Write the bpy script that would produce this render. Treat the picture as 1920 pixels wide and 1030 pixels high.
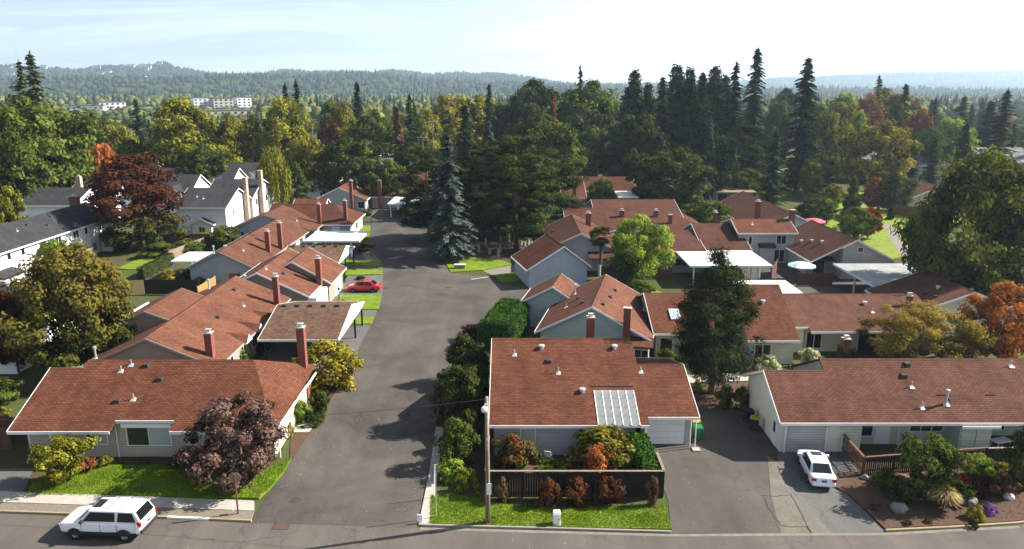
import bpy, math, random
import numpy as np
from mathutils import Vector, Matrix
for _o in list(bpy.data.objects): bpy.data.objects.remove(_o)
SC = bpy.context.scene
COL = SC.collection
R_ = math.radians
# ------------------------------------------------------------------ camera
F = 1371.0; CAMH = 26.0; HORIZON = 165.0
PITCH = math.atan((515 - HORIZON) / F)
cam = bpy.data.cameras.new('camera'); cam.sensor_width = 36; cam.lens = 36 * F / 1920
cam.clip_start = 0.5; cam.clip_end = 20000
camo = bpy.data.objects.new('camera', cam); COL.objects.link(camo)
camo.location = (0, 0, CAMH); camo.rotation_euler = (math.pi / 2 - PITCH, 0, 0)
SC.camera = camo
# ------------------------------------------------------------------ sun and sky
SUN_AZ = R_(14)        # from +X towards +Y
SUN_EL = R_(37)
SDIR = Vector((math.cos(SUN_EL) * math.cos(SUN_AZ), math.cos(SUN_EL) * math.sin(SUN_AZ), math.sin(SUN_EL)))
sl = bpy.data.lights.new('sun', 'SUN'); sl.energy = 5.0; sl.angle = R_(0.5); sl.color = (1.0, 0.94, 0.85)
so = bpy.data.objects.new('sun', sl); COL.objects.link(so)
so.rotation_euler = SDIR.to_track_quat('Z', 'Y').to_euler(); so.location = (200, 60, 180)
W = bpy.data.worlds.new('World'); SC.world = W; W.use_nodes = True
_n = W.node_tree; _n.nodes.clear()
def wn(t, **k):
    n = _n.nodes.new(t)
    for a, b in k.items(): setattr(n, a, b)
    return n
sky = wn('ShaderNodeTexSky', sky_type='NISHITA', sun_disc=False, sun_elevation=SUN_EL,
         sun_rotation=math.pi / 2 - SUN_AZ, altitude=60, air_density=0.75, dust_density=0.6, ozone_density=1.5)
tc = wn('ShaderNodeTexCoord')
sep = wn('ShaderNodeSeparateXYZ'); _n.links.new(tc.outputs['Generated'], sep.inputs[0])
zc = wn('ShaderNodeMath', operation='MAXIMUM'); _n.links.new(sep.outputs[2], zc.inputs[0]); zc.inputs[1].default_value = 0.0
za = wn('ShaderNodeMath', operation='ADD'); _n.links.new(zc.outputs[0], za.inputs[0]); za.inputs[1].default_value = 0.10
dv = wn('ShaderNodeVectorMath', operation='DIVIDE'); _n.links.new(tc.outputs['Generated'], dv.inputs[0])
cb = wn('ShaderNodeCombineXYZ')
for i in range(3): _n.links.new(za.outputs[0], cb.inputs[i])
_n.links.new(cb.outputs[0], dv.inputs[1])
mp = wn('ShaderNodeMapping'); mp.inputs['Rotation'].default_value = (0, 0, R_(28)); mp.inputs['Scale'].default_value = (0.32, 0.95, 0.02)
_n.links.new(dv.outputs[0], mp.inputs[0])
nz = wn('ShaderNodeTexNoise'); nz.inputs['Scale'].default_value = 1.1; nz.inputs['Detail'].default_value = 8; nz.inputs['Roughness'].default_value = 0.62; nz.inputs['Distortion'].default_value = 0.7
_n.links.new(mp.outputs[0], nz.inputs['Vector'])
cr = wn('ShaderNodeValToRGB'); cr.color_ramp.elements[0].position = 0.40; cr.color_ramp.elements[1].position = 0.72
_n.links.new(nz.outputs[0], cr.inputs[0])
# small puffs low over the hills
mp2 = wn('ShaderNodeMapping'); mp2.inputs['Scale'].default_value = (9, 9, 42); _n.links.new(tc.outputs['Generated'], mp2.inputs[0])
nz2 = wn('ShaderNodeTexNoise'); nz2.inputs['Scale'].default_value = 1.0; nz2.inputs['Detail'].default_value = 4
_n.links.new(mp2.outputs[0], nz2.inputs['Vector'])
cr2 = wn('ShaderNodeValToRGB'); cr2.color_ramp.elements[0].position = 0.63; cr2.color_ramp.elements[1].position = 0.72
_n.links.new(nz2.outputs[0], cr2.inputs[0])
mx0 = wn('ShaderNodeMath', operation='MAXIMUM'); _n.links.new(cr.outputs[0], mx0.inputs[0]); _n.links.new(cr2.outputs[0], mx0.inputs[1])
# thin high cloud glows where one looks towards the sun (forward scattering)
dt = wn('ShaderNodeVectorMath', operation='DOT_PRODUCT'); _n.links.new(tc.outputs['Generated'], dt.inputs[0]); dt.inputs[1].default_value = SDIR
mr = wn('ShaderNodeMapRange'); _n.links.new(dt.outputs['Value'], mr.inputs[0])
mr.inputs[1].default_value = 0.10; mr.inputs[2].default_value = 0.75; mr.inputs[3].default_value = 0.0; mr.inputs[4].default_value = 1.0; mr.interpolation_type = 'SMOOTHSTEP'
# veil of thin cloud and haze: optical depth grows towards the horizon (1 / sin elevation)
kd = wn('ShaderNodeMath', operation='MULTIPLY_ADD'); _n.links.new(mx0.outputs[0], kd.inputs[0]); kd.inputs[1].default_value = 0.065; kd.inputs[2].default_value = 0.026
kd2 = wn('ShaderNodeMath', operation='MULTIPLY_ADD'); _n.links.new(mr.outputs[0], kd2.inputs[0]); kd2.inputs[1].default_value = 0.085; _n.links.new(kd.outputs[0], kd2.inputs[2])
zv = wn('ShaderNodeMath', operation='ADD'); _n.links.new(zc.outputs[0], zv.inputs[0]); zv.inputs[1].default_value = 0.008
od = wn('ShaderNodeMath', operation='DIVIDE'); _n.links.new(kd2.outputs[0], od.inputs[0]); _n.links.new(zv.outputs[0], od.inputs[1])
ng = wn('ShaderNodeMath', operation='MULTIPLY'); _n.links.new(od.outputs[0], ng.inputs[0]); ng.inputs[1].default_value = -1.0
ex = wn('ShaderNodeMath', operation='EXPONENT'); _n.links.new(ng.outputs[0], ex.inputs[0])
cov = wn('ShaderNodeMath', operation='SUBTRACT'); cov.inputs[0].default_value = 1.0; _n.links.new(ex.outputs[0], cov.inputs[1])
CLOUD = 12.6
vc = wn('ShaderNodeMix', data_type='RGBA'); _n.links.new(mr.outputs[0], vc.inputs[0]); vc.inputs[6].default_value = (CLOUD * .90, CLOUD * .98, CLOUD * 1.02, 1); vc.inputs[7].default_value = (CLOUD * 1.3, CLOUD * 1.3, CLOUD * 1.28, 1)
mixc = wn('ShaderNodeMix', data_type='RGBA'); _n.links.new(cov.outputs[0], mixc.inputs[0])
_n.links.new(sky.outputs[0], mixc.inputs[6]); _n.links.new(vc.outputs[2], mixc.inputs[7])
bg = wn('ShaderNodeBackground'); bg.inputs[1].default_value = 0.05
_n.links.new(mixc.outputs[2], bg.inputs[0])
wo = wn('ShaderNodeOutputWorld'); _n.links.new(bg.outputs[0], wo.inputs[0])
vs = SC.view_settings; vs.view_transform = 'Standard'; vs.look = 'None'; vs.exposure = 1.5; vs.gamma = 1.0; vs.use_curve_mapping = False
SC.cycles.max_bounces = 5; SC.cycles.diffuse_bounces = 1; SC.cycles.glossy_bounces = 2; SC.cycles.transmission_bounces = 4
SC.cycles.transparent_max_bounces = 8; SC.cycles.volume_bounces = 0; SC.cycles.use_denoising = True
SC.cycles.sample_clamp_indirect = 4

# ------------------------------------------------------------------ photo pixel -> place on the ground (or at height h)
def G(x, y, h=0.0):
    a = (x - 960) / F; b = (515 - y) / F
    dy = math.cos(PITCH) + b * math.sin(PITCH); dz = -math.sin(PITCH) + b * math.cos(PITCH)
    t = (h - CAMH) / dz
    return (a * t, dy * t)
def XatY(px, py, Y):
    a = (px - 960) / F; b = (515 - py) / F
    return a * Y / (math.cos(PITCH) + b * math.sin(PITCH))
def ZatY(py, Y):
    b = (515 - py) / F
    return CAMH + (-math.sin(PITCH) + b * math.cos(PITCH)) * Y / (math.cos(PITCH) + b * math.sin(PITCH))

# ------------------------------------------------------------------ materials
MATS = {}
def nodes(name):
    m = bpy.data.materials.new(name); m.use_nodes = True; MATS[name] = m
    nt = m.node_tree; nt.nodes.clear()
    def N(t, **k):
        n = nt.nodes.new(t)
        for a, b in k.items(): setattr(n, a, b)
        return n
    def Lk(a, b): nt.links.new(a, b)
    out = N('ShaderNodeOutputMaterial')
    return m, N, Lk, out
def rgb(c): return (c[0], c[1], c[2], 1)
def mul(c, k): return (min(1, c[0] * k), min(1, c[1] * k), min(1, c[2] * k), 1)
def plain(name, col, rough=0.7, var=0.15, scale=2.0, bump=0.0, bscale=None, metal=0.0, spec=0.3, col2=None, coat=0.0, detail=5):
    """noise-mottled surface in world-scale object coordinates"""
    m, N, Lk, out = nodes(name)
    p = N('ShaderNodeBsdfPrincipled'); Lk(p.outputs[0], out.inputs[0])
    p.inputs['Roughness'].default_value = rough; p.inputs['Metallic'].default_value = metal
    p.inputs['Specular IOR Level'].default_value = spec; p.inputs['Coat Weight'].default_value = coat
    t = N('ShaderNodeTexCoord')
    n = N('ShaderNodeTexNoise'); n.inputs['Scale'].default_value = scale; n.inputs['Detail'].default_value = detail; n.inputs['Roughness'].default_value = 0.65
    Lk(t.outputs['Object'], n.inputs['Vector'])
    r = N('ShaderNodeValToRGB'); r.color_ramp.elements[0].position = 0.3; r.color_ramp.elements[1].position = 0.7
    r.color_ramp.elements[0].color = mul(col, 1 - var); r.color_ramp.elements[1].color = rgb(col2) if col2 else mul(col, 1 + var)
    Lk(n.outputs[0], r.inputs[0]); Lk(r.outputs[0], p.inputs['Base Color'])
    if bump:
        n2 = N('ShaderNodeTexNoise'); n2.inputs['Scale'].default_value = bscale or scale * 6; n2.inputs['Detail'].default_value = 4
        Lk(t.outputs['Object'], n2.inputs['Vector'])
        b = N('ShaderNodeBump'); b.inputs['Strength'].default_value = bump; b.inputs['Distance'].default_value = 0.05
        Lk(n2.outputs[0], b.inputs['Height']); Lk(b.outputs[0], p.inputs['Normal'])
    return m
def shingle(name, ca, cb, cm, row=0.17, wid=0.36):
    m, N, Lk, out = nodes(name)
    p = N('ShaderNodeBsdfPrincipled'); Lk(p.outputs[0], out.inputs[0]); p.inputs['Roughness'].default_value = 0.9; p.inputs['Specular IOR Level'].default_value = 0.12
    u = N('ShaderNodeUVMap'); u.uv_map = 'uv'
    br = N('ShaderNodeTexBrick'); Lk(u.outputs[0], br.inputs['Vector'])
    br.inputs['Color1'].default_value = rgb(ca); br.inputs['Color2'].default_value = rgb(cb); br.inputs['Mortar'].default_value = rgb(cm)
    br.inputs['Scale'].default_value = 1.0; br.inputs['Brick Width'].default_value = wid; br.inputs['Row Height'].default_value = row
    br.inputs['Mortar Size'].default_value = 0.021; br.inputs['Mortar Smooth'].default_value = 0.4; br.inputs['Bias'].default_value = 0.0
    t = N('ShaderNodeTexCoord')
    n = N('ShaderNodeTexNoise'); n.inputs['Scale'].default_value = 0.45; n.inputs['Detail'].default_value = 7; n.inputs['Roughness'].default_value = 0.7; Lk(t.outputs['Object'], n.inputs['Vector'])
    mr_ = N('ShaderNodeMapRange'); Lk(n.outputs[0], mr_.inputs[0]); mr_.inputs[1].default_value = .3; mr_.inputs[2].default_value = .7; mr_.inputs[3].default_value = 0.70; mr_.inputs[4].default_value = 1.26
    # faint weathering streaks running down the slope
    mpn = N('ShaderNodeMapping'); mpn.inputs['Scale'].default_value = (1.6, 0.12, 1); Lk(u.outputs[0], mpn.inputs[0])
    ns = N('ShaderNodeTexNoise'); ns.inputs['Scale'].default_value = 1.0; ns.inputs['Detail'].default_value = 4; Lk(mpn.outputs[0], ns.inputs['Vector'])
    ms = N('ShaderNodeMapRange'); Lk(ns.outputs[0], ms.inputs[0]); ms.inputs[1].default_value = .3; ms.inputs[2].default_value = .7; ms.inputs[3].default_value = 0.88; ms.inputs[4].default_value = 1.1
    mm = N('ShaderNodeMath', operation='MULTIPLY'); Lk(mr_.outputs[0], mm.inputs[0]); Lk(ms.outputs[0], mm.inputs[1])
    vm = N('ShaderNodeVectorMath', operation='SCALE'); Lk(br.outputs['Color'], vm.inputs[0]); Lk(mm.outputs[0], vm.inputs['Scale'])
    # dull lichen and stain patches
    nl = N('ShaderNodeTexNoise'); nl.inputs['Scale'].default_value = 1.7; nl.inputs['Detail'].default_value = 8; nl.inputs['Roughness'].default_value = .8; nl.inputs['Distortion'].default_value = .8; Lk(t.outputs['Object'], nl.inputs['Vector'])
    rl = N('ShaderNodeMapRange'); Lk(nl.outputs[0], rl.inputs[0]); rl.inputs[1].default_value = .57; rl.inputs[2].default_value = .72; rl.inputs[4].default_value = .55
    ml = N('ShaderNodeMix', data_type='RGBA'); Lk(rl.outputs[0], ml.inputs[0]); Lk(vm.outputs[0], ml.inputs[6]); ml.inputs[7].default_value = ((ca[0] + .04) * .5, (ca[1] + .045) * .5, (ca[2] + .035) * .5, 1)
    Lk(ml.outputs[2], p.inputs['Base Color'])
    bmp = N('ShaderNodeBump'); bmp.inputs['Strength'].default_value = 0.7; bmp.inputs['Distance'].default_value = 0.02; bmp.invert = True
    Lk(br.outputs['Fac'], bmp.inputs['Height']); Lk(bmp.outputs[0], p.inputs['Normal'])
    return m
def siding(name, col, lap=0.2, var=0.07, vert=False):
    m, N, Lk, out = nodes(name)
    p = N('ShaderNodeBsdfPrincipled'); Lk(p.outputs[0], out.inputs[0]); p.inputs['Roughness'].default_value = 0.75; p.inputs['Specular IOR Level'].default_value = 0.2
    t = N('ShaderNodeTexCoord'); s = N('ShaderNodeSeparateXYZ'); Lk(t.outputs['Object'], s.inputs[0])
    d = N('ShaderNodeMath', operation='DIVIDE'); Lk(s.outputs[2], d.inputs[0]); d.inputs[1].default_value = lap
    f = N('ShaderNodeMath', operation='FRACT'); Lk(d.outputs[0], f.inputs[0])
    b = N('ShaderNodeBump'); b.inputs['Strength'].default_value = 1.0; b.inputs['Distance'].default_value = 0.02; b.invert = True
    Lk(f.outputs[0], b.inputs['Height']); Lk(b.outputs[0], p.inputs['Normal'])
    n = N('ShaderNodeTexNoise'); n.inputs['Scale'].default_value = 0.9; n.inputs['Detail'].default_value = 6; Lk(t.outputs['Object'], n.inputs['Vector'])
    r = N('ShaderNodeValToRGB'); r.color_ramp.elements[0].position = .3; r.color_ramp.elements[1].position = .7
    r.color_ramp.elements[0].color = mul(col, 1 - var); r.color_ramp.elements[1].color = mul(col, 1 + var); Lk(n.outputs[0], r.inputs[0])
    g = N('ShaderNodeMath', operation='GREATER_THAN'); Lk(f.outputs[0], g.inputs[0]); g.inputs[1].default_value = 0.1
    mx = N('ShaderNodeMix', data_type='RGBA'); Lk(g.outputs[0], mx.inputs[0]); mx.inputs[6].default_value = mul(col, 0.45); Lk(r.outputs[0], mx.inputs[7])
    Lk(mx.outputs[2], p.inputs['Base Color'])
    return m
def brickmat(name, ca, cb, cm):
    m, N, Lk, out = nodes(name)
    p = N('ShaderNodeBsdfPrincipled'); Lk(p.outputs[0], out.inputs[0]); p.inputs['Roughness'].default_value = 0.9
    t = N('ShaderNodeTexCoord'); s = N('ShaderNodeSeparateXYZ'); Lk(t.outputs['Object'], s.inputs[0])
    a = N('ShaderNodeMath', operation='ADD'); Lk(s.outputs[0], a.inputs[0]); Lk(s.outputs[1], a.inputs[1])
    c = N('ShaderNodeCombineXYZ'); Lk(a.outputs[0], c.inputs[0]); Lk(s.outputs[2], c.inputs[1])
    br = N('ShaderNodeTexBrick'); Lk(c.outputs[0], br.inputs['Vector']); br.inputs['Scale'].default_value = 1
    br.inputs['Color1'].default_value = rgb(ca); br.inputs['Color2'].default_value = rgb(cb); br.inputs['Mortar'].default_value = rgb(cm)
    br.inputs['Brick Width'].default_value = .22; br.inputs['Row Height'].default_value = .08; br.inputs['Mortar Size'].default_value = .008
    Lk(br.outputs['Color'], p.inputs['Base Color'])
    bm_ = N('ShaderNodeBump'); bm_.invert = True; bm_.inputs['Strength'].default_value = .6; bm_.inputs['Distance'].default_value = .01
    Lk(br.outputs['Fac'], bm_.inputs['Height']); Lk(bm_.outputs[0], p.inputs['Normal'])
    return m
def leafmat(name, dark, light, trans=0.22, top=None, topz=(0.45, 0.8), rough=0.6, noise=0.55, zw=1.0):
    """leaf-to-leaf tint, clump-sized patches, an optional autumn colour towards the crown's tips"""
    m, N, Lk, out = nodes(name)
    at = N('ShaderNodeAttribute'); at.attribute_name = 'tint'
    t = N('ShaderNodeTexCoord'); oi = N('ShaderNodeObjectInfo')
    n = N('ShaderNodeTexNoise'); n.inputs['Scale'].default_value = noise; n.inputs['Detail'].default_value = 3; Lk(t.outputs['Object'], n.inputs['Vector'])
    a = N('ShaderNodeMath', operation='MULTIPLY_ADD'); Lk(n.outputs[0], a.inputs[0]); a.inputs[1].default_value = 0.9; a.inputs[2].default_value = -0.45
    b = N('ShaderNodeMath', operation='ADD'); Lk(a.outputs[0], b.inputs[0]); Lk(at.outputs['Fac'], b.inputs[1])
    r = N('ShaderNodeValToRGB'); r.color_ramp.elements[0].position = .15; r.color_ramp.elements[1].position = .85
    r.color_ramp.elements[0].color = rgb(dark); r.color_ramp.elements[1].color = rgb(light); Lk(b.outputs[0], r.inputs[0])
    col = r.outputs[0]
    if top:
        s = N('ShaderNodeSeparateXYZ'); Lk(t.outputs['Generated'], s.inputs[0])
        n3 = N('ShaderNodeTexNoise'); n3.inputs['Scale'].default_value = noise * 1.6; n3.inputs['Detail'].default_value = 4; Lk(t.outputs['Object'], n3.inputs['Vector'])
        q = N('ShaderNodeMath', operation='MULTIPLY_ADD'); Lk(n3.outputs[0], q.inputs[0]); q.inputs[1].default_value = 0.9; q.inputs[2].default_value = -0.45
        q2 = N('ShaderNodeMath', operation='ADD'); Lk(q.outputs[0], q2.inputs[0])
        zs = N('ShaderNodeMath', operation='MULTIPLY'); Lk(s.outputs[2], zs.inputs[0]); zs.inputs[1].default_value = zw; Lk(zs.outputs[0], q2.inputs[1])
        mr_ = N('ShaderNodeMapRange'); Lk(q2.outputs[0], mr_.inputs[0]); mr_.inputs[1].default_value = topz[0]; mr_.inputs[2].default_value = topz[1]
        mx = N('ShaderNodeMix', data_type='RGBA'); Lk(mr_.outputs[0], mx.inputs[0]); Lk(col, mx.inputs[6])
        r2 = N('ShaderNodeValToRGB'); r2.color_ramp.elements[0].color = mul(top, .6); r2.color_ramp.elements[1].color = rgb(top); Lk(b.outputs[0], r2.inputs[0]); Lk(r2.outputs[0], mx.inputs[7])
        col = mx.outputs[2]
    hs = N('ShaderNodeHueSaturation'); Lk(col, hs.inputs['Color'])
    hv = N('ShaderNodeMapRange'); Lk(oi.outputs['Random'], hv.inputs[0]); hv.inputs[3].default_value = 0.82; hv.inputs[4].default_value = 1.16; Lk(hv.outputs[0], hs.inputs['Value'])
    hh = N('ShaderNodeMapRange'); Lk(oi.outputs['Random'], hh.inputs[0]); hh.inputs[3].default_value = 0.508; hh.inputs[4].default_value = 0.494; Lk(hh.outputs[0], hs.inputs['Hue'])
    d = N('ShaderNodeBsdfDiffuse'); Lk(hs.outputs[0], d.inputs[0])
    tr = N('ShaderNodeBsdfTranslucent'); Lk(hs.outputs[0], tr.inputs[0])
    mix = N('ShaderNodeMixShader'); mix.inputs[0].default_value = trans; Lk(d.outputs[0], mix.inputs[1]); Lk(tr.outputs[0], mix.inputs[2])
    Lk(mix.outputs[0], out.inputs[0])
    return m
def glassmat(name, col=(0.012, 0.015, 0.018), rough=0.05):
    m, N, Lk, out = nodes(name)
    p = N('ShaderNodeBsdfPrincipled'); p.inputs['Base Color'].default_value = rgb(col); p.inputs['Roughness'].default_value = rough
    p.inputs['Specular IOR Level'].default_value = 0.6; Lk(p.outputs[0], out.inputs[0]); return m

M = {}
M['red_roof'] = shingle('red_shingle', (0.100, 0.036, 0.020), (0.150, 0.055, 0.029), (0.038, 0.015, 0.010))
M['faded_red_roof'] = shingle('sunlit_red_shingle', (0.120, 0.048, 0.029), (0.165, 0.068, 0.040), (0.05, 0.021, 0.014))  # lighter red: sun on the right-facing slopes put into the shingle colour
M['worn_red_roof'] = shingle('worn_red_shingle', (0.098, 0.040, 0.026), (0.138, 0.058, 0.036), (0.04, 0.018, 0.013))
M['brown_roof'] = shingle('brown_shingle', (0.095, 0.055, 0.036), (0.175, 0.10, 0.065), (0.045, 0.028, 0.02))
M['grey_roof'] = shingle('grey_shingle', (0.034, 0.035, 0.037), (0.050, 0.050, 0.052), (0.02, 0.02, 0.022))
M['pale_roof'] = shingle('pale_shingle', (0.15, 0.15, 0.155), (0.21, 0.205, 0.2), (0.09, 0.09, 0.09))
M['tan_roof'] = shingle('tan_shingle', (0.22, 0.165, 0.11), (0.30, 0.22, 0.15), (0.12, 0.09, 0.06))
M['dusk_red_roof'] = shingle('weathered_red_shingle', (0.078, 0.029, 0.018), (0.110, 0.043, 0.026), (0.032, 0.014, 0.010))
M['white_trim'] = plain('white_paint', (0.78, 0.78, 0.75), .5, .05, 3)
M['grey_trim'] = plain('grey_paint', (0.30, 0.28, 0.26), .6, .06, 3)
M['taupe_siding'] = siding('taupe_siding', (0.30, 0.255, 0.205))
M['beige_siding'] = siding('beige_siding', (0.46, 0.40, 0.31))
M['grey_siding'] = siding('grey_siding', (0.37, 0.40, 0.43), .18)
M['pale_siding'] = siding('pale_grey_siding', (0.44, 0.43, 0.41), .2)
M['green_siding'] = siding('pale_green_siding', (0.42, 0.49, 0.45), .26)
M['cream_siding'] = siding('cream_green_siding', (0.58, 0.60, 0.48), .22)
M['white_siding'] = siding('white_siding', (0.80, 0.80, 0.79), .2, .04)
M['blue_siding'] = siding('blue_grey_siding', (0.40, 0.44, 0.49), .18)
M['stucco'] = plain('cream_stucco', (0.62, 0.62, 0.50), .85, .06, 1.5, .3, 30)
M['brick'] = brickmat('red_brick', (0.17, 0.042, 0.027), (0.235, 0.065, 0.04), (0.15, 0.09, 0.065))
M['tan_brick'] = brickmat('tan_brick', (0.40, 0.26, 0.19), (0.50, 0.35, 0.27), (0.4, 0.35, 0.3))
M['flash'] = plain('flashing_metal', (0.62, 0.63, 0.64), .35, .1, 5, metal=.6)
M['vent'] = plain('dark_vent', (0.035, 0.032, 0.032), .6, .2, 8)
M['glass'] = glassmat('window_glass')
M['curtain'] = glassmat('curtained_glass', (0.40, 0.43, 0.40), .1)
M['sky_glass'] = glassmat('skylight_glass', (0.34, 0.42, 0.5), .08)
M['metal_white'] = plain('white_metal_sheet', (0.74, 0.74, 0.70), .55, .04, 1)
M['metal_grey'] = plain('weathered_grey_membrane', (0.27, 0.27, 0.265), .7, .25, .5)
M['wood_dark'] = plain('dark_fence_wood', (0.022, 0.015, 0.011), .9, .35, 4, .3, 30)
M['wood_red'] = plain('cedar_fence_wood', (0.125, 0.058, 0.034), .85, .3, 4, .3, 30)
M['wood_grey'] = plain('weathered_fence_wood', (0.22, 0.165, 0.115), .9, .3, 4, .3, 30)
M['wood_gold'] = plain('new_fence_wood', (0.40, 0.20, 0.06), .8, .15, 4)
M['wood_pole'] = plain('pole_wood', (0.26, 0.19, 0.14), .9, .25, 3, .4, 20)
M['concrete'] = plain('concrete', (0.36, 0.33, 0.28), .9, .14, 1.2, .3, 25)
M['black_rubber'] = plain('tyre_rubber', (0.012, 0.012, 0.013), .8, .1, 5)
M['dark_plastic'] = plain('dark_plastic', (0.022, 0.022, 0.023), .6, .1, 5)
M['alloy'] = plain('alloy_metal', (0.5, 0.5, 0.52), .3, .05, 5, metal=.9)
M['car_white'] = plain('white_car_paint', (0.82, 0.82, 0.83), .25, .01, 1, coat=.6, spec=.5)
M['car_red'] = plain('red_car_paint', (0.50, 0.012, 0.022), .25, .03, 1, coat=.7, spec=.5)
M['lamp_red'] = plain('tail_lamp_red', (0.33, 0.006, 0.012), .15, .1, 8, spec=.6)
M['lamp_clear'] = plain('head_lamp_clear', (0.6, 0.58, 0.5), .1, .1, 8, spec=.6)
M['plate'] = plain('blue_number_plate', (0.05, 0.10, 0.22), .4, .2, 30)
M['bark'] = plain('tree_bark', (0.115, 0.082, 0.06), .95, .35, 5, .6, 20)
M['bark_red'] = plain('pine_bark', (0.19, 0.10, 0.065), .95, .35, 5, .6, 20)
M['bark_pale'] = plain('pale_bark', (0.36, 0.32, 0.27), .9, .25, 4, .4, 20)
M['rock'] = plain('boulder_stone', (0.20, 0.19, 0.18), .9, .3, 2.5, .6, 9)
M['rock_pale'] = plain('pale_boulder_stone', (0.46, 0.43, 0.39), .9, .2, 2.5, .5, 9)
M['green_bin'] = plain('green_bin_plastic', (0.015, 0.14, 0.055), .5, .1, 3)
M['yellow_lid'] = plain('yellow_lid_plastic', (0.42, 0.31, 0.03), .5, .1, 3)
M['iron'] = plain('cast_iron', (0.05, 0.043, 0.038), .7, .2, 8)
M['rust'] = plain('rusty_post', (0.17, 0.075, 0.05), .8, .25, 6)
M['sign_back'] = plain('sign_back_metal', (0.24, 0.19, 0.16), .5, .1, 4, metal=.3)
M['sign_white'] = plain('sign_white', (0.78, 0.78, 0.76), .5, .03, 4)
M['teal_cloth'] = plain('teal_canvas', (0.03, 0.24, 0.19), .8, .1, 4)
M['pink_cloth'] = plain('pink_canvas', (0.62, 0.09, 0.13), .8, .1, 4)
M['aqua_cloth'] = plain('aqua_canvas', (0.32, 0.60, 0.66), .8, .1, 4)
M['cloth_white'] = plain('white_canvas', (0.75, 0.76, 0.76), .8, .05, 4)
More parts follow.
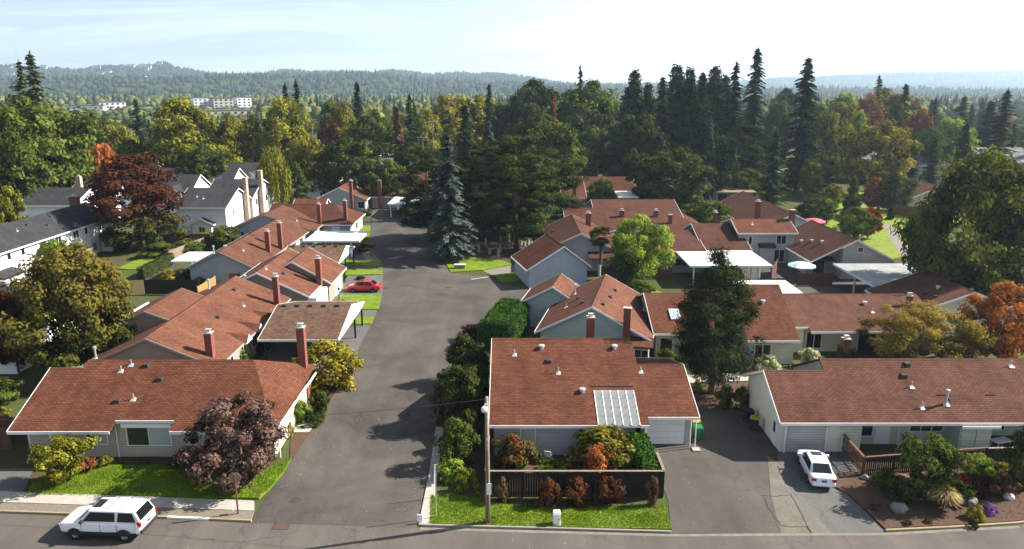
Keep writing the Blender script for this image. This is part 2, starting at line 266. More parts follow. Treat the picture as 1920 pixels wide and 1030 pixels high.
# ------------------------------------------------------------------ object helpers
def link(o, parent=None):
    COL.objects.link(o)
    if parent is not None: o.parent = parent
    return o
def tag(o, label=None, cat=None, group=None, kind=None):
    if label: o['label'] = label
    if cat: o['category'] = cat
    if group: o['group'] = group
    if kind: o['kind'] = kind
    return o
def thing(name, label, cat, loc=(0, 0, 0), rz=0.0, group=None):
    o = bpy.data.objects.new(name, None); o.empty_display_size = 0.3
    link(o); o.location = loc; o.rotation_euler = (0, 0, rz)
    return tag(o, label, cat, group)
class MB:
    """collects faces (with slope-following uv metres) and links them as ONE mesh object"""
    def __init__(s): s.v = []; s.f = []; s.m = []
    def face(s, pts, m=0):
        i = len(s.v); s.v.extend([tuple(p) for p in pts]); s.f.append(tuple(range(i, i + len(pts)))); s.m.append(m); return s
    def box(s, x0, x1, y0, y1, z0, z1, m=0):
        i = len(s.v)
        s.v += [(x0, y0, z0), (x1, y0, z0), (x1, y1, z0), (x0, y1, z0), (x0, y0, z1), (x1, y0, z1), (x1, y1, z1), (x0, y1, z1)]
        for q in ((3, 2, 1, 0), (4, 5, 6, 7), (0, 1, 5, 4), (1, 2, 6, 5), (2, 3, 7, 6), (3, 0, 4, 7)):
            s.f.append(tuple(i + k for k in q)); s.m.append(m)
        return s
    def hexa(s, b, t, m=0, mt=None):
        """b, t: loops of equal length (bottom, top), counter-clockwise from above"""
        n = len(b); i = len(s.v); s.v += [tuple(p) for p in b] + [tuple(p) for p in t]
        s.f.append(tuple(i + k for k in reversed(range(n)))); s.m.append(m)
        s.f.append(tuple(i + n + k for k in range(n))); s.m.append(m if mt is None else mt)
        for k in range(n):
            q = (k + 1) % n; s.f.append((i + k, i + q, i + n + q, i + n + k)); s.m.append(m)
        return s
    def prism(s, poly, z0, z1, m=0, mt=None): return s.hexa([(x, y, z0) for x, y in poly], [(x, y, z1) for x, y in poly], m, mt)
    def tube(s, pts, rad, n=8, m=0, cap=True):
        pts = [Vector(p) for p in pts]; rings = []
        if not hasattr(rad, '__len__'): rad = [rad] * len(pts)
        for k, p in enumerate(pts):
            d = (pts[min(k + 1, len(pts) - 1)] - pts[max(k - 1, 0)]).normalized()
            a = d.orthogonal() if abs(d.z) < 0.9 else Vector((1, 0, 0)); a = (a - d * a.dot(d)).normalized(); b = d.cross(a)
            rings.append(len(s.v))
            for j in range(n):
                w = 2 * math.pi * j / n; s.v.append(tuple(p + (a * math.cos(w) + b * math.sin(w)) * rad[k]))
        for k in range(len(pts) - 1):
            for j in range(n):
                q = (j + 1) % n; s.f.append((rings[k] + j, rings[k] + q, rings[k + 1] + q, rings[k + 1] + j)); s.m.append(m)
        if cap:
            s.f.append(tuple(rings[0] + j for j in reversed(range(n)))); s.m.append(m)
            s.f.append(tuple(rings[-1] + j for j in range(n))); s.m.append(m)
        return s
    def lathe(s, prof, cx=0, cy=0, cz=0, n=16, axis='z', m=0):
        rings = []
        for r, h in prof:
            rings.append(len(s.v))
            for j in range(n):
                w = 2 * math.pi * j / n
                if axis == 'z': s.v.append((cx + r * math.cos(w), cy + r * math.sin(w), cz + h))
                else: s.v.append((cx + r * math.cos(w), cy + h, cz + r * math.sin(w)))
        for k in range(len(prof) - 1):
            for j in range(n):
                q = (j + 1) % n; f = (rings[k] + j, rings[k] + q, rings[k + 1] + q, rings[k + 1] + j)
                s.f.append(f if axis == 'z' else f[::-1]); s.m.append(m)
        return s
    def mesh(s, name, mats, uv=False, smooth=False):
        me = bpy.data.meshes.new(name); me.from_pydata(s.v, [], s.f)
        for m in (mats if isinstance(mats, (list, tuple)) else [mats]): me.materials.append(m)
        if any(s.m): me.polygons.foreach_set('material_index', s.m)
        if smooth: me.polygons.foreach_set('use_smooth', [True] * len(s.f))
        if uv:
            lay = me.uv_layers.new(name='uv')
            for p in me.polygons:
                nrm = p.normal
                h = Vector((-nrm.y, nrm.x, 0))
                h = h.normalized() if h.length > 1e-4 else Vector((1, 0, 0))
                w = nrm.cross(h)
                for li in p.loop_indices:
                    c = me.vertices[me.loops[li].vertex_index].co; lay.data[li].uv = (c.dot(h), c.dot(w))
        me.update(); return me
    def build(s, name, mats, parent=None, uv=False, smooth=False, loc=None, rz=None):
        o = bpy.data.objects.new(name, s.mesh(name, mats, uv, smooth)); link(o, parent)
        if loc is not None: o.location = loc
        if rz is not None: o.rotation_euler = (0, 0, rz)
        return o
def boxpart(name, parent, mat, *b):
    return MB().box(*b).build(name, mat, parent)
def structure(name, mb, mat, label=None, cat=None, **k):
    o = mb.build(name, mat, None, **k); return tag(o, label, cat, kind='structure')

# ------------------------------------------------------------------ houses (local metres, x right, y away)
class House:
    def __init__(s, name, label, loc, rz=0.0, roof='red_roof', wall='beige_siding', trim='white_trim', cat='house', group=None, chim='brick'):
        s.t = thing(name, label, cat, (loc[0], loc[1], 0), rz, group)
        s.roofm, s.wallm, s.trimm, s.chimm = M[roof], M[wall], M[trim], M[chim]; s.planes = []; s.rz = rz; s.loc = loc
    def local(s, X, Y):
        dx, dy = X - s.loc[0], Y - s.loc[1]; c, n = math.cos(-s.rz), math.sin(-s.rz)
        return dx * c - dy * n, dx * n + dy * c
    def roofz(s, x, y):
        return max([f(x, y) for f in s.planes if f(x, y) is not None] or [3.0])
    def gable(s, ax, a0, a1, b0, b1, r, zr, ze0, ze1, cuts=None, hip0=0, hip1=0, inE=0.5, inR=0.35, walls=None, wall=True, wallm=None, th=0.15, fascia=True, roofm=None, base=0.0, trims=True, rk=(1, 1)):
        """ax: ridge axis. a: extent along the ridge, b: extent across it; r: ridge position in b; z of ridge and the two eaves"""
        P = (lambda a, b, z: (a, b, z)) if ax == 'x' else (lambda a, b, z: (b, a, z))
        flip = ax != 'x'
        def zb(b): return ze0 + (zr - ze0) * (b - b0) / (r - b0) if b <= r else zr + (ze1 - zr) * (b - r) / (b1 - r)
        s.planes.append(lambda x, y, P=P: (lambda a, b: zb(b) if a0 <= a <= a1 and b0 <= b <= b1 else None)(*( (x, y) if ax == 'x' else (y, x))))
        mb = MB(); tr = []
        def slab(loop):
            top = [P(*q) for q in loop]
            if flip: top = top[::-1]
            nb = [(x, y, z - th) for x, y, z in top]; mb.hexa(nb, top)
        strips = [(a0, a1, b0)]
        for (c0, c1, cb_) in (cuts or []):
            out = []
            for (q0, q1, qb) in strips:
                if c0 >= q1 or c1 <= q0: out.append((q0, q1, qb)); continue
                if c0 > q0: out.append((q0, c0, qb))
                out.append((max(c0, q0), min(c1, q1), cb_))
                if c1 < q1: out.append((c1, q1, qb))
            strips = out
        ra0, ra1 = a0 + hip0, a1 - hip1
        e = 0.004
        for (q0, q1, qb) in strips:
            t0 = max(q0, ra0) if q0 <= a0 + 1e-6 else q0; t1 = min(q1, ra1) if q1 >= a1 - 1e-6 else q1
            slab([(q0, qb, zb(qb)), (q1, qb, zb(qb)), (t1, r, zr), (t0, r, zr)])
            if fascia: tr.append(('e', q0, q1, qb, zb(qb), -1))
        slab([(ra0, r + e, zr), (ra1, r + e, zr), (a1, b1, ze1), (a0, b1, ze1)])
        if fascia: tr.append(('e', a0, a1, b1, ze1, 1))
        if hip1:
            slab([(ra1 + e, r, zr), (a1, b0, ze0), (a1, b1, ze1)] if ax == 'x' else [(ra1 + e, r, zr), (a1, b0, ze0), (a1, b1, ze1)])
        if hip0: slab([(ra0 - e, r, zr), (a0, b1, ze1), (a0, b0, ze0)])
        ro = mb.build('roof', roofm or s.roofm, s.t, uv=True)
        # ridge cap
        if ra1 - ra0 > 1:
            w = 0.16; k = MB()
            z0_, z1_ = zb(r - w) + .012, zb(r + w) + .012
            k.face([P(ra0 + .02, r - w, z0_), P(ra1 - .02, r - w, z0_), P(ra1 - .02, r, zr + .03), P(ra0 + .02, r, zr + .03)])
            k.face([P(ra0 + .02, r, zr + .03), P(ra1 - .02, r, zr + .03), P(ra1 - .02, r + w, z1_), P(ra0 + .02, r + w, z1_)])
            k.build('ridge_cap', roofm or s.roofm, ro, uv=True)
        if trims:
            for (_, q0, q1, qb, z, sd) in tr:
                k = MB(); x0, x1 = sorted((qb, qb + sd * 0.05)); A = (q0 + .003, q1 - .003, x0, x1, z - .2, z + .012)
                k.box(*A) if ax == 'x' else k.box(A[2], A[3], A[0], A[1], A[4], A[5]); k.build('gutter', s.trimm, ro)
            for (aa, hp, sd, on) in ((a0, hip0, -1, rk[0]), (a1, hip1, 1, rk[1])):
                if not on: continue
                if hp:
                    k = MB(); x0, x1 = sorted((aa, aa + sd * .05)); A = (x0, x1, b0, b1, ze0 - .2, ze0 + .012)
                    k.box(*A) if ax == 'x' else k.box(A[2], A[3], A[0], A[1], A[4], A[5]); k.build('gutter', s.trimm, ro); continue
                q = aa + sd * .04
                for (u, zu, v, zv) in ((b0, ze0, r, zr), (r, zr, b1, ze1)):
                    lo = [P(aa, u, zu - .2), P(q, u, zu - .2), P(q, v, zv - .2), P(aa, v, zv - .2)]
                    up = [P(aa, u, zu + .02), P(q, u, zu + .02), P(q, v, zv + .02), P(aa, v, zv + .02)]
                    if (sd > 0) != (ax == 'x'): lo, up = lo[::-1], up[::-1]
                    MB().hexa(lo, up).build('rake_board', s.trimm, ro)
        if wall:
            for wl in (walls or [(a0 + (inR if not hip0 else inE), a1 - (inR if not hip1 else inE), b0 + inE, b1 - inE)]):
                wa0, wa1, wb0, wb1 = wl[:4]; g = th + .02
                if hip0 or hip1:
                    z = min(zb(wb0), zb(wb1)) - g; k = MB(); A = (wa0, wa1, wb0, wb1, base, z)
                    k.box(*A) if ax == 'x' else k.box(A[2], A[3], A[0], A[1], A[4], A[5])
                else:
                    prof = [(wb0, base), (wb1, base), (wb1, zb(wb1) - g)] + ([(r, zr - g)] if wb0 < r < wb1 else []) + [(wb0, zb(wb0) - g)]
                    k = MB(); lo = [P(wa0, b, z) for b, z in prof]; hi = [P(wa1, b, z) for b, z in prof]
                    if ax != 'x': lo, hi = lo, hi
                    n = len(prof); i = len(k.v); k.v += lo + hi
                    fl = ax == 'x'
                    k.f.append(tuple(i + j for j in (reversed(range(n)) if fl else range(n)))); k.f.append(tuple(i + n + j for j in (range(n) if fl else reversed(range(n)))))
                    for j in range(n):
                        q = (j + 1) % n; f = (i + j, i + q, i + n + q, i + n + j); k.f.append(f if fl else f[::-1])
                    k.m += [0] * (n + 2)
                k.build('wall', wallm or s.wallm, s.t)
        return ro
    def flat(s, x0, x1, y0, y1, z, mat, th=.18, name='porch_roof', edge=True, tilt=0.0):
        k = MB(); k.hexa([(x0, y0, z - th), (x1, y0, z - th), (x1, y1, z - th + tilt), (x0, y1, z - th + tilt)], [(x0, y0, z), (x1, y0, z), (x1, y1, z + tilt), (x0, y1, z + tilt)])
        return k.build(name, mat, s.t, uv=True)
    def walls(s, x0, x1, y0, y1, z, mat=None, z0=0.0):
        return boxpart('wall', s.t, mat or s.wallm, x0, x1, y0, y1, z0, z)
    def window(s, face, c, u, w, z0, z1, panes=2, mat='glass', frame=None, name='window', bars=0):
        """face S/N/E/W, c: wall coordinate, u: centre along the wall"""
        fm = frame or M['white_trim']; d = -1 if face in 'SW' else 1; t = .07
        def bx(k, u0, u1, a, b, p0, p1):
            q0, q1 = sorted((c + d * p0, c + d * p1))
            k.box(u0, u1, q0, q1, a, b) if face in 'SN' else k.box(q0, q1, u0, u1, a, b)
        k = MB(); h = w / 2
        bx(k, u - h - t, u + h + t, z0 - t, z0, -.02, .05); bx(k, u - h - t, u + h + t, z1, z1 + t, -.02, .05)
        bx(k, u - h - t, u - h, z0, z1, -.02, .05); bx(k, u + h, u + h + t, z0, z1, -.02, .05)
        for i in range(1, panes): q = u - h + w * i / panes; bx(k, q - .03, q + .03, z0, z1, -.02, .045)
        for i in range(1, bars + 1): q = z0 + (z1 - z0) * i / (bars + 1); bx(k, u - h, u + h, q - .02, q + .02, -.02, .04)
        f = k.build(name, fm, s.t)
        for i in range(panes):
            k = MB(); bx(k, u - h + w * i / panes + .03, u - h + w * (i + 1) / panes - .03, z0, z1, -.02, .015)
            mm = mat[i] if isinstance(mat, (list, tuple)) else mat
            k.build('pane', M[mm], f)
        return f
    def door(s, face, c, u, w, z1, mat, name='door', panels=0, z0=0.03):
        d = -1 if face in 'SW' else 1
        def bx(u0, u1, a, b, p0, p1):
            k = MB(); q0, q1 = sorted((c + d * p0, c + d * p1))
            k.box(u0, u1, q0, q1, a, b) if face in 'SN' else k.box(q0, q1, u0, u1, a, b); return k
        f = bx(u - w / 2 - .1, u + w / 2 + .1, z0, z1 + .1, -.02, .03).build(name, s.trimm, s.t)
        n = max(1, panels)
        for i in range(n):
            bx(u - w / 2, u + w / 2, z0 + .01 + (z1 - z0) * i / n, z0 + (z1 - z0) * (i + 1) / n - .012, .0, .055).build('panel', mat, f)
        return f
    def chimney(s, x, y, w, d, z1, z0=0.0, pot=True, mat=None):
        w *= .82; d *= .85
        c = boxpart('chimney', s.t, mat or s.chimm, x - w / 2, x + w / 2, y - d / 2, y + d / 2, z0, z1)
        boxpart('cap', c, M['concrete'], x - w / 2 - .05, x + w / 2 + .05, y - d / 2 - .05, y + d / 2 + .05, z1 + .002, z1 + .08)
        if pot:
            k = MB(); k.box(x - .16, x + .16, y - .12, y + .12, z1 + .08, z1 + .3); k.box(x - .24, x + .24, y - .2, y + .2, z1 + .32, z1 + .37); k.build('flue', M['flash'], c)
        return c
    def vent(s, x, y, kind='box'):
        z = s.roofz(x, y)
        if kind == 'box':
            k = MB(); k.hexa([(x - .22, y - .22, z - .12), (x + .22, y - .22, z - .12), (x + .22, y + .22, z), (x - .22, y + .22, z)],
                             [(x - .18, y - .2, z + .16), (x + .18, y - .2, z + .16), (x + .18, y + .2, z + .18), (x - .18, y + .2, z + .18)])
            return k.build('roof_vent', M['vent'], s.t)
        if kind == 'cap':
            k = MB(); k.lathe([(.02, -.1), (.16, -.1), (.16, .18), (.26, .2), (.24, .3), (.02, .34)], x, y, z, 10); return k.build('roof_vent', M['flash'], s.t, smooth=False)
        if kind == 'flue':
            k = MB(); k.lathe([(.09, -.2), (.09, .9), (.15, .9), (.16, 1.12), (.02, 1.18)], x, y, z, 10); k.lathe([(.3, -.1), (.1, .12)], x, y, z, 10); return k.build('flue_pipe', M['flash'], s.t)
        k = MB(); k.lathe([(.045, -.1), (.045, .42), (.01, .43)], x, y, z, 8); k.hexa([(x - .2, y - .25, z - .1), (x + .2, y - .25, z - .1), (x + .2, y + .15, z + .02), (x - .2, y + .15, z + .02)],
                             [(x - .2, y - .25, z - .06), (x + .2, y - .25, z - .06), (x + .06, y + .05, z + .1), (x - .06, y + .05, z + .1)])
        return k.build('vent_pipe', M['flash'], s.t)
    def pipe(s, x, y, z1):
        return MB().tube([(x, y, .05), (x, y, z1)], .045, 6).build('downpipe', s.trimm, s.t)
# ------------------------------------------------------------------ vegetation meshes (shared by copies)
def cards(name, pos, t, b, tint, mat):
    n = len(pos); V = np.empty((n, 4, 3), np.float32)
    V[:, 0] = pos - t; V[:, 1] = pos + b; V[:, 2] = pos + t; V[:, 3] = pos - b
    me = bpy.data.meshes.new(name); me.vertices.add(n * 4); me.vertices.foreach_set('co', V.ravel())
    me.loops.add(n * 4); me.loops.foreach_set('vertex_index', np.arange(n * 4, dtype=np.int32))
    me.polygons.add(n); me.polygons.foreach_set('loop_start', np.arange(0, n * 4, 4, dtype=np.int32))
    try: me.polygons.foreach_set('loop_total', np.full(n, 4, np.int32))
    except Exception: pass
    at = me.attributes.new('tint', 'FLOAT', 'FACE'); at.data.foreach_set('value', np.clip(tint, 0, 1).astype(np.float32))
    me.materials.append(mat); me.update(calc_edges=True); return me
def unit(a): return a / np.maximum(np.linalg.norm(a, axis=-1, keepdims=True), 1e-6)
def perp(n, rng):
    r = unit(rng.normal(size=n.shape)); return unit(np.cross(n, r))
ENV = {
    'round': lambda f: np.sqrt(np.maximum(0, 1 - (2 * f - 0.95) ** 2 / 1.05)),
    'dome': lambda f: np.where(f < .3, .7 + f, np.sqrt(np.maximum(0, 1 - ((f - .3) / .72) ** 2))),
    'oval': lambda f: np.sqrt(np.maximum(0, 1 - (2 * f - 0.85) ** 2 / 1.33)) ,
    'spire': lambda f: np.clip((1.0 - f) ** 0.62 * np.minimum(1, .6 + f * 3), .05, 1),
    'cone': lambda f: np.clip((1.02 - f) ** 0.85 * np.minimum(1, .55 + f * 3), 0, 1),
    'column': lambda f: np.clip(np.minimum(1, .5 + f * 3) * (1 - np.maximum(0, f - .55) / .48) ** .7, .02, 1),
    'vase': lambda f: np.clip(.35 + .85 * f, 0, 1) * np.sqrt(np.maximum(0, 1 - np.maximum(0, (f - .55) / .47) ** 2)),
    'flat': lambda f: np.sqrt(np.maximum(0, 1 - (f - .15) ** 2 / .75)),
}
def crown(name, seed, H, R, z0, nc, nl, ls, env='round', rc=(0.8, 1.4), asp=.55, up=.3, droop=0., flatz=.72, inner=.35, mat=None):
    rng = np.random.default_rng(seed); e = ENV[env]
    f = np.concatenate([rng.random(nc * 3)]); w = np.maximum(.08, e(f)); keep = rng.random(nc * 3) < w / w.max(); f = f[keep][:nc]; nc = len(f)
    az = rng.random(nc) * 2 * np.pi; lobe = 1 + .17 * np.sin(az * 3 + seed + f * 2) + .15 * np.sin(az * 5 + f * 9 + seed * 2)
    rr = R * e(f) * lobe * np.sqrt(rng.uniform(inner, 1, nc)); rr = np.maximum(0, rr - .35 * np.mean(rc)); rr = rr * np.where(rng.random(nc) < .1, 1.16, 1.0)
    c = np.stack([rr * np.cos(az), rr * np.sin(az), z0 + f * (H - z0) * .97], 1)
    cr_ = rng.uniform(*rc, nc); ct = rng.normal(0, .16, nc)
    k = rng.integers(nl * 7 // 10, nl * 13 // 10, nc); idx = np.repeat(np.arange(nc), k); n = len(idx)
    d = unit(rng.normal(size=(n, 3))); rad = cr_[idx] * rng.random(n) ** (1 / 2.4)
    off = d * rad[:, None]; off[:, 2] *= flatz
    p = c[idx] + off
    out = unit(p - np.array([0, 0, z0 + (H - z0) * .42])); nrm = unit(d * .85 + out * .35 + rng.normal(size=(n, 3)) * .30 + np.array([0, 0, up]))
    p[:, 2] = np.maximum(p[:, 2], .03)
    t = perp(nrm, rng)
    if droop: t = unit(t * (1 - droop) + np.array([0, 0, -1.]) * droop)
    b = unit(np.cross(nrm, t)); s = ls * rng.uniform(.65, 1.35, n)
    tint = .5 + ct[idx] + rng.normal(0, .17, n)
    return cards(name, p, t * s[:, None], b * (s * asp)[:, None], tint, mat), c
def trunkmesh(name, H, r0, pts, limbs, seed, mat, n=7):
    rng = random.Random(seed); mb = MB()
    ph = [(0, 0, -.1), (rng.uniform(-.04, .04) * H * .3, rng.uniform(-.04, .04) * H * .3, H * .18), (rng.uniform(-.05, .05) * H * .4, rng.uniform(-.05, .05) * H * .4, H * .45), (0, 0, H * .85)]
    mb.tube(ph, [r0 * 1.25, r0 * .85, r0 * .6, r0 * .12], n)
    for c in limbs:
        c = Vector(c); z = max(H * .12, min(H * .5, c.z * rng.uniform(.35, .6))); s = Vector((0, 0, z))
        mid = s.lerp(c, .5) + Vector((rng.uniform(-.1, .1), rng.uniform(-.1, .1), -.06)) * c.length * .5
        k = r0 * rng.uniform(.3, .48); mb.tube([s, mid, c], [k, k * .6, k * .18], 5, cap=False)
    return mb.mesh(name, mat, smooth=True)
LIB = {}
def add_broad(key, seed, H, R, z0, nc, nl, ls, env='round', rc=(.8, 1.4), r0=None, limbs=10, bark='bark', **k):
    cm, c = crown(key + '_leaves', seed, H, R, z0, nc, nl, ls, env, rc, mat=DEFLEAF, **k)
    rng = random.Random(seed); li = rng.sample(range(len(c)), min(limbs, len(c)))
    tm = trunkmesh(key + '_wood', H, r0 or H * .022, None, [tuple(c[i]) for i in li], seed, M[bark]) if limbs >= 0 else None
    LIB[key] = (tm, cm, H, R)
def add_conifer(key, seed, H, R, z0, step, nb, ls, prof=.85, droop=.35, rise=.12, bark='bark', dens=1.0, ragged=.25, asp=.42):
    rng = np.random.default_rng(seed); P_, T_, B_, S_, tt = [], [], [], [], []
    z = z0
    while z < H * .985:
        f = (z - z0) / (H - z0); L0 = R * (1 - f) ** prof * (min(1, .6 + f * 4)) + .12
        for j in range(max(4, int(nb * (1 - .35 * f)))):
            L = L0 * rng.uniform(1 - ragged * 1.6, 1 + ragged * .5); a = rng.random() * 2 * np.pi; zz = z + rng.uniform(-.5, .5) * step
            m = max(4, int(L / (ls * .42) * dens)); s = np.linspace(.12, 1, m); bt = rng.normal(0, .13)
            dr = np.array([np.cos(a), np.sin(a), 0]); la = np.array([-np.sin(a), np.cos(a), 0])
            h = zz + rise * L * s - droop * L * s ** 2
            for sd in (-1, 0, 1):
                wd = ls * (1.15 - .55 * s) * rng.uniform(.7, 1.2, m)
                lat = sd * wd * .62 * np.minimum(1, L * .5)
                p = s[:, None] * L * dr + lat[:, None] * la; p[:, 2] = h - abs(sd) * wd * .22 + rng.normal(0, .05 * ls, m)
                t = unit(dr * (.75 if sd else 1) + la * sd * .75 + np.array([0, 0, -.28]) + rng.normal(0, .18, (m, 3)))
                nn = unit(np.array([0, 0, 1.]) + rng.normal(0, .38, (m, 3)) + dr * .25 + la * sd * .25)
                b = unit(np.cross(nn, t))
                P_.append(p); T_.append(t * wd[:, None]); B_.append(b * (wd * asp)[:, None]); tt.append(.5 + bt + rng.normal(0, .14, m) + (.16 * (s - .6)))
        z += step * (1 - .45 * f)
    # leader
    m = 14; zz = np.linspace(H * .93, H, m); a = rng.random(m) * 6.28
    P_.append(np.stack([np.cos(a) * .1, np.sin(a) * .1, zz], 1)); T_.append(unit(np.stack([np.cos(a), np.sin(a), np.full(m, 1.2)], 1)) * ls * .5); B_.append(np.stack([-np.sin(a), np.cos(a), np.zeros(m)], 1) * ls * .18); tt.append(np.full(m, .5))
    cm = cards(key + '_needles', np.concatenate(P_), np.concatenate(T_), np.concatenate(B_), np.concatenate(tt), DEFLEAF)
    mb = MB(); mb.tube([(0, 0, -.1), (0, 0, H * .5), (0, 0, H * .97)], [H * .017, H * .01, H * .0015], 7)
    LIB[key] = (mb.mesh(key + '_wood', M[bark], smooth=True), cm, H, R)
DEFLEAF = leafmat('leaf_plain_green', (.02, .045, .012), (.07, .13, .03))
LEAF = {
    'green': leafmat('leaf_green', (0.0162, 0.0306, 0.0063), (0.144, 0.181, 0.0325), .33),
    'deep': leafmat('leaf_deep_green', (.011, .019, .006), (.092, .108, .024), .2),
    'lime': leafmat('leaf_lime', (0.045, 0.0855, 0.009), (0.3, 0.388, 0.05), .36),
    'yellowgreen': leafmat('leaf_yellow_green', (0.0405, 0.0522, 0.0072), (0.338, 0.312, 0.035), .32),
    'olive': leafmat('leaf_olive_gold', (.036, .040, .007), (.30, .255, .036), .3),
    'goldtip': leafmat('leaf_gold_tipped', (0.0252, 0.0342, 0.0072), (0.131, 0.131, 0.025), .28, top=(.185, .145, .03), topz=(.3, .75)),
    'great': leafmat('leaf_great_tree', (.022, .036, .008), (.19, .205, .038), .36),
    'goldpuff': leafmat('leaf_gold_puffs', (.032, .036, .008), (.30, .235, .038), .2, top=(.36, .25, .04), topz=(.35, .8)),
    'gold': leafmat('leaf_gold', (.085, .075, .010), (.44, .34, .04), .28),
    'orange': leafmat('leaf_orange', (0.144, 0.036, 0.0108), (0.7, 0.225, 0.0625), .32),
    'red': leafmat('leaf_red', (0.09, 0.0072, 0.009), (0.45, 0.0375, 0.05), 0.18),
    'plum': leafmat('leaf_plum', (.022, .011, .009), (.235, .135, .112), .15),
    'maroon': leafmat('leaf_maroon', (0.0108, 0.0054, 0.0045), (0.0938, 0.03, 0.0213), 0.14),
    'maroon_green': leafmat('leaf_maroon_turning', (0.018, 0.0216, 0.0054), (0.0875, 0.0938, 0.02), 0.14, top=(.082, .028, .016), topz=(.2, .45)),
    'russet': leafmat('leaf_russet', (0.063, 0.027, 0.0108), (0.312, 0.131, 0.05), 0.18),
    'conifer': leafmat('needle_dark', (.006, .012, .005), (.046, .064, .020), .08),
    'fir': leafmat('needle_fir', (0.009, 0.018, 0.0072), (0.066, 0.0936, 0.0288), 0.07),
    'cedar': leafmat('needle_cedar', (0.0198, 0.0306, 0.0108), (0.132, 0.144, 0.0504), 0.07),
    'blue': leafmat('needle_blue_spruce', (.022, .034, .027), (.155, .19, .155), .08),
    'pine': leafmat('needle_pine', (.006, .013, .004), (.062, .078, .02), .1),
    'redtip': leafmat('leaf_red_topped', (0.0198, 0.0324, 0.009), (0.106, 0.119, 0.0275), 0.18, top=(.22, .035, .018), topz=(.12, .42), noise=1.9, zw=.3),
    'rose': leafmat('leaf_rose_bush', (0.009, 0.0162, 0.0063), (0.0688, 0.0775, 0.025), 0.11, top=(.30, .02, .028), topz=(.0, .07), noise=4.0, zw=0.0),
    'cream': leafmat('leaf_cream_variegated', (0.108, 0.126, 0.036), (0.688, 0.663, 0.375), 0.18),
    'mauve': leafmat('flower_mauve', (0.081, 0.036, 0.126), (0.35, 0.188, 0.475), 0.14),
    'straw': leafmat('grass_straw', (0.09, 0.0675, 0.027), (0.45, 0.338, 0.15), 0.14),
    'hedge': leafmat('leaf_hedge', (0.0108, 0.0324, 0.0054), (0.0813, 0.169, 0.025), 0.14),
    'brown': leafmat('leaf_brown', (0.045, 0.027, 0.0144), (0.2, 0.119, 0.0625), 0.11),
    'far': leafmat('leaf_far_green', (0.0198, 0.036, 0.0108), (0.125, 0.144, 0.0375), 0.07, noise=.02),
}
# near library (fine leaves)
add_broad('maple_a', 3, 10, 4.6, 1.4, 150, 150, .17, 'round', (.8, 1.3), limbs=14)
add_broad('maple_b', 11, 11, 5.2, .9, 230, 130, .19, 'dome', (.8, 1.35), limbs=14)
add_broad('oval_a', 5, 14, 4.2, 1.6, 150, 120, .20, 'oval', (.8, 1.3), limbs=12)
add_broad('plum_a', 7, 6.4, 3.3, .9, 110, 150, .125, 'dome', (.5, .85), limbs=16, r0=.17)
add_broad('small_a', 9, 3.4, 2.0, .5, 60, 130, .10, 'vase', (.35, .6), limbs=9, r0=.07, up=.1)
add_broad('shrub_a', 13, 1.5, 1.0, .05, 36, 110, .075, 'dome', (.26, .42), limbs=5, r0=.04)
add_broad('shrub_b', 15, 2.4, 1.1, .1, 48, 100, .085, 'oval', (.3, .5), limbs=6, r0=.05)
add_broad('shrub_c', 17, 1.3, 1.1, .05, 40, 120, .06, 'flat', (.22, .36), limbs=4, r0=.03)
add_broad('tallshrub', 19, 4.5, 1.1, .2, 60, 110, .11, 'column', (.35, .6), limbs=5, r0=.07)
add_broad('cloudtree', 21, 5.5, 4.4, .8, 95, 330, .085, 'dome', (.6, .95), limbs=12, up=.75, flatz=.62, r0=.2)
add_broad('blackpine', 23, 13, 3.4, 1.2, 230, 170, .15, 'column', (.7, 1.2), limbs=6, asp=.22, up=.4, flatz=.5, bark='bark_red', r0=.24, inner=.25)
add_broad('pine_tall', 25, 19, 4.6, 2.4, 150, 190, .24, 'oval', (.9, 1.6), limbs=7, asp=.25, up=.5, flatz=.4, bark='bark_red', r0=.3, inner=.25)
add_conifer('spruce_a', 27, 19, 3.6, 1.0, .55, 9, .38, .72, .42, .06)
add_conifer('fir_a', 29, 30, 5.6, 1.5, .95, 9, .72, .62, .36, .05)
add_conifer('fir_b', 31, 30, 5.0, 2.5, .85, 8, .66, .68, .28, .02, ragged=.4)
add_conifer('cedar_a', 33, 30, 8.0, 3.0, 1.2, 9, .85, .75, .16, .05, ragged=.4, dens=.8)
add_broad('sequoia', 35, 30, 4.6, 1.0, 210, 75, .42, 'spire', (.9, 1.7), limbs=4, asp=.4, up=-.1, droop=.35, r0=.6, flatz=1.1)
add_broad('cypress', 37, 6, 1.4, .05, 70, 90, .16, 'cone', (.35, .55), limbs=0, asp=.45, up=.2, flatz=1.2, r0=.1)
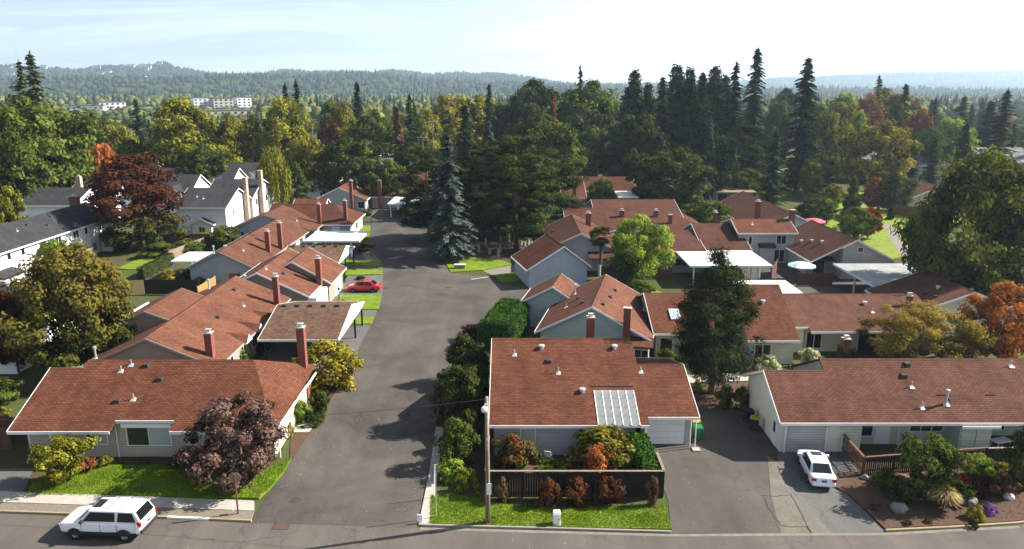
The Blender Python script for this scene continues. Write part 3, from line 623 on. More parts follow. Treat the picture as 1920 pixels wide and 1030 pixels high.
# background library (coarser leaves, seen at 100-400 m)
add_broad('bg_a', 41, 16, 6.5, 1.6, 125, 100, .33, 'round', (1.2, 2.1), limbs=7)
add_broad('bg_b', 43, 18, 6.0, 1.6, 125, 100, .33, 'oval', (1.2, 2.0), limbs=7)
add_broad('bg_c', 45, 13, 6.5, 1.0, 120, 100, .33, 'dome', (1.1, 1.9), limbs=7)
add_broad('bg_d', 47, 20, 4.2, 1.0, 100, 90, .33, 'column', (1.0, 1.7), limbs=4)
add_conifer('bg_fir', 49, 24, 4.6, 1.0, 1.2, 7, .95, .62, .34, .03)
add_conifer('bg_fir2', 51, 24, 4.4, 2.0, 1.05, 7, .85, .68, .24, .02, ragged=.45)
add_conifer('bg_spire', 53, 22, 2.9, .6, .9, 8, .8, .5, .3, .05)
def willow(key, seed, H, R):
    rng = np.random.default_rng(seed); P_, T_, B_, tt = [], [], [], []
    for i in range(240):
        a = rng.random() * 6.283; r = R * np.sqrt(rng.uniform(.05, 1)); top = H * (1 - .45 * (r / R) ** 2) * rng.uniform(.9, 1.02); bot = H * rng.uniform(.08, .5)
        m = 26; z = np.linspace(top, bot, m); q = r + (top - z) * .04
        p = np.stack([q * np.cos(a) + rng.normal(0, .12, m), q * np.sin(a) + rng.normal(0, .12, m), z], 1)
        t = unit(np.array([0, 0, -1.]) + rng.normal(0, .3, (m, 3))); n = unit(np.array([np.cos(a), np.sin(a), .3]) + rng.normal(0, .5, (m, 3)))
        P_.append(p); T_.append(t * .32); B_.append(unit(np.cross(n, t)) * .11); tt.append(.5 + rng.normal(0, .12) + rng.normal(0, .12, m))
    cm = cards(key, np.concatenate(P_), np.concatenate(T_), np.concatenate(B_), np.concatenate(tt), DEFLEAF)
    LIB[key] = (trunkmesh(key + '_wood', H, .3, None, [(1.5, 0, H * .7), (-1.4, .6, H * .7), (.2, -1.5, H * .7)], seed, M['bark']), cm, H, R)
willow('willow', 57, 13, 3.6)
def plant(key, x, y, h, r, leaf, name, label, cat='tree', group=None, rz=None, trunk=True, z=0.0, parts=True):
    tm, cm, H, Rn = LIB[key]
    t = thing(name, label, cat, (x, y, z), random.Random(int(x * 91 + y * 37)).random() * 6.28 if rz is None else rz, group)
    sx, sz = r / Rn, h / H
    if tm is not None and trunk:
        o = link(bpy.data.objects.new('trunk' if cat == 'tree' else 'stem', tm), t); o.scale = (sx ** .5 * sz ** .5,) * 2 + (sz,)
        if abs(sx - sz) > .02: o.scale = (sx, sx, sz)
    c = link(bpy.data.objects.new('crown' if cat == 'tree' else 'foliage', cm), t); c.scale = (sx, sx, sz)
    c.material_slots[0].link = 'OBJECT'; c.material_slots[0].material = LEAF[leaf]
    return t
def tree_px(key, px, Y, top, wpx, leaf, name, label, group=None, cat='tree', mid=None):
    """a tree standing at distance Y whose crown spans wpx pixels and reaches the pixel row top"""
    h = max(1.0, ZatY(top, Y)); x = XatY(px, mid or top, Y)
    return plant(key, x, Y, h, wpx * Y / F / 2 * 1.03, leaf, name, label, cat, group)
def shrub_px(key, px, py, top, wpx, leaf, label, name='shrub', cat='shrub', group=None):
    """px, py: where it meets the ground"""
    x, y = G(px, py); y += wpx * y / F * .25; h = max(.4, ZatY(top, y)); x = XatY(px, py, y)
    return plant(key, x, y, h, wpx * y / F / 2 * 1.05, leaf, name, label, cat, group)
def hedge(name, label, x0, x1, y0, y1, h, leaf='hedge', ls=.10, dens=150, z0=0.0, rz=0.0, bulge=.12, cat='hedge'):
    """clipped hedge: a dark twiggy core and a skin of leaves"""
    rng = np.random.default_rng(int(abs(x0 * 13 + y0 * 7)) + 1); cx, cy = (x0 + x1) / 2, (y0 + y1) / 2; a, b = (x1 - x0) / 2, (y1 - y0) / 2
    t = thing(name, label, cat, (cx, cy, z0), rz)
    area = [('t', 4 * a * b), ('s', 2 * a * h), ('n', 2 * a * h), ('e', 2 * b * h), ('w', 2 * b * h)]; P_, N_ = [], []
    for k, ar in area:
        n = int(ar * dens); u = rng.uniform(-1, 1, n); v = rng.uniform(-1, 1, n)
        if k == 't': p = np.stack([u * a, v * b, np.full(n, h)], 1); q = np.tile([0, 0, 1.], (n, 1))
        elif k in 'sn': sg = -1 if k == 's' else 1; p = np.stack([u * a, np.full(n, sg * b), (v + 1) / 2 * h], 1); q = np.tile([0, sg, .2], (n, 1))
        else: sg = -1 if k == 'w' else 1; p = np.stack([np.full(n, sg * a), u * b, (v + 1) / 2 * h], 1); q = np.tile([sg, 0, .2], (n, 1))
        P_.append(p); N_.append(q)
    p = np.concatenate(P_); q = np.concatenate(N_).astype(float)
    # round the shoulders and make the skin lumpy
    zf = np.clip((p[:, 2] / h - .72) / .28, 0, 1); sh = 1 - bulge * 2 * zf ** 2 * min(1, .9); ex = np.clip((np.abs(p[:, 0]) / a - .7) / .3, 0, 1); ey = np.clip((np.abs(p[:, 1]) / b - .9) / .1, 0, 1)
    p[:, 2] -= bulge * h * .9 * np.maximum(ex, ey) ** 2 * (zf > .98); p[:, 0] *= sh
    lump = np.sin(p[:, 0] * 2.3 + p[:, 1] * 1.9) * .06 + np.sin(p[:, 1] * 3.7 + p[:, 2] * 3.1) * .05
    p += q * (lump[:, None] + rng.normal(0, .05, (len(p), 1))); n = len(p)
    nr = unit(q + rng.normal(0, .55, (n, 3))); tt = perp(nr, rng); bb = np.cross(nr, tt); s = ls * rng.uniform(.7, 1.3, n)
    o = link(bpy.data.objects.new('foliage', cards(name + '_leaves', p, tt * s[:, None], bb * (s * .55)[:, None], .5 + rng.normal(0, .2, n), LEAF[leaf])), t)
    MB().hexa([(-a * .9, -b * .97, 0), (a * .9, -b * .97, 0), (a * .9, b * .97, 0), (-a * .9, b * .97, 0)], [(-a * .62, -b * .93, h * .93), (a * .62, -b * .93, h * .93), (a * .62, b * .93, h * .93), (-a * .62, b * .93, h * .93)]).build('branches', M['twig'], t)
    return t
M['twig'] = plain('hedge_twigs', (.022, .03, .012), .9, .4, 6)
def grass_clump(key, seed, H, R, n=420, w=.02):
    rng = np.random.default_rng(seed); a = rng.random(n) * 6.283; L = H * rng.uniform(.6, 1.1, n); out = rng.uniform(.15, 1, n) * R
    d = np.stack([np.cos(a), np.sin(a), np.zeros(n)], 1)
    p1 = d * (out * .4)[:, None]; p1[:, 2] = L * .62; t1 = d * (out * .32)[:, None] + np.array([0, 0, 1.]) * (L * .34)[:, None]
    p2 = d * (out * .85)[:, None]; p2[:, 2] = L * .85; t2 = d * (out * .4)[:, None] + np.array([0, 0, -1.]) * (L * .08)[:, None]
    b = np.stack([-np.sin(a), np.cos(a), np.zeros(n)], 1) * w
    LIB[key] = (None, cards(key, np.concatenate([p1, p2]), np.concatenate([t1, t2]), np.concatenate([b, b]), .5 + rng.normal(0, .2, 2 * n), DEFLEAF), H, R)
grass_clump('grassclump', 61, 1.0, .8, 900, .025)
# ------------------------------------------------------------------ ground, roads, lawns
def groundmat():
    m, N, Lk, out = nodes('earth_and_rough_grass')
    p = N('ShaderNodeBsdfPrincipled'); p.inputs['Roughness'].default_value = 1; p.inputs['Specular IOR Level'].default_value = .05; Lk(p.outputs[0], out.inputs[0])
    g = N('ShaderNodeNewGeometry')
    n = N('ShaderNodeTexNoise'); n.inputs['Scale'].default_value = .12; n.inputs['Detail'].default_value = 8; n.inputs['Roughness'].default_value = .7; Lk(g.outputs['Position'], n.inputs['Vector'])
    r = N('ShaderNodeValToRGB'); e = r.color_ramp.elements; e[0].position = .36; e[0].color = (.085, .055, .035, 1); e[1].position = .62; e[1].color = (.055, .085, .022, 1)
    Lk(n.outputs[0], r.inputs[0])
    n2 = N('ShaderNodeTexNoise'); n2.inputs['Scale'].default_value = 7; n2.inputs['Detail'].default_value = 5; Lk(g.outputs['Position'], n2.inputs['Vector'])
    mr_ = N('ShaderNodeMapRange'); Lk(n2.outputs[0], mr_.inputs[0]); mr_.inputs[1].default_value = .3; mr_.inputs[2].default_value = .7; mr_.inputs[3].default_value = .65; mr_.inputs[4].default_value = 1.3
    v = N('ShaderNodeVectorMath', operation='SCALE'); Lk(r.outputs[0], v.inputs[0]); Lk(mr_.outputs[0], v.inputs['Scale']); Lk(v.outputs[0], p.inputs['Base Color'])
    b = N('ShaderNodeBump'); b.inputs['Strength'].default_value = .6; b.inputs['Distance'].default_value = .06; Lk(n2.outputs[0], b.inputs['Height']); Lk(b.outputs[0], p.inputs['Normal'])
    return m
def asphalt(name, ca, cb, patch=.12, spots=.25):
    m, N, Lk, out = nodes(name)
    p = N('ShaderNodeBsdfPrincipled'); p.inputs['Roughness'].default_value = .88; p.inputs['Specular IOR Level'].default_value = .2; Lk(p.outputs[0], out.inputs[0])
    g = N('ShaderNodeNewGeometry')
    n = N('ShaderNodeTexNoise'); n.inputs['Scale'].default_value = patch; n.inputs['Detail'].default_value = 9; n.inputs['Roughness'].default_value = .68; n.inputs['Distortion'].default_value = .6; Lk(g.outputs['Position'], n.inputs['Vector'])
    r = N('ShaderNodeValToRGB'); r.color_ramp.elements[0].position = .32; r.color_ramp.elements[1].position = .68; r.color_ramp.elements[0].color = rgb(ca); r.color_ramp.elements[1].color = rgb(cb); Lk(n.outputs[0], r.inputs[0])
    n2 = N('ShaderNodeTexNoise'); n2.inputs['Scale'].default_value = 11; n2.inputs['Detail'].default_value = 6; n2.inputs['Roughness'].default_value = .8; Lk(g.outputs['Position'], n2.inputs['Vector'])
    mr_ = N('ShaderNodeMapRange'); Lk(n2.outputs[0], mr_.inputs[0]); mr_.inputs[1].default_value = .25; mr_.inputs[2].default_value = .75; mr_.inputs[3].default_value = 1 - spots; mr_.inputs[4].default_value = 1 + spots
    # fine hairline cracks
    vo = N('ShaderNodeTexVoronoi', feature='DISTANCE_TO_EDGE'); vo.inputs['Scale'].default_value = .42
    n3 = N('ShaderNodeTexNoise'); n3.inputs['Scale'].default_value = .9; n3.inputs['Detail'].default_value = 6; Lk(g.outputs['Position'], n3.inputs['Vector'])
    ad = N('ShaderNodeVectorMath', operation='MULTIPLY_ADD'); Lk(n3.outputs['Color'], ad.inputs[0]); ad.inputs[1].default_value = (1.6, 1.6, 0); Lk(g.outputs['Position'], ad.inputs[2]); Lk(ad.outputs[0], vo.inputs['Vector'])
    cr_ = N('ShaderNodeMapRange'); Lk(vo.outputs[0], cr_.inputs[0]); cr_.inputs[1].default_value = 0; cr_.inputs[2].default_value = .022; cr_.inputs[3].default_value = .70; cr_.inputs[4].default_value = 1
    n4 = N('ShaderNodeTexNoise'); n4.inputs['Scale'].default_value = .07; Lk(g.outputs['Position'], n4.inputs['Vector'])
    gt = N('ShaderNodeMapRange'); Lk(n4.outputs[0], gt.inputs[0]); gt.inputs[1].default_value = .48; gt.inputs[2].default_value = .56
    cm = N('ShaderNodeMix', data_type='FLOAT'); Lk(gt.outputs[0], cm.inputs[0]); cm.inputs[2].default_value = 1; Lk(cr_.outputs[0], cm.inputs[3])
    # oil drips, tyre polish and dusty bands
    n5 = N('ShaderNodeTexNoise'); n5.inputs['Scale'].default_value = .9; n5.inputs['Detail'].default_value = 7; n5.inputs['Roughness'].default_value = .85; Lk(g.outputs['Position'], n5.inputs['Vector'])
    o5 = N('ShaderNodeMapRange'); Lk(n5.outputs[0], o5.inputs[0]); o5.inputs[1].default_value = .60; o5.inputs[2].default_value = .74; o5.inputs[3].default_value = 1; o5.inputs[4].default_value = .72
    mp5 = N('ShaderNodeMapping'); mp5.inputs['Scale'].default_value = (.55, .035, 1); Lk(g.outputs['Position'], mp5.inputs[0])
    n6 = N('ShaderNodeTexNoise'); n6.inputs['Scale'].default_value = 1; n6.inputs['Detail'].default_value = 5; n6.inputs['Roughness'].default_value = .7; Lk(mp5.outputs[0], n6.inputs['Vector'])
    o6 = N('ShaderNodeMapRange'); Lk(n6.outputs[0], o6.inputs[0]); o6.inputs[1].default_value = .3; o6.inputs[2].default_value = .7; o6.inputs[3].default_value = .86; o6.inputs[4].default_value = 1.16
    m5 = N('ShaderNodeMath', operation='MULTIPLY'); Lk(o5.outputs[0], m5.inputs[0]); Lk(o6.outputs[0], m5.inputs[1])
    m6 = N('ShaderNodeMath', operation='MULTIPLY'); Lk(mr_.outputs[0], m6.inputs[0]); Lk(m5.outputs[0], m6.inputs[1])
    mm = N('ShaderNodeMath', operation='MULTIPLY'); Lk(m6.outputs[0], mm.inputs[0]); Lk(cm.outputs[0], mm.inputs[1])
    v = N('ShaderNodeVectorMath', operation='SCALE'); Lk(r.outputs[0], v.inputs[0]); Lk(mm.outputs[0], v.inputs['Scale']); Lk(v.outputs[0], p.inputs['Base Color'])
    b = N('ShaderNodeBump'); b.inputs['Strength'].default_value = .35; b.inputs['Distance'].default_value = .02; Lk(n2.outputs[0], b.inputs['Height']); Lk(b.outputs[0], p.inputs['Normal'])
    return m
def lawnmat(name, ca, cb):
    m, N, Lk, out = nodes(name)
    p = N('ShaderNodeBsdfPrincipled'); p.inputs['Roughness'].default_value = .9; p.inputs['Specular IOR Level'].default_value = .1; Lk(p.outputs[0], out.inputs[0])
    g = N('ShaderNodeNewGeometry')
    n = N('ShaderNodeTexNoise'); n.inputs['Scale'].default_value = .8; n.inputs['Detail'].default_value = 8; n.inputs['Roughness'].default_value = .7; Lk(g.outputs['Position'], n.inputs['Vector'])
    r = N('ShaderNodeValToRGB'); r.color_ramp.elements[0].position = .34; r.color_ramp.elements[1].position = .66; r.color_ramp.elements[0].color = rgb(ca); r.color_ramp.elements[1].color = rgb(cb); Lk(n.outputs[0], r.inputs[0])
    n2 = N('ShaderNodeTexNoise'); n2.inputs['Scale'].default_value = 14; n2.inputs['Detail'].default_value = 5; Lk(g.outputs['Position'], n2.inputs['Vector'])
    mr_ = N('ShaderNodeMapRange'); Lk(n2.outputs[0], mr_.inputs[0]); mr_.inputs[1].default_value = .3; mr_.inputs[2].default_value = .7; mr_.inputs[3].default_value = .72; mr_.inputs[4].default_value = 1.22
    nw = N('ShaderNodeTexNoise'); nw.inputs['Scale'].default_value = .55; nw.inputs['Detail'].default_value = 6; nw.inputs['Roughness'].default_value = .75; nw.inputs['Distortion'].default_value = 1.2; Lk(g.outputs['Position'], nw.inputs['Vector'])
    rw = N('ShaderNodeMapRange'); Lk(nw.outputs[0], rw.inputs[0]); rw.inputs[1].default_value = .50; rw.inputs[2].default_value = .70
    mw = N('ShaderNodeMix', data_type='RGBA'); Lk(rw.outputs[0], mw.inputs[0]); Lk(r.outputs[0], mw.inputs[6]); mw.inputs[7].default_value = (.13, .125, .035, 1)
    v = N('ShaderNodeVectorMath', operation='SCALE'); Lk(mw.outputs[2], v.inputs[0]); Lk(mr_.outputs[0], v.inputs['Scale']); Lk(v.outputs[0], p.inputs['Base Color'])
    b = N('ShaderNodeBump'); b.inputs['Strength'].default_value = .7; b.inputs['Distance'].default_value = .06; Lk(n2.outputs[0], b.inputs['Height']); Lk(b.outputs[0], p.inputs['Normal'])
    return m
M['ground'] = groundmat()
M['road'] = asphalt('asphalt_road', (.080, .070, .061), (.108, .094, .081), .16, .18)
M['lane'] = asphalt('asphalt_lane', (.043, .038, .033), (.098, .087, .075), .13, .2)
M['drive'] = asphalt('asphalt_drive', (.060, .053, .045), (.088, .077, .065), .25, .22)
M['old_drive'] = asphalt('old_concrete_drive', (.10, .088, .072), (.15, .13, .105), .35, .2)
M['grey_drive'] = asphalt('grey_concrete_drive', (.085, .083, .078), (.118, .113, .104), .4, .18)
M['lawn'] = lawnmat('lawn_grass', (.085, .145, .009), (.17, .25, .016))
M['park'] = lawnmat('park_grass', (.13, .18, .02), (.21, .265, .034))
M['mulch'] = plain('bark_mulch', (.085, .047, .030), .95, .5, 9, .8, 40)
M['gravel'] = plain('gravel_verge', (.19, .158, .122), .95, .35, 14, .8, 40)
M['path'] = plain('park_path', (.18, .16, .135), .95, .15, 2, .3, 30)
M['gutter'] = plain('gutter_concrete', (.17, .15, .125), .9, .25, 1.5, .3, 20)
M['kerb'] = plain('kerb_concrete', (.24, .21, .17), .9, .2, 2, .4, 20)
M['kerb_yellow'] = plain('worn_yellow_kerb', (.34, .25, .085), .85, .25, 2.5, .4, 20, col2=(.30, .25, .17))
M['crack'] = plain('crack_sealant', (.03, .026, .022), .9, .2, 5)
def sheet(name, poly, z, mat, label, cat='ground', skirt=0.0):
    k = MB()
    if skirt: k.prism(poly, z - skirt, z)
    else: k.face([(x, y, z) for x, y in poly])
    return structure(name, k, mat, label, cat)
def PX(*pts, h=0.0): return [G(x, y, h) for x, y in pts]
sheet('ground', [(-9000, -200), (9000, -200), (9000, 12000), (-9000, 12000)], -.02, M['ground'], 'bare earth and rough grass under the whole neighbourhood')
KERB_L = [(-75, 44.6), (-50, 42.4), (-32.3, 41.0), (-22.3, 40.4), (-16.1, 39.95)]
KERB_C = [(-5.6, 39.5), (1.3, 39.2), (9.6, 38.8)]
KERB_R = [(22.6, 38.95), (26.5, 39.25), (30.9, 39.7), (38, 40.9), (50, 43.6), (75, 50)]
road = KERB_L + KERB_C + [(16.7, 38.7)] + KERB_R + [(75, 5), (-75, 5)]
sheet('road', road[::-1], .0, M['road'], 'worn grey asphalt street running past the front of the houses', 'road')
lane = [(-16.2, 39.9), (-5.6, 39.4), (-5.75, 46), (-6.0, 54), (-5.5, 64), (-4.6, 70), (-3.2, 77), (1.3, 79.8), (3.1, 84.5), (3.3, 94), (-1.5, 96.5), (-3.8, 101), (-8.6, 102.6),
        (-13.4, 122), (-15.6, 136), (-14, 142), (12, 140), (22, 146), (22, 150), (12, 148), (-14, 152), (-19, 161), (-31.5, 161), (-31, 155), (-28.5, 140), (-24, 121), (-19.3, 106.5), (-16.6, 90), (-16.0, 80.5), (-15.6, 62), (-15.9, 47)]
sheet('lane', lane, .004, M['lane'], 'dark patched asphalt lane leading between the red roofed homes', 'road')
apron = [(-25, 64.5), (-15.62, 64.5), (-15.8, 75), (-16.0, 80.5), (-16.6, 90), (-19.3, 106.5), (-24, 121), (-33.5, 121), (-33.5, 98), (-25, 96)]
sheet('driveway_apron', apron, .002, M['grey_drive'], 'grey parking aprons beside the lane under the carports', 'driveway')
sheet('driveway', [(9.6, 38.82), (16.2, 38.74), (17.0, 43), (18.6, 48.4), (19.6, 49), (19.7, 57), (14.1, 57), (13.7, 50.2), (10.15, 50.2), (10.15, 42.5)], .006, M['drive'], 'brown asphalt driveway in front of the white garage door', 'driveway')
sheet('driveway', [(16.2, 38.74), (19.3, 38.8), (18.5, 43.4), (19.1, 47.5), (18.62, 48.38), (17.02, 43)], .006, M['old_drive'], 'strip of old tan concrete driveway crossed by sealed cracks', 'driveway')
sheet('driveway', [(19.3, 38.8), (22.6, 38.97), (22.2, 43.0), (24.4, 46.2), (24.4, 49.2), (19.62, 49.2), (19.1, 47.5), (18.5, 43.4)], .0065, M['grey_drive'], 'grey concrete driveway under the white sedan', 'driveway')
sheet('driveway', PX((-60, 880), (63, 878), (52, 905), (35, 940), (-60, 940)), .01, M['grey_drive'], 'grey driveway beside the yellow leaved little maple', 'driveway')
sheet('sidewalk', [(-75, 47), (-33, 43.35), (-16.7, 42.25), (-16.3, 41.1), (-33, 42.1), (-75, 45.8)], .11, M['concrete'], 'tan concrete sidewalk between the front lawn and the parked sport utility vehicle', 'sidewalk', .13)
sheet('gravel_verge', [(-75, 45.75), (-33, 42.05), (-16.3, 41.05), (-16.15, 40.1), (-22.3, 40.55), (-32.3, 41.15), (-50, 42.55), (-75, 44.75)], .10, M['gravel'], 'gravel verge between sidewalk and yellow kerb', 'verge', .12)
def sweep(name, pts, w, z1, mat, label):
    L_, R2 = [], []
    for i, p in enumerate(pts):
        a = Vector(pts[max(i - 1, 0)]); b = Vector(pts[min(i + 1, len(pts) - 1)]); d = (b - a).normalized(); n = Vector((-d.y, d.x))
        L_.append((p[0] + n.x * w, p[1] + n.y * w)); R2.append((p[0], p[1]))
    k = MB(); k.prism(R2 + L_[::-1], -.05, z1)
    o = structure(name, k, mat, label, 'kerb'); bv = o.modifiers.new('b', 'BEVEL'); bv.width = .025; bv.segments = 2; return o
sweep('kerb', KERB_L[:4] + [(-21.5, 40.35)], .16, .135, M['kerb_yellow'], 'worn yellow painted kerb beside the white sport utility vehicle')
sweep('kerb', [(-21.5, 40.35), (-18.8, 40.15)], .16, .135, M['white_trim'], 'short white painted length of kerb behind the white sport utility vehicle')
sweep('kerb', [(-18.8, 40.15), (-16.1, 39.95)], .16, .135, M['kerb_yellow'], 'worn yellow painted kerb end at the street corner by the stop sign')
sweep('kerb', KERB_C, .16, .135, M['kerb'], 'grey concrete kerb along the lawn with the utility pole')
sweep('kerb', KERB_R, .16, .135, M['kerb_yellow'], 'worn tan kerb curving along the mulched shrub bed')
sheet('gutter', [(-5.6, 39.44), (9.6, 38.74), (22.6, 38.88), (31, 39.6), (31, 39.35), (22.6, 38.62), (9.6, 38.48), (-5.6, 39.18)], .008, M['gutter'], 'pale concrete gutter strip along the kerb and driveways', 'gutter')
sheet('lane_edging', [(-5.72, 39.6), (-5.0, 39.6), (-5.15, 46), (-5.4, 53), (-6.0, 53), (-5.76, 46)], .09, M['concrete'], 'pale concrete edging strip at the mouth of the lane', 'edging', .1)
# cracks sealed across the old drive
def ribbon(pts, w, z):
    k = MB(); pts = [Vector(p) for p in pts]
    for a, b in zip(pts[:-1], pts[1:]):
        d = (b - a).normalized(); n = Vector((-d.y, d.x)) * w; k.face([(a.x - n.x, a.y - n.y, z), (b.x - n.x, b.y - n.y, z), (b.x + n.x, b.y + n.y, z), (a.x + n.x, a.y + n.y, z)])
    return k
for i, c in enumerate([[(1425, 930), (1452, 931), (1484, 927)], [(1432, 932), (1441, 955), (1464, 985), (1482, 989), (1512, 988), (1522, 1000)], [(1483, 928), (1496, 952), (1508, 975), (1520, 1000)], [(1458, 873), (1466, 893)]]):
    pts = []
    rng = random.Random(i)
    for a, b in zip(c[:-1], c[1:]):
        for s in range(5): pts.append(G(a[0] + (b[0] - a[0]) * s / 5 + rng.uniform(-1.2, 1.2), a[1] + (b[1] - a[1]) * s / 5 + rng.uniform(-1, 1)))
    pts.append(G(*c[-1]))
    structure('driveway_crack', ribbon(pts, .035, .0105), M['crack'], 'dark sealed crack wandering over the old driveway', 'crack')
patch = [G(x, y) for x, y in [(735, 534), (760, 535), (790, 540), (820, 546), (850, 550), (890, 551), (915, 549)]]
structure('lane_patch', ribbon(patch, .55, .009), M['path_dark'] if 'path_dark' in M else M['drive'], 'long dark repaired trench strip across the lane', 'road patch')
structure('parking_line', ribbon([G(884, 524), G(919, 519)], .07, .0095), M['white_trim'], 'short white painted parking line beside the island path', 'road marking')
# lawns
LAWNS = []
def lawn(poly, label, mat='lawn', z=.10, near=False):
    o = sheet('lawn', poly, z, M[mat], label, 'lawn', .12); LAWNS.append((poly, z, near)); return o
lawn(PX((48, 930), (70, 900), (120, 884), (200, 874), (320, 874), (345, 900), (400, 912), (460, 912), (500, 880), (546, 862), (530, 890), (506, 918), (486, 936), (300, 933))[::-1], 'bright front lawn shaded by the plum coloured tree', near=True)
lawn(PX((806, 984), (808, 932), (845, 927), (900, 940), (960, 950), (1080, 957), (1180, 950), (1244, 948), (1260, 994), (1120, 992), (960, 988)), 'bright lawn strip between fence and kerb around the utility pole', near=True)
lawn([(-21.6, 84.3), (-16.1, 84.6), (-16.9, 91.2), (-22.2, 90.8)], 'small green lawn beside the red car')
lawn([(-19.6, 78.8), (-15.9, 79.0), (-16.1, 81.6), (-20, 81.4)], 'narrow strip of lawn behind the brown carport post')
lawn([(-26.2, 106.8), (-19.6, 106.9), (-20.3, 110.6), (-26.6, 110.2)], 'narrow lawn strip in front of the white flat carport')
lawn([(-25.2, 101.2), (-18.6, 101.6), (-19.2, 105.0), (-25.4, 104.8)], 'shaded lawn patch beyond the red car')
lawn([(-28, 128), (-25.5, 128), (-27.4, 140), (-29, 140)], 'lawn strip by the far end of the lane')
lawn([(-12.8, 120.8), (-8.9, 103.0), (-4.3, 104.2), (0.2, 107.7), (-1.6, 110.5), (-6.4, 112.8), (-8.1, 120.5)], 'rounded island lawn under the blue spruce')
lawn([(-2.4, 128), (2.6, 122.5), (5.8, 127), (6.4, 137), (2.6, 138.8), (-2.2, 133)], 'lawn behind the bark bed with upright logs')
lawn([(-2.7, 101.2), (-1.4, 97.4), (2.4, 98.8), (2.2, 104.0)], 'small lawn corner beside the blue grey gable wall')
lawn([(16.5, 84), (20, 83), (21, 90), (19, 93), (17, 91)], 'dry back garden lawn behind the pale green house', 'park')
lawn([(-58.5, 105), (-52.5, 104), (-51.8, 114), (-58.5, 114.5)], 'hidden back garden lawn between the fences')
lawn([(56, 108), (60, 112), (69, 116), (74, 130), (95, 150), (110, 185), (75, 190), (66, 160), (58, 132)], 'open sunny park lawn crossed by a winding path', 'park', .05)
sheet('bark_bed', [(-7.9, 120.2), (-6.4, 113), (-1.5, 110.7), (3.4, 113.5), (4.6, 121), (2.4, 122.4), (-2.4, 128.2), (-5.4, 131)], .06, M['mulch'], 'round bed of reddish bark under the tall pines', 'bed', .08)
sheet('mulch_bed', [(22.65, 39.2), (26.5, 39.5), (30.9, 39.95), (38, 41.15), (50, 43.9), (50, 47.2), (33, 46.8), (22.6, 45.8), (21.4, 44.6), (22.2, 42.9)], .11, M['mulch'], 'brown mulch shrub bed between street kerb and deck fence', 'bed', .13)
sheet('mulch_bed', [(14.2, 57.05), (19.6, 57.05), (30, 58), (30, 63), (14.2, 61.5)], .05, M['mulch'], 'reddish bark bed around the foot of the black pine', 'bed', .07)
sheet('mulch_bed', PX((543, 864), (560, 842), (583, 809), (606, 772), (642, 716), (655, 694), (640, 694), (612, 730), (575, 790), (545, 822))[::-1], .03, M['mulch'], 'brown mulch strip between the lane and the yellow bushes', 'bed', .05)
sheet('walkway', [(14.2, 61.7), (30, 63.2), (30, 65.0), (14.2, 63.6)], .055, M['concrete'], 'tan concrete walkway behind the black pine', 'path', .07)
sheet('walkway', PX((540, 794), (592, 794), (580, 811), (535, 812))[::-1], .05, M['concrete'], 'concrete walkway from the lane to the corner house', 'path', .07)
sheet('walkway', [(-4.3, 104.0), (-2.8, 101.3), (2.2, 104.2), (5, 108.5), (4.6, 113), (3.5, 113.2), (.3, 107.5)], .03, M['path'], 'tan path between the island lawns', 'path', .05)
structure('park_path', ribbon([(62.5, 112), (66, 122), (69, 130), (72, 136), (73, 142), (71.5, 148), (73, 155), (78, 164), (84, 172)], .85, .058), M['path'], 'narrow winding path through the park lawn', 'path')
sheet('courtyard', [(28, 84), (56, 84), (56, 99), (36, 108), (24, 108), (24, 94)], .006, M['lane'], 'shaded asphalt parking court behind the long house', 'driveway')
sheet('patio', [(-1.2, 43.2), (9.6, 43.2), (9.6, 48.6), (-1.2, 48.6)], .03, M['mulch'], 'planted courtyard behind the dark fence', 'patio', .05)
# grass blades on the two front lawns
def inside(poly, X, Y):
    r = np.zeros(len(X), bool); n = len(poly)
    for i in range(n):
        x1, y1 = poly[i]; x2, y2 = poly[(i + 1) % n]
        c = ((y1 > Y) != (y2 > Y)) & (X < (x2 - x1) * (Y - y1) / (y2 - y1 + 1e-12) + x1); r ^= c
    return r
def blades(poly, z, label, dens, mat, seed):
    rng = np.random.default_rng(seed); P_ = np.array(poly); lo, hi = P_.min(0), P_.max(0); n = int((hi - lo).prod() * dens)
    X = rng.uniform(lo[0], hi[0], n); Y = rng.uniform(lo[1], hi[1], n); k = inside(poly, X, Y); X, Y = X[k], Y[k]; n = len(X); X = X + rng.normal(0, .05, n); Y = Y + rng.normal(0, .05, n)
    h = rng.uniform(.03, .075, n) * (1 + .4 * np.sin(X * 1.3) * np.sin(Y * 1.7)); t = unit(np.stack([rng.normal(0, .5, n), rng.normal(0, .5, n), np.ones(n)], 1)) * h[:, None]
    b = np.stack([rng.normal(0, 1, n), rng.normal(0, 1, n), np.zeros(n)], 1); b = unit(b) * .018
    o = link(bpy.data.objects.new('grass', cards('grass_blades', np.stack([X, Y, z + h * .8], 1), t, b, .5 + rng.normal(0, .2, n), mat)))
    tag(o, label, 'grass', kind='stuff')
LEAF['grass'] = leafmat('grass_blades', (.075, .135, .008), (.175, .255, .02), .25, noise=.8)
blades(LAWNS[0][0], .10, 'short mown grass blades of the corner house lawn', 420, LEAF['grass'], 5)
blades(LAWNS[1][0], .10, 'short mown grass blades of the lawn by the utility pole', 420, LEAF['grass'], 6)

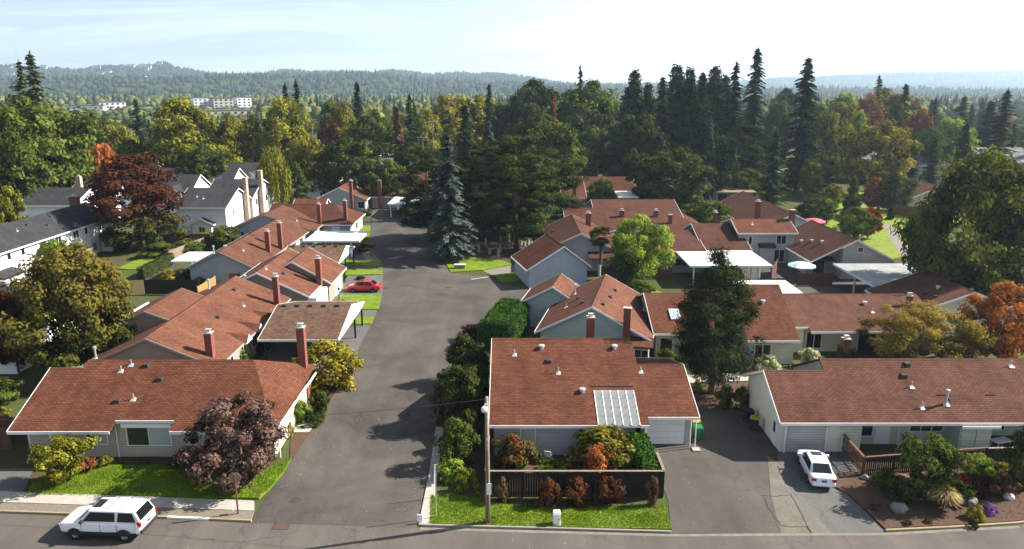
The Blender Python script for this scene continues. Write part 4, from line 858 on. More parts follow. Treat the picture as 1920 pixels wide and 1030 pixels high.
# ------------------------------------------------------------------ hills beyond the plain
SKYL = [(-400, 128), (0, 118), (50, 121), (100, 124), (150, 128), (190, 122), (215, 119), (265, 122), (300, 118), (316, 114), (338, 125), (400, 133), (450, 137), (500, 133), (535, 127), (570, 131), (640, 130), (700, 133), (735, 127), (765, 129), (800, 136), (870, 134), (920, 133), (975, 139), (1030, 147), (1070, 152), (1130, 151), (1200, 152), (1300, 150), (1400, 146), (1460, 141), (1520, 139), (1600, 136), (1700, 131), (1800, 131), (1900, 129), (2300, 130)]
SX = np.array([p[0] for p in SKYL], float); SY = np.array([p[1] for p in SKYL], float)
def vnoise(x, y, s, seed):
    rng = np.random.default_rng(seed); T = rng.random((64, 64)); x = x / s; y = y / s; xi = np.floor(x).astype(int); yi = np.floor(y).astype(int); fx = x - xi; fy = y - yi
    fx = fx * fx * (3 - 2 * fx); fy = fy * fy * (3 - 2 * fy); g = lambda a, b: T[a % 64, b % 64]
    return (g(xi, yi) * (1 - fx) + g(xi + 1, yi) * fx) * (1 - fy) + (g(xi, yi + 1) * (1 - fx) + g(xi + 1, yi + 1) * fx) * fy
def hillz(X, Y):
    px = 960 + F * X / np.maximum(Y, 1) * 1.03; right = np.clip((px - 1150) / 300, 0, 1)
    R0 = 4300 + 2300 * right; top = 26 + np.maximum(0, (HORIZON - np.interp(px, SX, SY) + 1)) / F * R0 * .985 - 32
    Wd = 1500 + 400 * right; u = (Y - R0) / Wd
    z = top * np.exp(-np.abs(u) ** 2.2 * 1.6)
    fh = 34 + 34 * vnoise(X, Y, 420, 3); z = np.maximum(z, fh * np.exp(-((Y - 2500) / 480) ** 2) * (1 - .75 * np.clip((px - 700) / 500, 0, 1)))
    z = np.maximum(z, (.55 * top) * np.exp(-((Y - R0 + 900) / 420) ** 2) * vnoise(X, Y, 600, 8) * 1.5 * (1 - right))
    z = z + np.clip((Y - 1700) / 900, 0, 1) * 16 * (vnoise(X, Y, 160, 9) - .5)
    return np.where(Y < 1500, -3., z * np.clip((Y - 1500) / 500, 0, 1) - 3 * (1 - np.clip((Y - 1500) / 500, 0, 1)))
def hills():
    na, nr = 220, 90; th = np.linspace(-.72, .72, na); rr = np.linspace(1450, 7600, nr); TT, RR = np.meshgrid(th, rr)
    Y = RR; X = np.tan(TT) * RR; Z = hillz(X, Y); V = np.stack([X, Y, Z], -1).reshape(-1, 3)
    f = [(j * na + i, j * na + i + 1, (j + 1) * na + i + 1, (j + 1) * na + i) for j in range(nr - 1) for i in range(na - 1)]
    me = bpy.data.meshes.new('hills'); me.from_pydata(V.tolist(), [], f); me.materials.append(M['hill']); me.polygons.foreach_set('use_smooth', [True] * len(f))
    o = link(bpy.data.objects.new('hills', me)); tag(o, 'long wooded ridge of hills fading into blue haze', 'hills', kind='structure')
M['hill'] = plain('wooded_hillside', (.030, .052, .020), 1, .4, .012, col2=(.075, .09, .035), spec=0)
hills()
def lowtrees(name, X, Y, Z, H, rad, kind, label, mat, seed):
    """far wood: low-polygon trees joined into one mass"""
    rng = np.random.default_rng(seed); n = len(X); k = 5; a = np.linspace(0, 2 * np.pi, k, endpoint=False)
    if kind == 'cone': prof = [(.15, .0), (1.0, .16), (.62, .45), (.30, .75), (0.02, 1.0)]
    else: prof = [(.25, .0), (.95, .30), (1.0, .55), (.62, .86), (.05, 1.0)]
    m = len(prof); V = np.empty((n, m, k, 3), np.float32); tw = rng.random((n, 1)) * 6
    for q, (r, z) in enumerate(prof):
        jit = rng.uniform(.72, 1.28, (n, k)); V[:, q, :, 0] = X[:, None] + rad[:, None] * r * jit * np.cos(a + tw + q * .5); V[:, q, :, 1] = Y[:, None] + rad[:, None] * r * jit * np.sin(a + tw + q * .5)
        V[:, q, :, 2] = Z[:, None] + H[:, None] * (z + rng.uniform(-.05, .05, (n, k)) * (0 < q < m - 1))
    base = (np.arange(n) * m * k)[:, None, None]; q = np.arange(m - 1)[None, :, None] * k; j = np.arange(k)[None, None, :]; j2 = (j + 1) % k
    Fc = np.stack([base + q + j, base + q + j2, base + q + k + j2, base + q + k + j], -1).reshape(-1, 4); nf = len(Fc)
    me = bpy.data.meshes.new(name); me.vertices.add(n * m * k); me.vertices.foreach_set('co', V.ravel()); me.loops.add(nf * 4); me.loops.foreach_set('vertex_index', Fc.astype(np.int32).ravel())
    me.polygons.add(nf); me.polygons.foreach_set('loop_start', np.arange(0, nf * 4, 4, dtype=np.int32))
    at = me.attributes.new('tint', 'FLOAT', 'FACE'); at.data.foreach_set('value', np.repeat(np.clip(.5 + rng.normal(0, .17, n), 0, 1), (m - 1) * k).astype(np.float32))
    me.materials.append(mat); me.update(calc_edges=True)
    o = link(bpy.data.objects.new(name, me)); tag(o, label, 'wood', kind='stuff')
_rg = np.random.default_rng(77)
LEAF['farfir'] = leafmat('leaf_far_conifer', (.012, .025, .016), (.046, .068, .038), .0, noise=.004)  # bluer, darker needles: distance haze put into the leaf colour
LEAF['farbroad2'] = leafmat('leaf_hill_broadleaf', (.020, .032, .016), (.066, .08, .04), .0, noise=.004)  # hill copy of the far broadleaf, blue haze mixed into its colour
LEAF['farbroad'] = leafmat('leaf_far_broadleaf', (.035, .05, .014), (.15, .15, .04), .0, noise=.01)
n = 16000; _t = _rg.uniform(-.68, .68, n); _Y = 1750 + (5900 - 1750) * _rg.random(n) ** .8; _X = np.tan(_t) * _Y; q = n * 55 // 100
lowtrees('hill_forest', _X[:q], _Y[:q], hillz(_X[:q], _Y[:q]) - 2, _rg.uniform(12, 27, q), _rg.uniform(5, 10, q), 'cone', 'dense conifer forest covering the distant hills', LEAF['farfir'], 1)
lowtrees('hill_forest', _X[q:], _Y[q:], hillz(_X[q:], _Y[q:]) - 2, _rg.uniform(10, 19, n - q), _rg.uniform(7, 13, n - q), 'round', 'mixed broadleaf forest between the conifers of the distant hills', LEAF['farbroad2'], 4)

def litter(name, label, boxes, n, seed, leaf):
    """fallen leaves lying on road, walk and mulch"""
    rng = np.random.default_rng(seed); P_ = []
    for (x0, x1, y0, y1, z, w) in boxes:
        m = int(n * w); P_.append(np.stack([rng.uniform(x0, x1, m), rng.uniform(y0, y1, m), z + rng.uniform(.004, .02, m)], 1))
    p = np.concatenate(P_); k = len(p); nr = unit(np.array([0, 0, 1.]) + rng.normal(0, .25, (k, 3))); t = perp(nr, rng); b = np.cross(nr, t); s = rng.uniform(.02, .05, k)
    o = link(bpy.data.objects.new(name, cards(name, p, t * s[:, None], b * (s * .7)[:, None], .5 + rng.normal(0, .25, k), LEAF[leaf]))); tag(o, label, 'leaves', kind='stuff')
litter('fallen_leaves', 'pale fallen leaves scattered over street, walk and driveways', [(-33, -16, 36, 40, .0, .12), (-16, -6, 36, 62, .006, .2), (-5, 22, 35.5, 38.6, .0, .14), (-33, -17, 41.2, 43.2, .11, .2), (10.2, 19, 39, 50, .01, .12), (-15.5, -14.2, 44, 70, .006, .25), (-6.9, -5.7, 40, 64, .006, .2), (-30, -17, 43.4, 46.5, .16, .35)], 900, 3, 'straw')
litter('bark_chips', 'loose bark chips and dry leaves on the mulch bed', [(22.8, 34, 40.2, 45.6, .115, 1.0), (34, 44, 42.6, 46.6, .115, .5)], 4200, 4, 'brown')
litter('bark_chips', 'loose bark chips on the pale bed by the black pine', [(14.4, 19.4, 57.1, 61.2, .055, 1.0)], 1200, 5, 'brown')
# ------------------------------------------------------------------ houses
def finish(h, cx, cy):
    """world-coordinate houses: put the Empty at the base centre"""
    h.t.location = (cx, cy, 0)
    for c in h.t.children: c.location = (c.location.x - cx, c.location.y - cy, c.location.z)
WH = lambda name, label, **k: House(name, label, (0, 0), **k)

# corner house, left of the lane
h = WH('red_roofed_house', 'beige corner bungalow with hipped red roof behind the plum coloured tree', wall='beige_siding')
h.gable('x', -33.0, -16.7, 47.05, 58.4, 53.5, 5.5, 2.6, 3.2, cuts=[(-28.3, -24.1, 47.95)], hip1=3.4, inE=1.15, rk=(0, 1), walls=[(-32.6, -17.2, 48.25, 57.9)])
h.gable('x', -35.5, -32.99, 47.05, 58.3, 52.75, 5.155, 2.592, 3.0, inE=1.0, walls=[(-35.1, -33.1, 48.4, 57.8)], rk=(1, 0))
h.window('S', 48.25, -30.0, 1.5, 1.05, 2.15, 2, ['glass', 'curtain'])
h.window('S', 48.25, -26.2, 3.1, .95, 2.35, 2, ['glass', 'curtain']); h.window('S', 48.25, -22.6, 1.4, 1.0, 2.15, 2, ['glass', 'curtain'])
h.door('S', 48.4, -34.2, 1.4, 2.1, M['beige_siding'], 'garage_door', 3)
boxpart('window_box', h.t, M['white_trim'], -28.0, -24.4, 47.98, 48.2, 2.42, 2.72)
h.pipe(-28.45, 48.1, 2.5); h.pipe(-32.8, 47.6, 2.5); h.pipe(-16.75, 48.0, 2.45)
h.chimney(-17.4, 57.2, .75, .75, 6.9); h.door('E', -17.2, 51.5, 1.0, 2.1, M['white_trim'])
for x, y, k in [(-29.4, 53, 'pipe'), (-28.2, 52.9, 'box'), (-26.6, 51.6, 'box'), (-28.9, 49.6, 'box'), (-27.8, 49.8, 'pipe'), (-29.9, 52.4, 'pipe')]: h.vent(x, y, k)
finish(h, -26, 53)
# row of taupe homes behind it
h = WH('red_roofed_house', 'taupe home with long red roof and brick chimney behind the corner bungalow', roof='faded_red_roof', wall='taupe_siding', trim='grey_trim')
h.gable('y', 59.2, 80.6, -37.2, -25.4, -31.4, 5.25, 2.7, 2.6, cuts=None)
h.gable('y', 65.5, 73.6, -38.6, -30.3, -34.5, 5.75, 4.0, 4.1)
h.chimney(-26.6, 60.8, .75, .75, 5.2); h.chimney(-25.9, 77.4, .7, .75, 6.0)
for y in (63.2, 66.5, 69.6, 75.0): h.window('E', -25.9, y, 1.3, .8, 2.0, 2, frame=M['white_trim'])
for i, y in enumerate((66.2, 69.5, 73.2)):
    # little eyebrow gables over the front windows
    k = MB(); zb_ = h.roofz(-26.2, y); k.hexa([(-26.6, y - .8, zb_ - .25), (-25.2, y - .8, 2.55), (-25.2, y + .8, 2.55), (-26.6, y + .8, zb_ - .25)], [(-27.3, y - .05, zb_ + .5), (-25.1, y - .05, 3.15), (-25.1, y + .05, 3.15), (-27.3, y + .05, zb_ + .5)])
    e = k.build('eyebrow_gable', h.roofm, h.t, uv=True)
    MB().face([(-25.09, y - .8, 2.5), (-25.09, y + .8, 2.5), (-25.09, y + .06, 3.2), (-25.09, y - .06, 3.2)]).build('gable_board', M['white_trim'], e)
for x, y, k in [(-28.9, 68.5, 'box'), (-28.2, 73.5, 'pipe'), (-30.2, 76.5, 'box'), (-34.2, 79.6, 'flue'), (-36.3, 60, 'flue')]: h.vent(x, y, k)
boxpart('skylight_rail', h.t, M['white_trim'], -36.9, -36.7, 66.2, 71, 4.9, 5.0)
finish(h, -31, 70)
h = WH('red_roofed_house', 'taupe gabled home whose drive holds the red car', roof='faded_red_roof', wall='taupe_siding')
h.gable('y', 81.2, 94.2, -33.2, -23.4, -29.3, 5.5, 3.6, 2.6)
h.gable('y', 87.0, 95.2, -31.3, -22.2, -27.0, 5.45, 3.1, 2.65)
h.chimney(-23.6, 86.6, .75, .8, 5.9); h.window('E', -23.9, 84.0, 1.5, .9, 2.1, 2); h.door('E', -22.7, 91.8, 2.6, 2.1, M['white_trim'], 'garage_door', 4)
h.walls(-24.5, -22.75, 81.8, 86.9, 2.3, M['white_trim']); h.window('S', 81.8, -23.6, .9, .7, 1.9, 1)
for x, y, k in [(-29.0, 83.5, 'pipe'), (-27.3, 84.5, 'box'), (-31.2, 82.5, 'cap')]: h.vent(x, y, k)
finish(h, -28, 88)
# grey gabled home with the white porch roof
h = WH('red_roofed_house', 'grey sided gabled home with red roof and two brick chimneys', roof='worn_red_roof', wall='grey_siding', trim='grey_trim')
h.gable('y', 94.6, 122.0, -43.6, -34.2, -38.9, 4.95, 2.7, 2.6)
h.gable('y', 121.2, 131.5, -47.8, -33.4, -41.6, 5.35, 2.9, 2.65)
h.window('S', 94.95, -37.2, 1.5, .9, 1.9, 2, frame=M['grey_trim']); h.window('S', 121.55, -45.6, .5, 1.0, 2.5, 1)
h.chimney(-35.2, 103.3, .75, .75, 6.0); h.chimney(-34.5, 106.8, .75, .75, 6.6); h.chimney(-33.9, 127.2, .75, .75, 6.2)
for y in (110, 114, 118): h.window('E', -34.7, y, 1.6, .9, 2.0, 2)
for x, y, k in [(-40.5, 101, 'cap'), (-37.3, 99, 'pipe'), (-36.5, 107, 'pipe'), (-40.0, 110, 'box'), (-40.3, 96.5, 'flue'), (-37, 124, 'pipe')]: h.vent(x, y, k)
pr = h.flat(-47.6, -43.2, 99.2, 105.2, 2.6, M['metal_white']); 
for x, y in [(-47.3, 99.4), (-47.3, 105), (-45, 99.4)]: boxpart('post', h.t, M['white_trim'], x - .06, x + .06, y - .06, y + .06, 0, 2.4)
finish(h, -39, 112)
h = WH('red_roofed_house', 'white walled home with hipped dark red roof beyond the white flat carport', wall='pale_siding', roof='dusk_red_roof')
h.gable('x', -44, -28.2, 127.0, 139, 133, 5.4, 2.6, 2.6, hip1=4.2)
h.chimney(-29.6, 128.6, .75, .8, 6.6); h.window('E', -28.7, 133, 1.6, .8, 2.0, 2); h.door('S', 127.5, -31.2, 1.2, 2.1, M['white_trim']); h.vent(-42, 130.5, 'cap')
finish(h, -36, 133)
h = WH('red_roofed_house', 'pale grey home with steep red gable at the end of the lane', wall='grey_siding')
h.gable('y', 156.5, 171, -42.6, -31.2, -37.2, 5.3, 2.6, 2.7)
h.gable('x', -45, -38.2, 148.5, 153, 151, 3.7, 2.7, 2.7, wallm=M['pale_siding'])
h.chimney(-34.4, 155.9, .8, .8, 6.8); h.window('S', 156.85, -32.6, 1.4, .8, 2.2, 1); h.vent(-35, 165, 'flue')
finish(h, -37, 163)
h = WH('red_roofed_house', 'low red roofed home with brick chimney behind the small white carport', wall='beige_siding', roof='dusk_red_roof')
h.gable('x', -31.6, -18, 161.2, 172, 166.5, 5.0, 2.6, 2.6); h.gable('x', -28.6, -12, 161.6, 180, 174, 6.4, 2.7, 3.4)
h.chimney(-29.2, 160.9, 1.0, .9, 6.2); h.window('S', 161.7, -26.4, 2.0, .9, 2.0, 2); h.vent(-24, 168, 'pipe')
finish(h, -24, 168)

# house in the middle, behind the dark fence
h = WH('red_roofed_house', 'pale house with big red roof and clear patio panels behind the dark fence', wall='pale_siding')
h.gable('x', -1.65, 9.85, 48.0, 62.5, 57.1, 6.0, 2.6, 4.0, cuts=[(6.15, 9.2, 51.3)], walls=[(-1.3, 6.1, 48.5, 62), (6.1, 9.5, 51.4, 62)], inE=.5, rk=(1, 0))
h.gable('x', 9.75, 13.75, 49.35, 61, 55.0, 4.5, 2.6, 2.8, walls=[(9.9, 13.4, 50.2, 60.5)], rk=(0, 1))
h.window('S', 48.5, 1.15, 1.0, 1.0, 2.1, 1, 'curtain'); h.window('S', 51.4, 7.6, 1.5, 1.0, 2.1, 2); h.window('S', 51.4, 8.95, .6, 1.0, 2.1, 1)
h.door('S', 50.2, 11.45, 2.7, 2.15, M['white_trim'], 'garage_door', 4)
h.pipe(13.3, 49.9, 2.5); h.pipe(13.6, 49.6, 2.5); h.pipe(9.65, 48.4, 2.5)
boxpart('splash_block', h.t, M['concrete'], 13.35, 13.9, 49.0, 49.5, .01, .1)
# translucent patio cover filling the cut in the roof
pc = boxpart('patio_cover', h.t, M['white_trim'], 6.16, 9.19, 48.02, 48.1, 2.42, 2.56)
sl_ = 3.4 / 9.1
pm, N_, Lk_, out_ = nodes('corrugated_plastic')
_p = N_('ShaderNodeBsdfPrincipled'); _p.inputs['Base Color'].default_value = (.34, .35, .345, 1); _p.inputs['Roughness'].default_value = .35
_t2 = N_('ShaderNodeBsdfTransparent'); _t2.inputs[0].default_value = (.8, .82, .8, 1); _mx = N_('ShaderNodeMixShader'); _mx.inputs[0].default_value = .45
Lk_(_p.outputs[0], _mx.inputs[1]); Lk_(_t2.outputs[0], _mx.inputs[2]); Lk_(_mx.outputs[0], out_.inputs[0])
for i in range(5):
    xa = 6.2 + i * .595
    for j in range(4):
        ya, yb = 48.0 + j * .84, 48.0 + j * .84 + .82; k = MB(); n = 14
        for q in range(n):
            u0, u1 = xa + .57 * q / n, xa + .57 * (q + 1) / n; w0, w1 = .015 * (q % 2), .015 * ((q + 1) % 2)
            k.face([(u0, ya, 2.62 + (ya - 48) * sl_ + w0), (u1, ya, 2.62 + (ya - 48) * sl_ + w1), (u1, yb, 2.62 + (yb - 48) * sl_ + w1), (u0, yb, 2.62 + (yb - 48) * sl_ + w0)])
        k.build('pane', pm, pc)
for i in range(6):
    xa = 6.19 + i * .595; MB().hexa([(xa - .03, 48, 2.5), (xa + .03, 48, 2.5), (xa + .03, 51.3, 2.5 + 3.3 * sl_), (xa - .03, 51.3, 2.5 + 3.3 * sl_)], [(xa - .03, 48, 2.66), (xa + .03, 48, 2.66), (xa + .03, 51.3, 2.66 + 3.3 * sl_), (xa - .03, 51.3, 2.66 + 3.3 * sl_)]).build('rafter', M['white_trim'], pc)
boxpart('flashing_strip', h.t, M['vent'], 6.0, 9.2, 51.72, 51.86, h.roofz(7, 51.8) - .03, h.roofz(7, 51.8) + .035)
for x, y, k in [(.2, 55.2, 'pipe'), (2.4, 55.9, 'cap'), (2.9, 54.4, 'box'), (3.6, 53.2, 'pipe'), (8.3, 55.9, 'cap'), (5.3, 51.2, 'cap'), (10.2, 54.2, 'pipe')]: h.vent(x, y, k)
h.chimney(6.9, 61.2, .8, .8, 6.5)
finish(h, 5, 55)
# right hand street house
h = WH('red_roofed_house', 'cream house with long red roof whose garage the white sedan faces', roof='worn_red_roof', wall='cream_siding')
h.gable('x', 19.35, 24.0, 48.4, 57.3, 52.7, 4.95, 2.6, 2.75, walls=[(19.7, 24.05, 49.0, 56.9)], wallm=M['stucco'], rk=(1, 0))
h.gable('x', 24.0, 46, 48.4, 59.2, 53.75, 5.5, 2.6, 2.75, walls=[(24.12, 33.9, 50.2, 58.7), (33.9, 45.6, 51.6, 58.7)], rk=(0, 1))
h.door('S', 49.0, 21.5, 2.9, 2.1, M['pale_siding'], 'garage_door', 4); h.door('W', 19.7, 50.2, .8, 2.05, M['white_trim'])
h.window('W', 19.66, 50.2, .5, 1.0, 1.9, 1, name='door_window')
h.walls(24.07, 25.6, 49.0, 50.19, 2.5); h.window('S', 50.2, 26.55, .9, .7, 2.0, 1); h.window('S', 50.2, 25.95, .25, .7, 2.0, 1)
d_ = h.door('S', 50.2, 27.75, .95, 2.05, M['white_trim'], 'front_door', 2)
h.window('S', 50.2, 31.0, 2.4, 1.1, 2.05, 3)
# storage cupboard with horizontal boards
sh = h.walls(32.6, 34.9, 48.7, 50.15, 2.2, M['cream_siding']); sh.name = 'storage_cupboard'
for i in range(2):
    for j in range(9): boxpart('louvre_board', sh, M['cream_siding'], 32.72 + i * 1.06, 33.72 + i * 1.06, 48.63, 48.69, .2 + j * .21, .38 + j * .21)
k = MB(); k.hexa([(32.4, 48.3, 2.24), (35.2, 48.3, 2.24), (35.2, 50.2, 3.25), (32.4, 50.2, 3.25)], [(32.4, 48.3, 2.38), (35.2, 48.3, 2.38), (35.2, 50.6, 3.88), (32.4, 50.6, 3.88)]); k.build('cupboard_roof', h.roofm, h.t, uv=True)
boxpart('gutter', h.t, M['white_trim'], 32.4, 35.2, 48.22, 48.28, 2.2, 2.4)
boxpart('flashing_strip', h.t, M['vent'], 31.7, 36, 50.58, 50.66, h.roofz(33, 50.6) - .02, h.roofz(33, 50.6) + .07)
h.window('S', 51.6, 37.2, 1.3, .5, 1.9, 1)
h.pipe(19.95, 48.75, 2.4); h.pipe(23.0, 48.9, 2.4); h.pipe(28.9, 50.0, 2.4)
for x, y, k in [(30.6, 53.2, 'box'), (29.9, 52.2, 'box'), (30.1, 51.3, 'pipe'), (30.1, 49.6, 'pipe'), (38.6, 53.1, 'pipe')]: h.vent(x, y, k)
h.vent(32.0, 49.9, 'flue')
finish(h, 32, 53)
# turned pale green house behind the middle one
h = House('red_roofed_house', 'pale green lapped house with turned red gable behind the middle house', (2.3, 69.0), R_(-13), roof='faded_red_roof', wall='green_siding')
h.gable('y', -.3, 12.6, 0, 11.5, 5.6, 5.6, 2.6, 2.5, inR=.5)
h.gable('y', 8.6, 14.6, -3.4, 3.4, .2, 4.9, 2.9, 2.9)
h.chimney(9.0, -.1, .85, .6, 5.6, pot=False); h.walls(9.4, 11.2, -1.0, .2, 2.1, M['cream_siding']); 
k = MB(); k.hexa([(8.9, -1.5, 2.15), (11.6, -1.5, 2.15), (11.6, .2, 2.55), (8.9, .2, 2.55)], [(8.9, -1.5, 2.3), (11.6, -1.5, 2.3), (11.6, .2, 2.72), (8.9, .2, 2.72)]); k.build('porch_roof', h.roofm, h.t, uv=True); h.window('S', -1.0, 10.5, 1.2, .8, 1.8, 2)
for x, y, k in [(2.4, 4.5, 'pipe'), (3.4, 6.2, 'box'), (4.3, 3.2, 'box'), (6.4, 2.0, 'box'), (6.8, 5.5, 'box'), (7.0, 8.6, 'box'), (10.2, 7.6, 'flue'), (2.6, 9.3, 'flue')]: h.vent(x, y, k)
h = WH('red_roofed_house', 'cream lapped house with steep red roof and skylight behind the black pine', wall='cream_siding')
h.gable('x', 13.9, 22.7, 68.1, 81, 74.4, 5.0, 2.6, 2.7); h.gable('x', 22.5, 27.55, 66.1, 79.2, 72.8, 6.35, 2.6, 2.7, rk=(0, 0))
h.window('S', 68.6, 15.3, 1.2, .35, 2.0, 1); h.window('S', 66.6, 24.2, 1.5, .25, 2.0, 2); h.window('S', 68.6, 18.2, 1.0, .9, 2.0, 1)
z_ = h.roofz(16.5, 70.6); sk = MB(); sk.hexa([(16.0, 70.1, z_ - .3), (17, 70.1, z_ - .3), (17, 71.6, z_ + .2), (16, 71.6, z_ + .2)], [(16.0, 70.1, z_ - .02), (17, 70.1, z_ - .02), (17, 71.6, z_ + .54), (16, 71.6, z_ + .54)]); sko = sk.build('skylight', M['white_trim'], h.t)
MB().face([(16.08, 70.2, z_ + .03), (16.92, 70.2, z_ + .03), (16.92, 71.5, z_ + .513), (16.08, 71.5, z_ + .513)]).build('pane', M['sky_glass'], sko)
h.vent(25.2, 70.5, 'cap'); h.flat(27, 34.2, 82.6, 88.6, 2.65, M['metal_white']); h.walls(27.2, 33.9, 82.9, 88.3, 2.4)
h.chimney(17.6, 68.2, 1.0, .7, 4.6, pot=False)
finish(h, 21, 74)
h = WH('red_roofed_house', 'cream lapped house with wide red roof behind the golden round tree', roof='worn_red_roof', wall='cream_siding')
h.gable('x', 27.6, 43.4, 68.7, 82.2, 75.6, 4.55, 2.6, 2.6, cuts=[(27.6, 29.6, 69.5)], walls=[(27.7, 29.4, 69.9, 81.7), (29.4, 43, 70.2, 81.7)], rk=(0, 0))
h.gable('y', 74.4, 84.2, 42.2, 55.4, 49, 5.05, 2.6, 2.5)
h.window('S', 70.2, 30.6, 1.5, .4, 2.05, 2); h.door('S', 70.2, 36, 1.8, 2.1, M['glass'], 'patio_door', 1); h.chimney(32.3, 66.9, .85, .8, 2.5)
for x, y, k in [(37, 73.6, 'cap'), (37.2, 72.2, 'pipe'), (47.3, 78.3, 'cap'), (45.8, 78, 'box'), (46, 76.4, 'box'), (49.2, 75.4, 'box')]: h.vent(x, y, k)
h.chimney(41.6, 73.5, .6, .5, 4.9)
finish(h, 42, 76)
# blue grey gable by the island
h = House('red_roofed_house', 'blue grey sided gable house beside the island lawns and fan palm', (2.2, 94.0), R_(14), wall='blue_siding')
h.gable('y', 0, 8.5, -.3, 8.8, 4.9, 5.6, 2.6, 2.6)
k = MB(); k.lathe([(.16, 0), (.16, .06), (.02, .08)], 5.2, .34, 4.6, 12, 'y'); k.build('wall_lamp', M['white_trim'], h.t)
h = WH('red_roofed_house', 'grey home with dark red gable wrapped round the fan palm', wall='blue_siding', roof='dusk_red_roof')
h.gable('y', 103.5, 120, 3.2, 17, 9.9, 5.7, 2.6, 2.4); h.gable('x', 11, 18.5, 101.6, 106, 104.2, 3.0, 2.4, 2.7, wall=False, fascia=False, trims=False)
h.chimney(12.2, 115.5, .9, .8, 6.6); h.vent(5.2, 108.5, 'cap'); h.vent(6.4, 113, 'box')
finish(h, 10, 111)
h = WH('red_roofed_house', 'large dark red roofed home crowned by three small chimneys', wall='pale_siding', roof='dusk_red_roof')
h.gable('x', 9.2, 33.4, 121.6, 139, 131, 5.0, 2.6, 2.7, hip1=6); h.gable('x', 14.7, 30.2, 122.2, 147, 135.6, 5.85, 2.7, 3)
h.chimney(19.3, 127.3, .9, .7, 5.1); h.chimney(25.3, 127.3, .9, .7, 5.1); h.chimney(27.3, 124.6, .7, .7, 4.8, pot=False)
finish(h, 21, 132)
h = WH('red_roofed_house', 'low red roofed garage wing behind the white flat carport', wall='grey_siding', roof='dusk_red_roof', trim='white_trim')
h.gable('x', 21.8, 28.4, 102.5, 118.5, 112.4, 4.5, 2.6, 3.0); h.gable('x', 28.2, 35.4, 105.2, 120, 113.6, 5.35, 2.75, 3)
h.window('S', 103, 24.6, 2.2, 1.1, 2.0, 2, frame=M['grey_trim']); h.chimney(33.2, 118, .8, .8, 6.3)
finish(h, 28, 111)
h = WH('two_storey_house', 'pale two storey house with shallow red roof above the white carport', wall='pale_siding', roof='red_roof')
h.gable('x', 34.1, 43.2, 108.4, 118, 112.6, 6.2, 4.75, 4.8)
h.window('S', 108.9, 36.2, .5, 3.0, 4.25, 1); h.window('S', 108.9, 40.9, 1.4, 3.0, 4.3, 2); h.window('S', 108.9, 40.8, 1.5, .3, 2.1, 2)
k = MB(); k.hexa([(37.4, 107.9, 2.55), (39.9, 107.9, 2.55), (39.9, 108.9, 2.75), (37.4, 108.9, 2.75)], [(37.4, 107.9, 2.7), (39.9, 107.9, 2.7), (39.9, 108.9, 3.15), (37.4, 108.9, 3.15)]); k.build('awning', M['vent'], h.t)
h.walls(37.6, 39.7, 108.1, 108.88, 2.5); h.chimney(43.6, 112.5, .9, .9, 7.6, pot=False); h.vent(37, 111, 'pipe')
finish(h, 38.6, 113)
h = WH('red_roofed_house', 'grey gabled house with red roof beside the aqua patio umbrella', wall='pale_siding', roof='dusk_red_roof')
h.gable('y', 99.2, 115, 41.6, 53.7, 47.7, 5.65, 2.5, 2.5, walls=[(101.6, 114.5, 42.1, 53.2)])
h.gable('y', 98.9, 103, 45.6, 53.75, 47.75, 5.72, 4.55, 2.5, rk=(1, 0), fascia=False)
h.window('S', 99.25, 48.4, .7, 3.9, 4.5, 1); h.door('S', 101.6, 43.8, 1.6, 2.1, M['glass'], 'patio_door', 1)
for x, y, k in [(43.6, 108, 'cap'), (44.4, 106.2, 'cap'), (45, 104, 'cap'), (50.4, 104, 'flue')]: h.vent(x, y, k)
k = MB(); k.hexa([(42.4, 100.2, 2.4), (45.5, 100.2, 2.4), (45.5, 101.7, 2.5), (42.4, 101.7, 2.5)], [(42.4, 100.2, 2.5), (45.5, 100.2, 2.5), (45.5, 101.7, 2.75), (42.4, 101.7, 2.75)]); k.build('awning', M['vent'], h.t)
finish(h, 47.6, 107)
h = WH('red_roofed_house', 'long dark red gable house before the open park lawn', wall='grey_siding', roof='dusk_red_roof')
h.gable('y', 121, 149, 41, 53.4, 47.2, 5.6, 2.6, 2.6); h.chimney(43.4, 128, 1, .9, 6.6)
for x, y in [(49, 138), (49.4, 132), (49.6, 127), (48.6, 144)]: h.vent(x, y, 'box')
finish(h, 47, 135)
h = WH('red_roofed_house', 'far red roofed home with brick chimney right of the tall pines', wall='beige_siding', roof='dusk_red_roof')
h.gable('x', 10.8, 16.4, 159, 180, 170.5, 6.0, 2.6, 3); h.chimney(13.6, 158.8, .8, .8, 6.0)
h.gable('x', 16.2, 29, 170, 182, 175.5, 5.4, 2.7, 2.7); h.window('S', 159.6, 15.4, 1, .9, 2, 1); finish(h, 19, 172)
h = WH('red_roofed_house', 'far red roofed home with tan flat porch roof behind the dark trees', wall='beige_siding', roof='dusk_red_roof')
h.gable('x', 47, 58.5, 177.5, 190, 184, 5.3, 2.6, 2.6); h.chimney(55.2, 180, .9, .9, 6.2); h.flat(46.2, 56.4, 167.5, 178, 2.75, M['tan_roof'], tilt=.25); h.walls(46.8, 56, 169.5, 177.9, 2.5); h.door('S', 169.5, 49, 2.2, 2.1, M['glass'], 'patio_door', 1)
finish(h, 52, 180)
h = WH('red_roofed_house', 'red roof showing beside the park fence and big green tree', wall='beige_siding', roof='dusk_red_roof')
h.gable('y', 158, 178, 86, 100, 93, 5.4, 2.6, 2.6); 
for y in (164, 167, 170): h.vent(91.5, y, 'box')
finish(h, 93, 168)

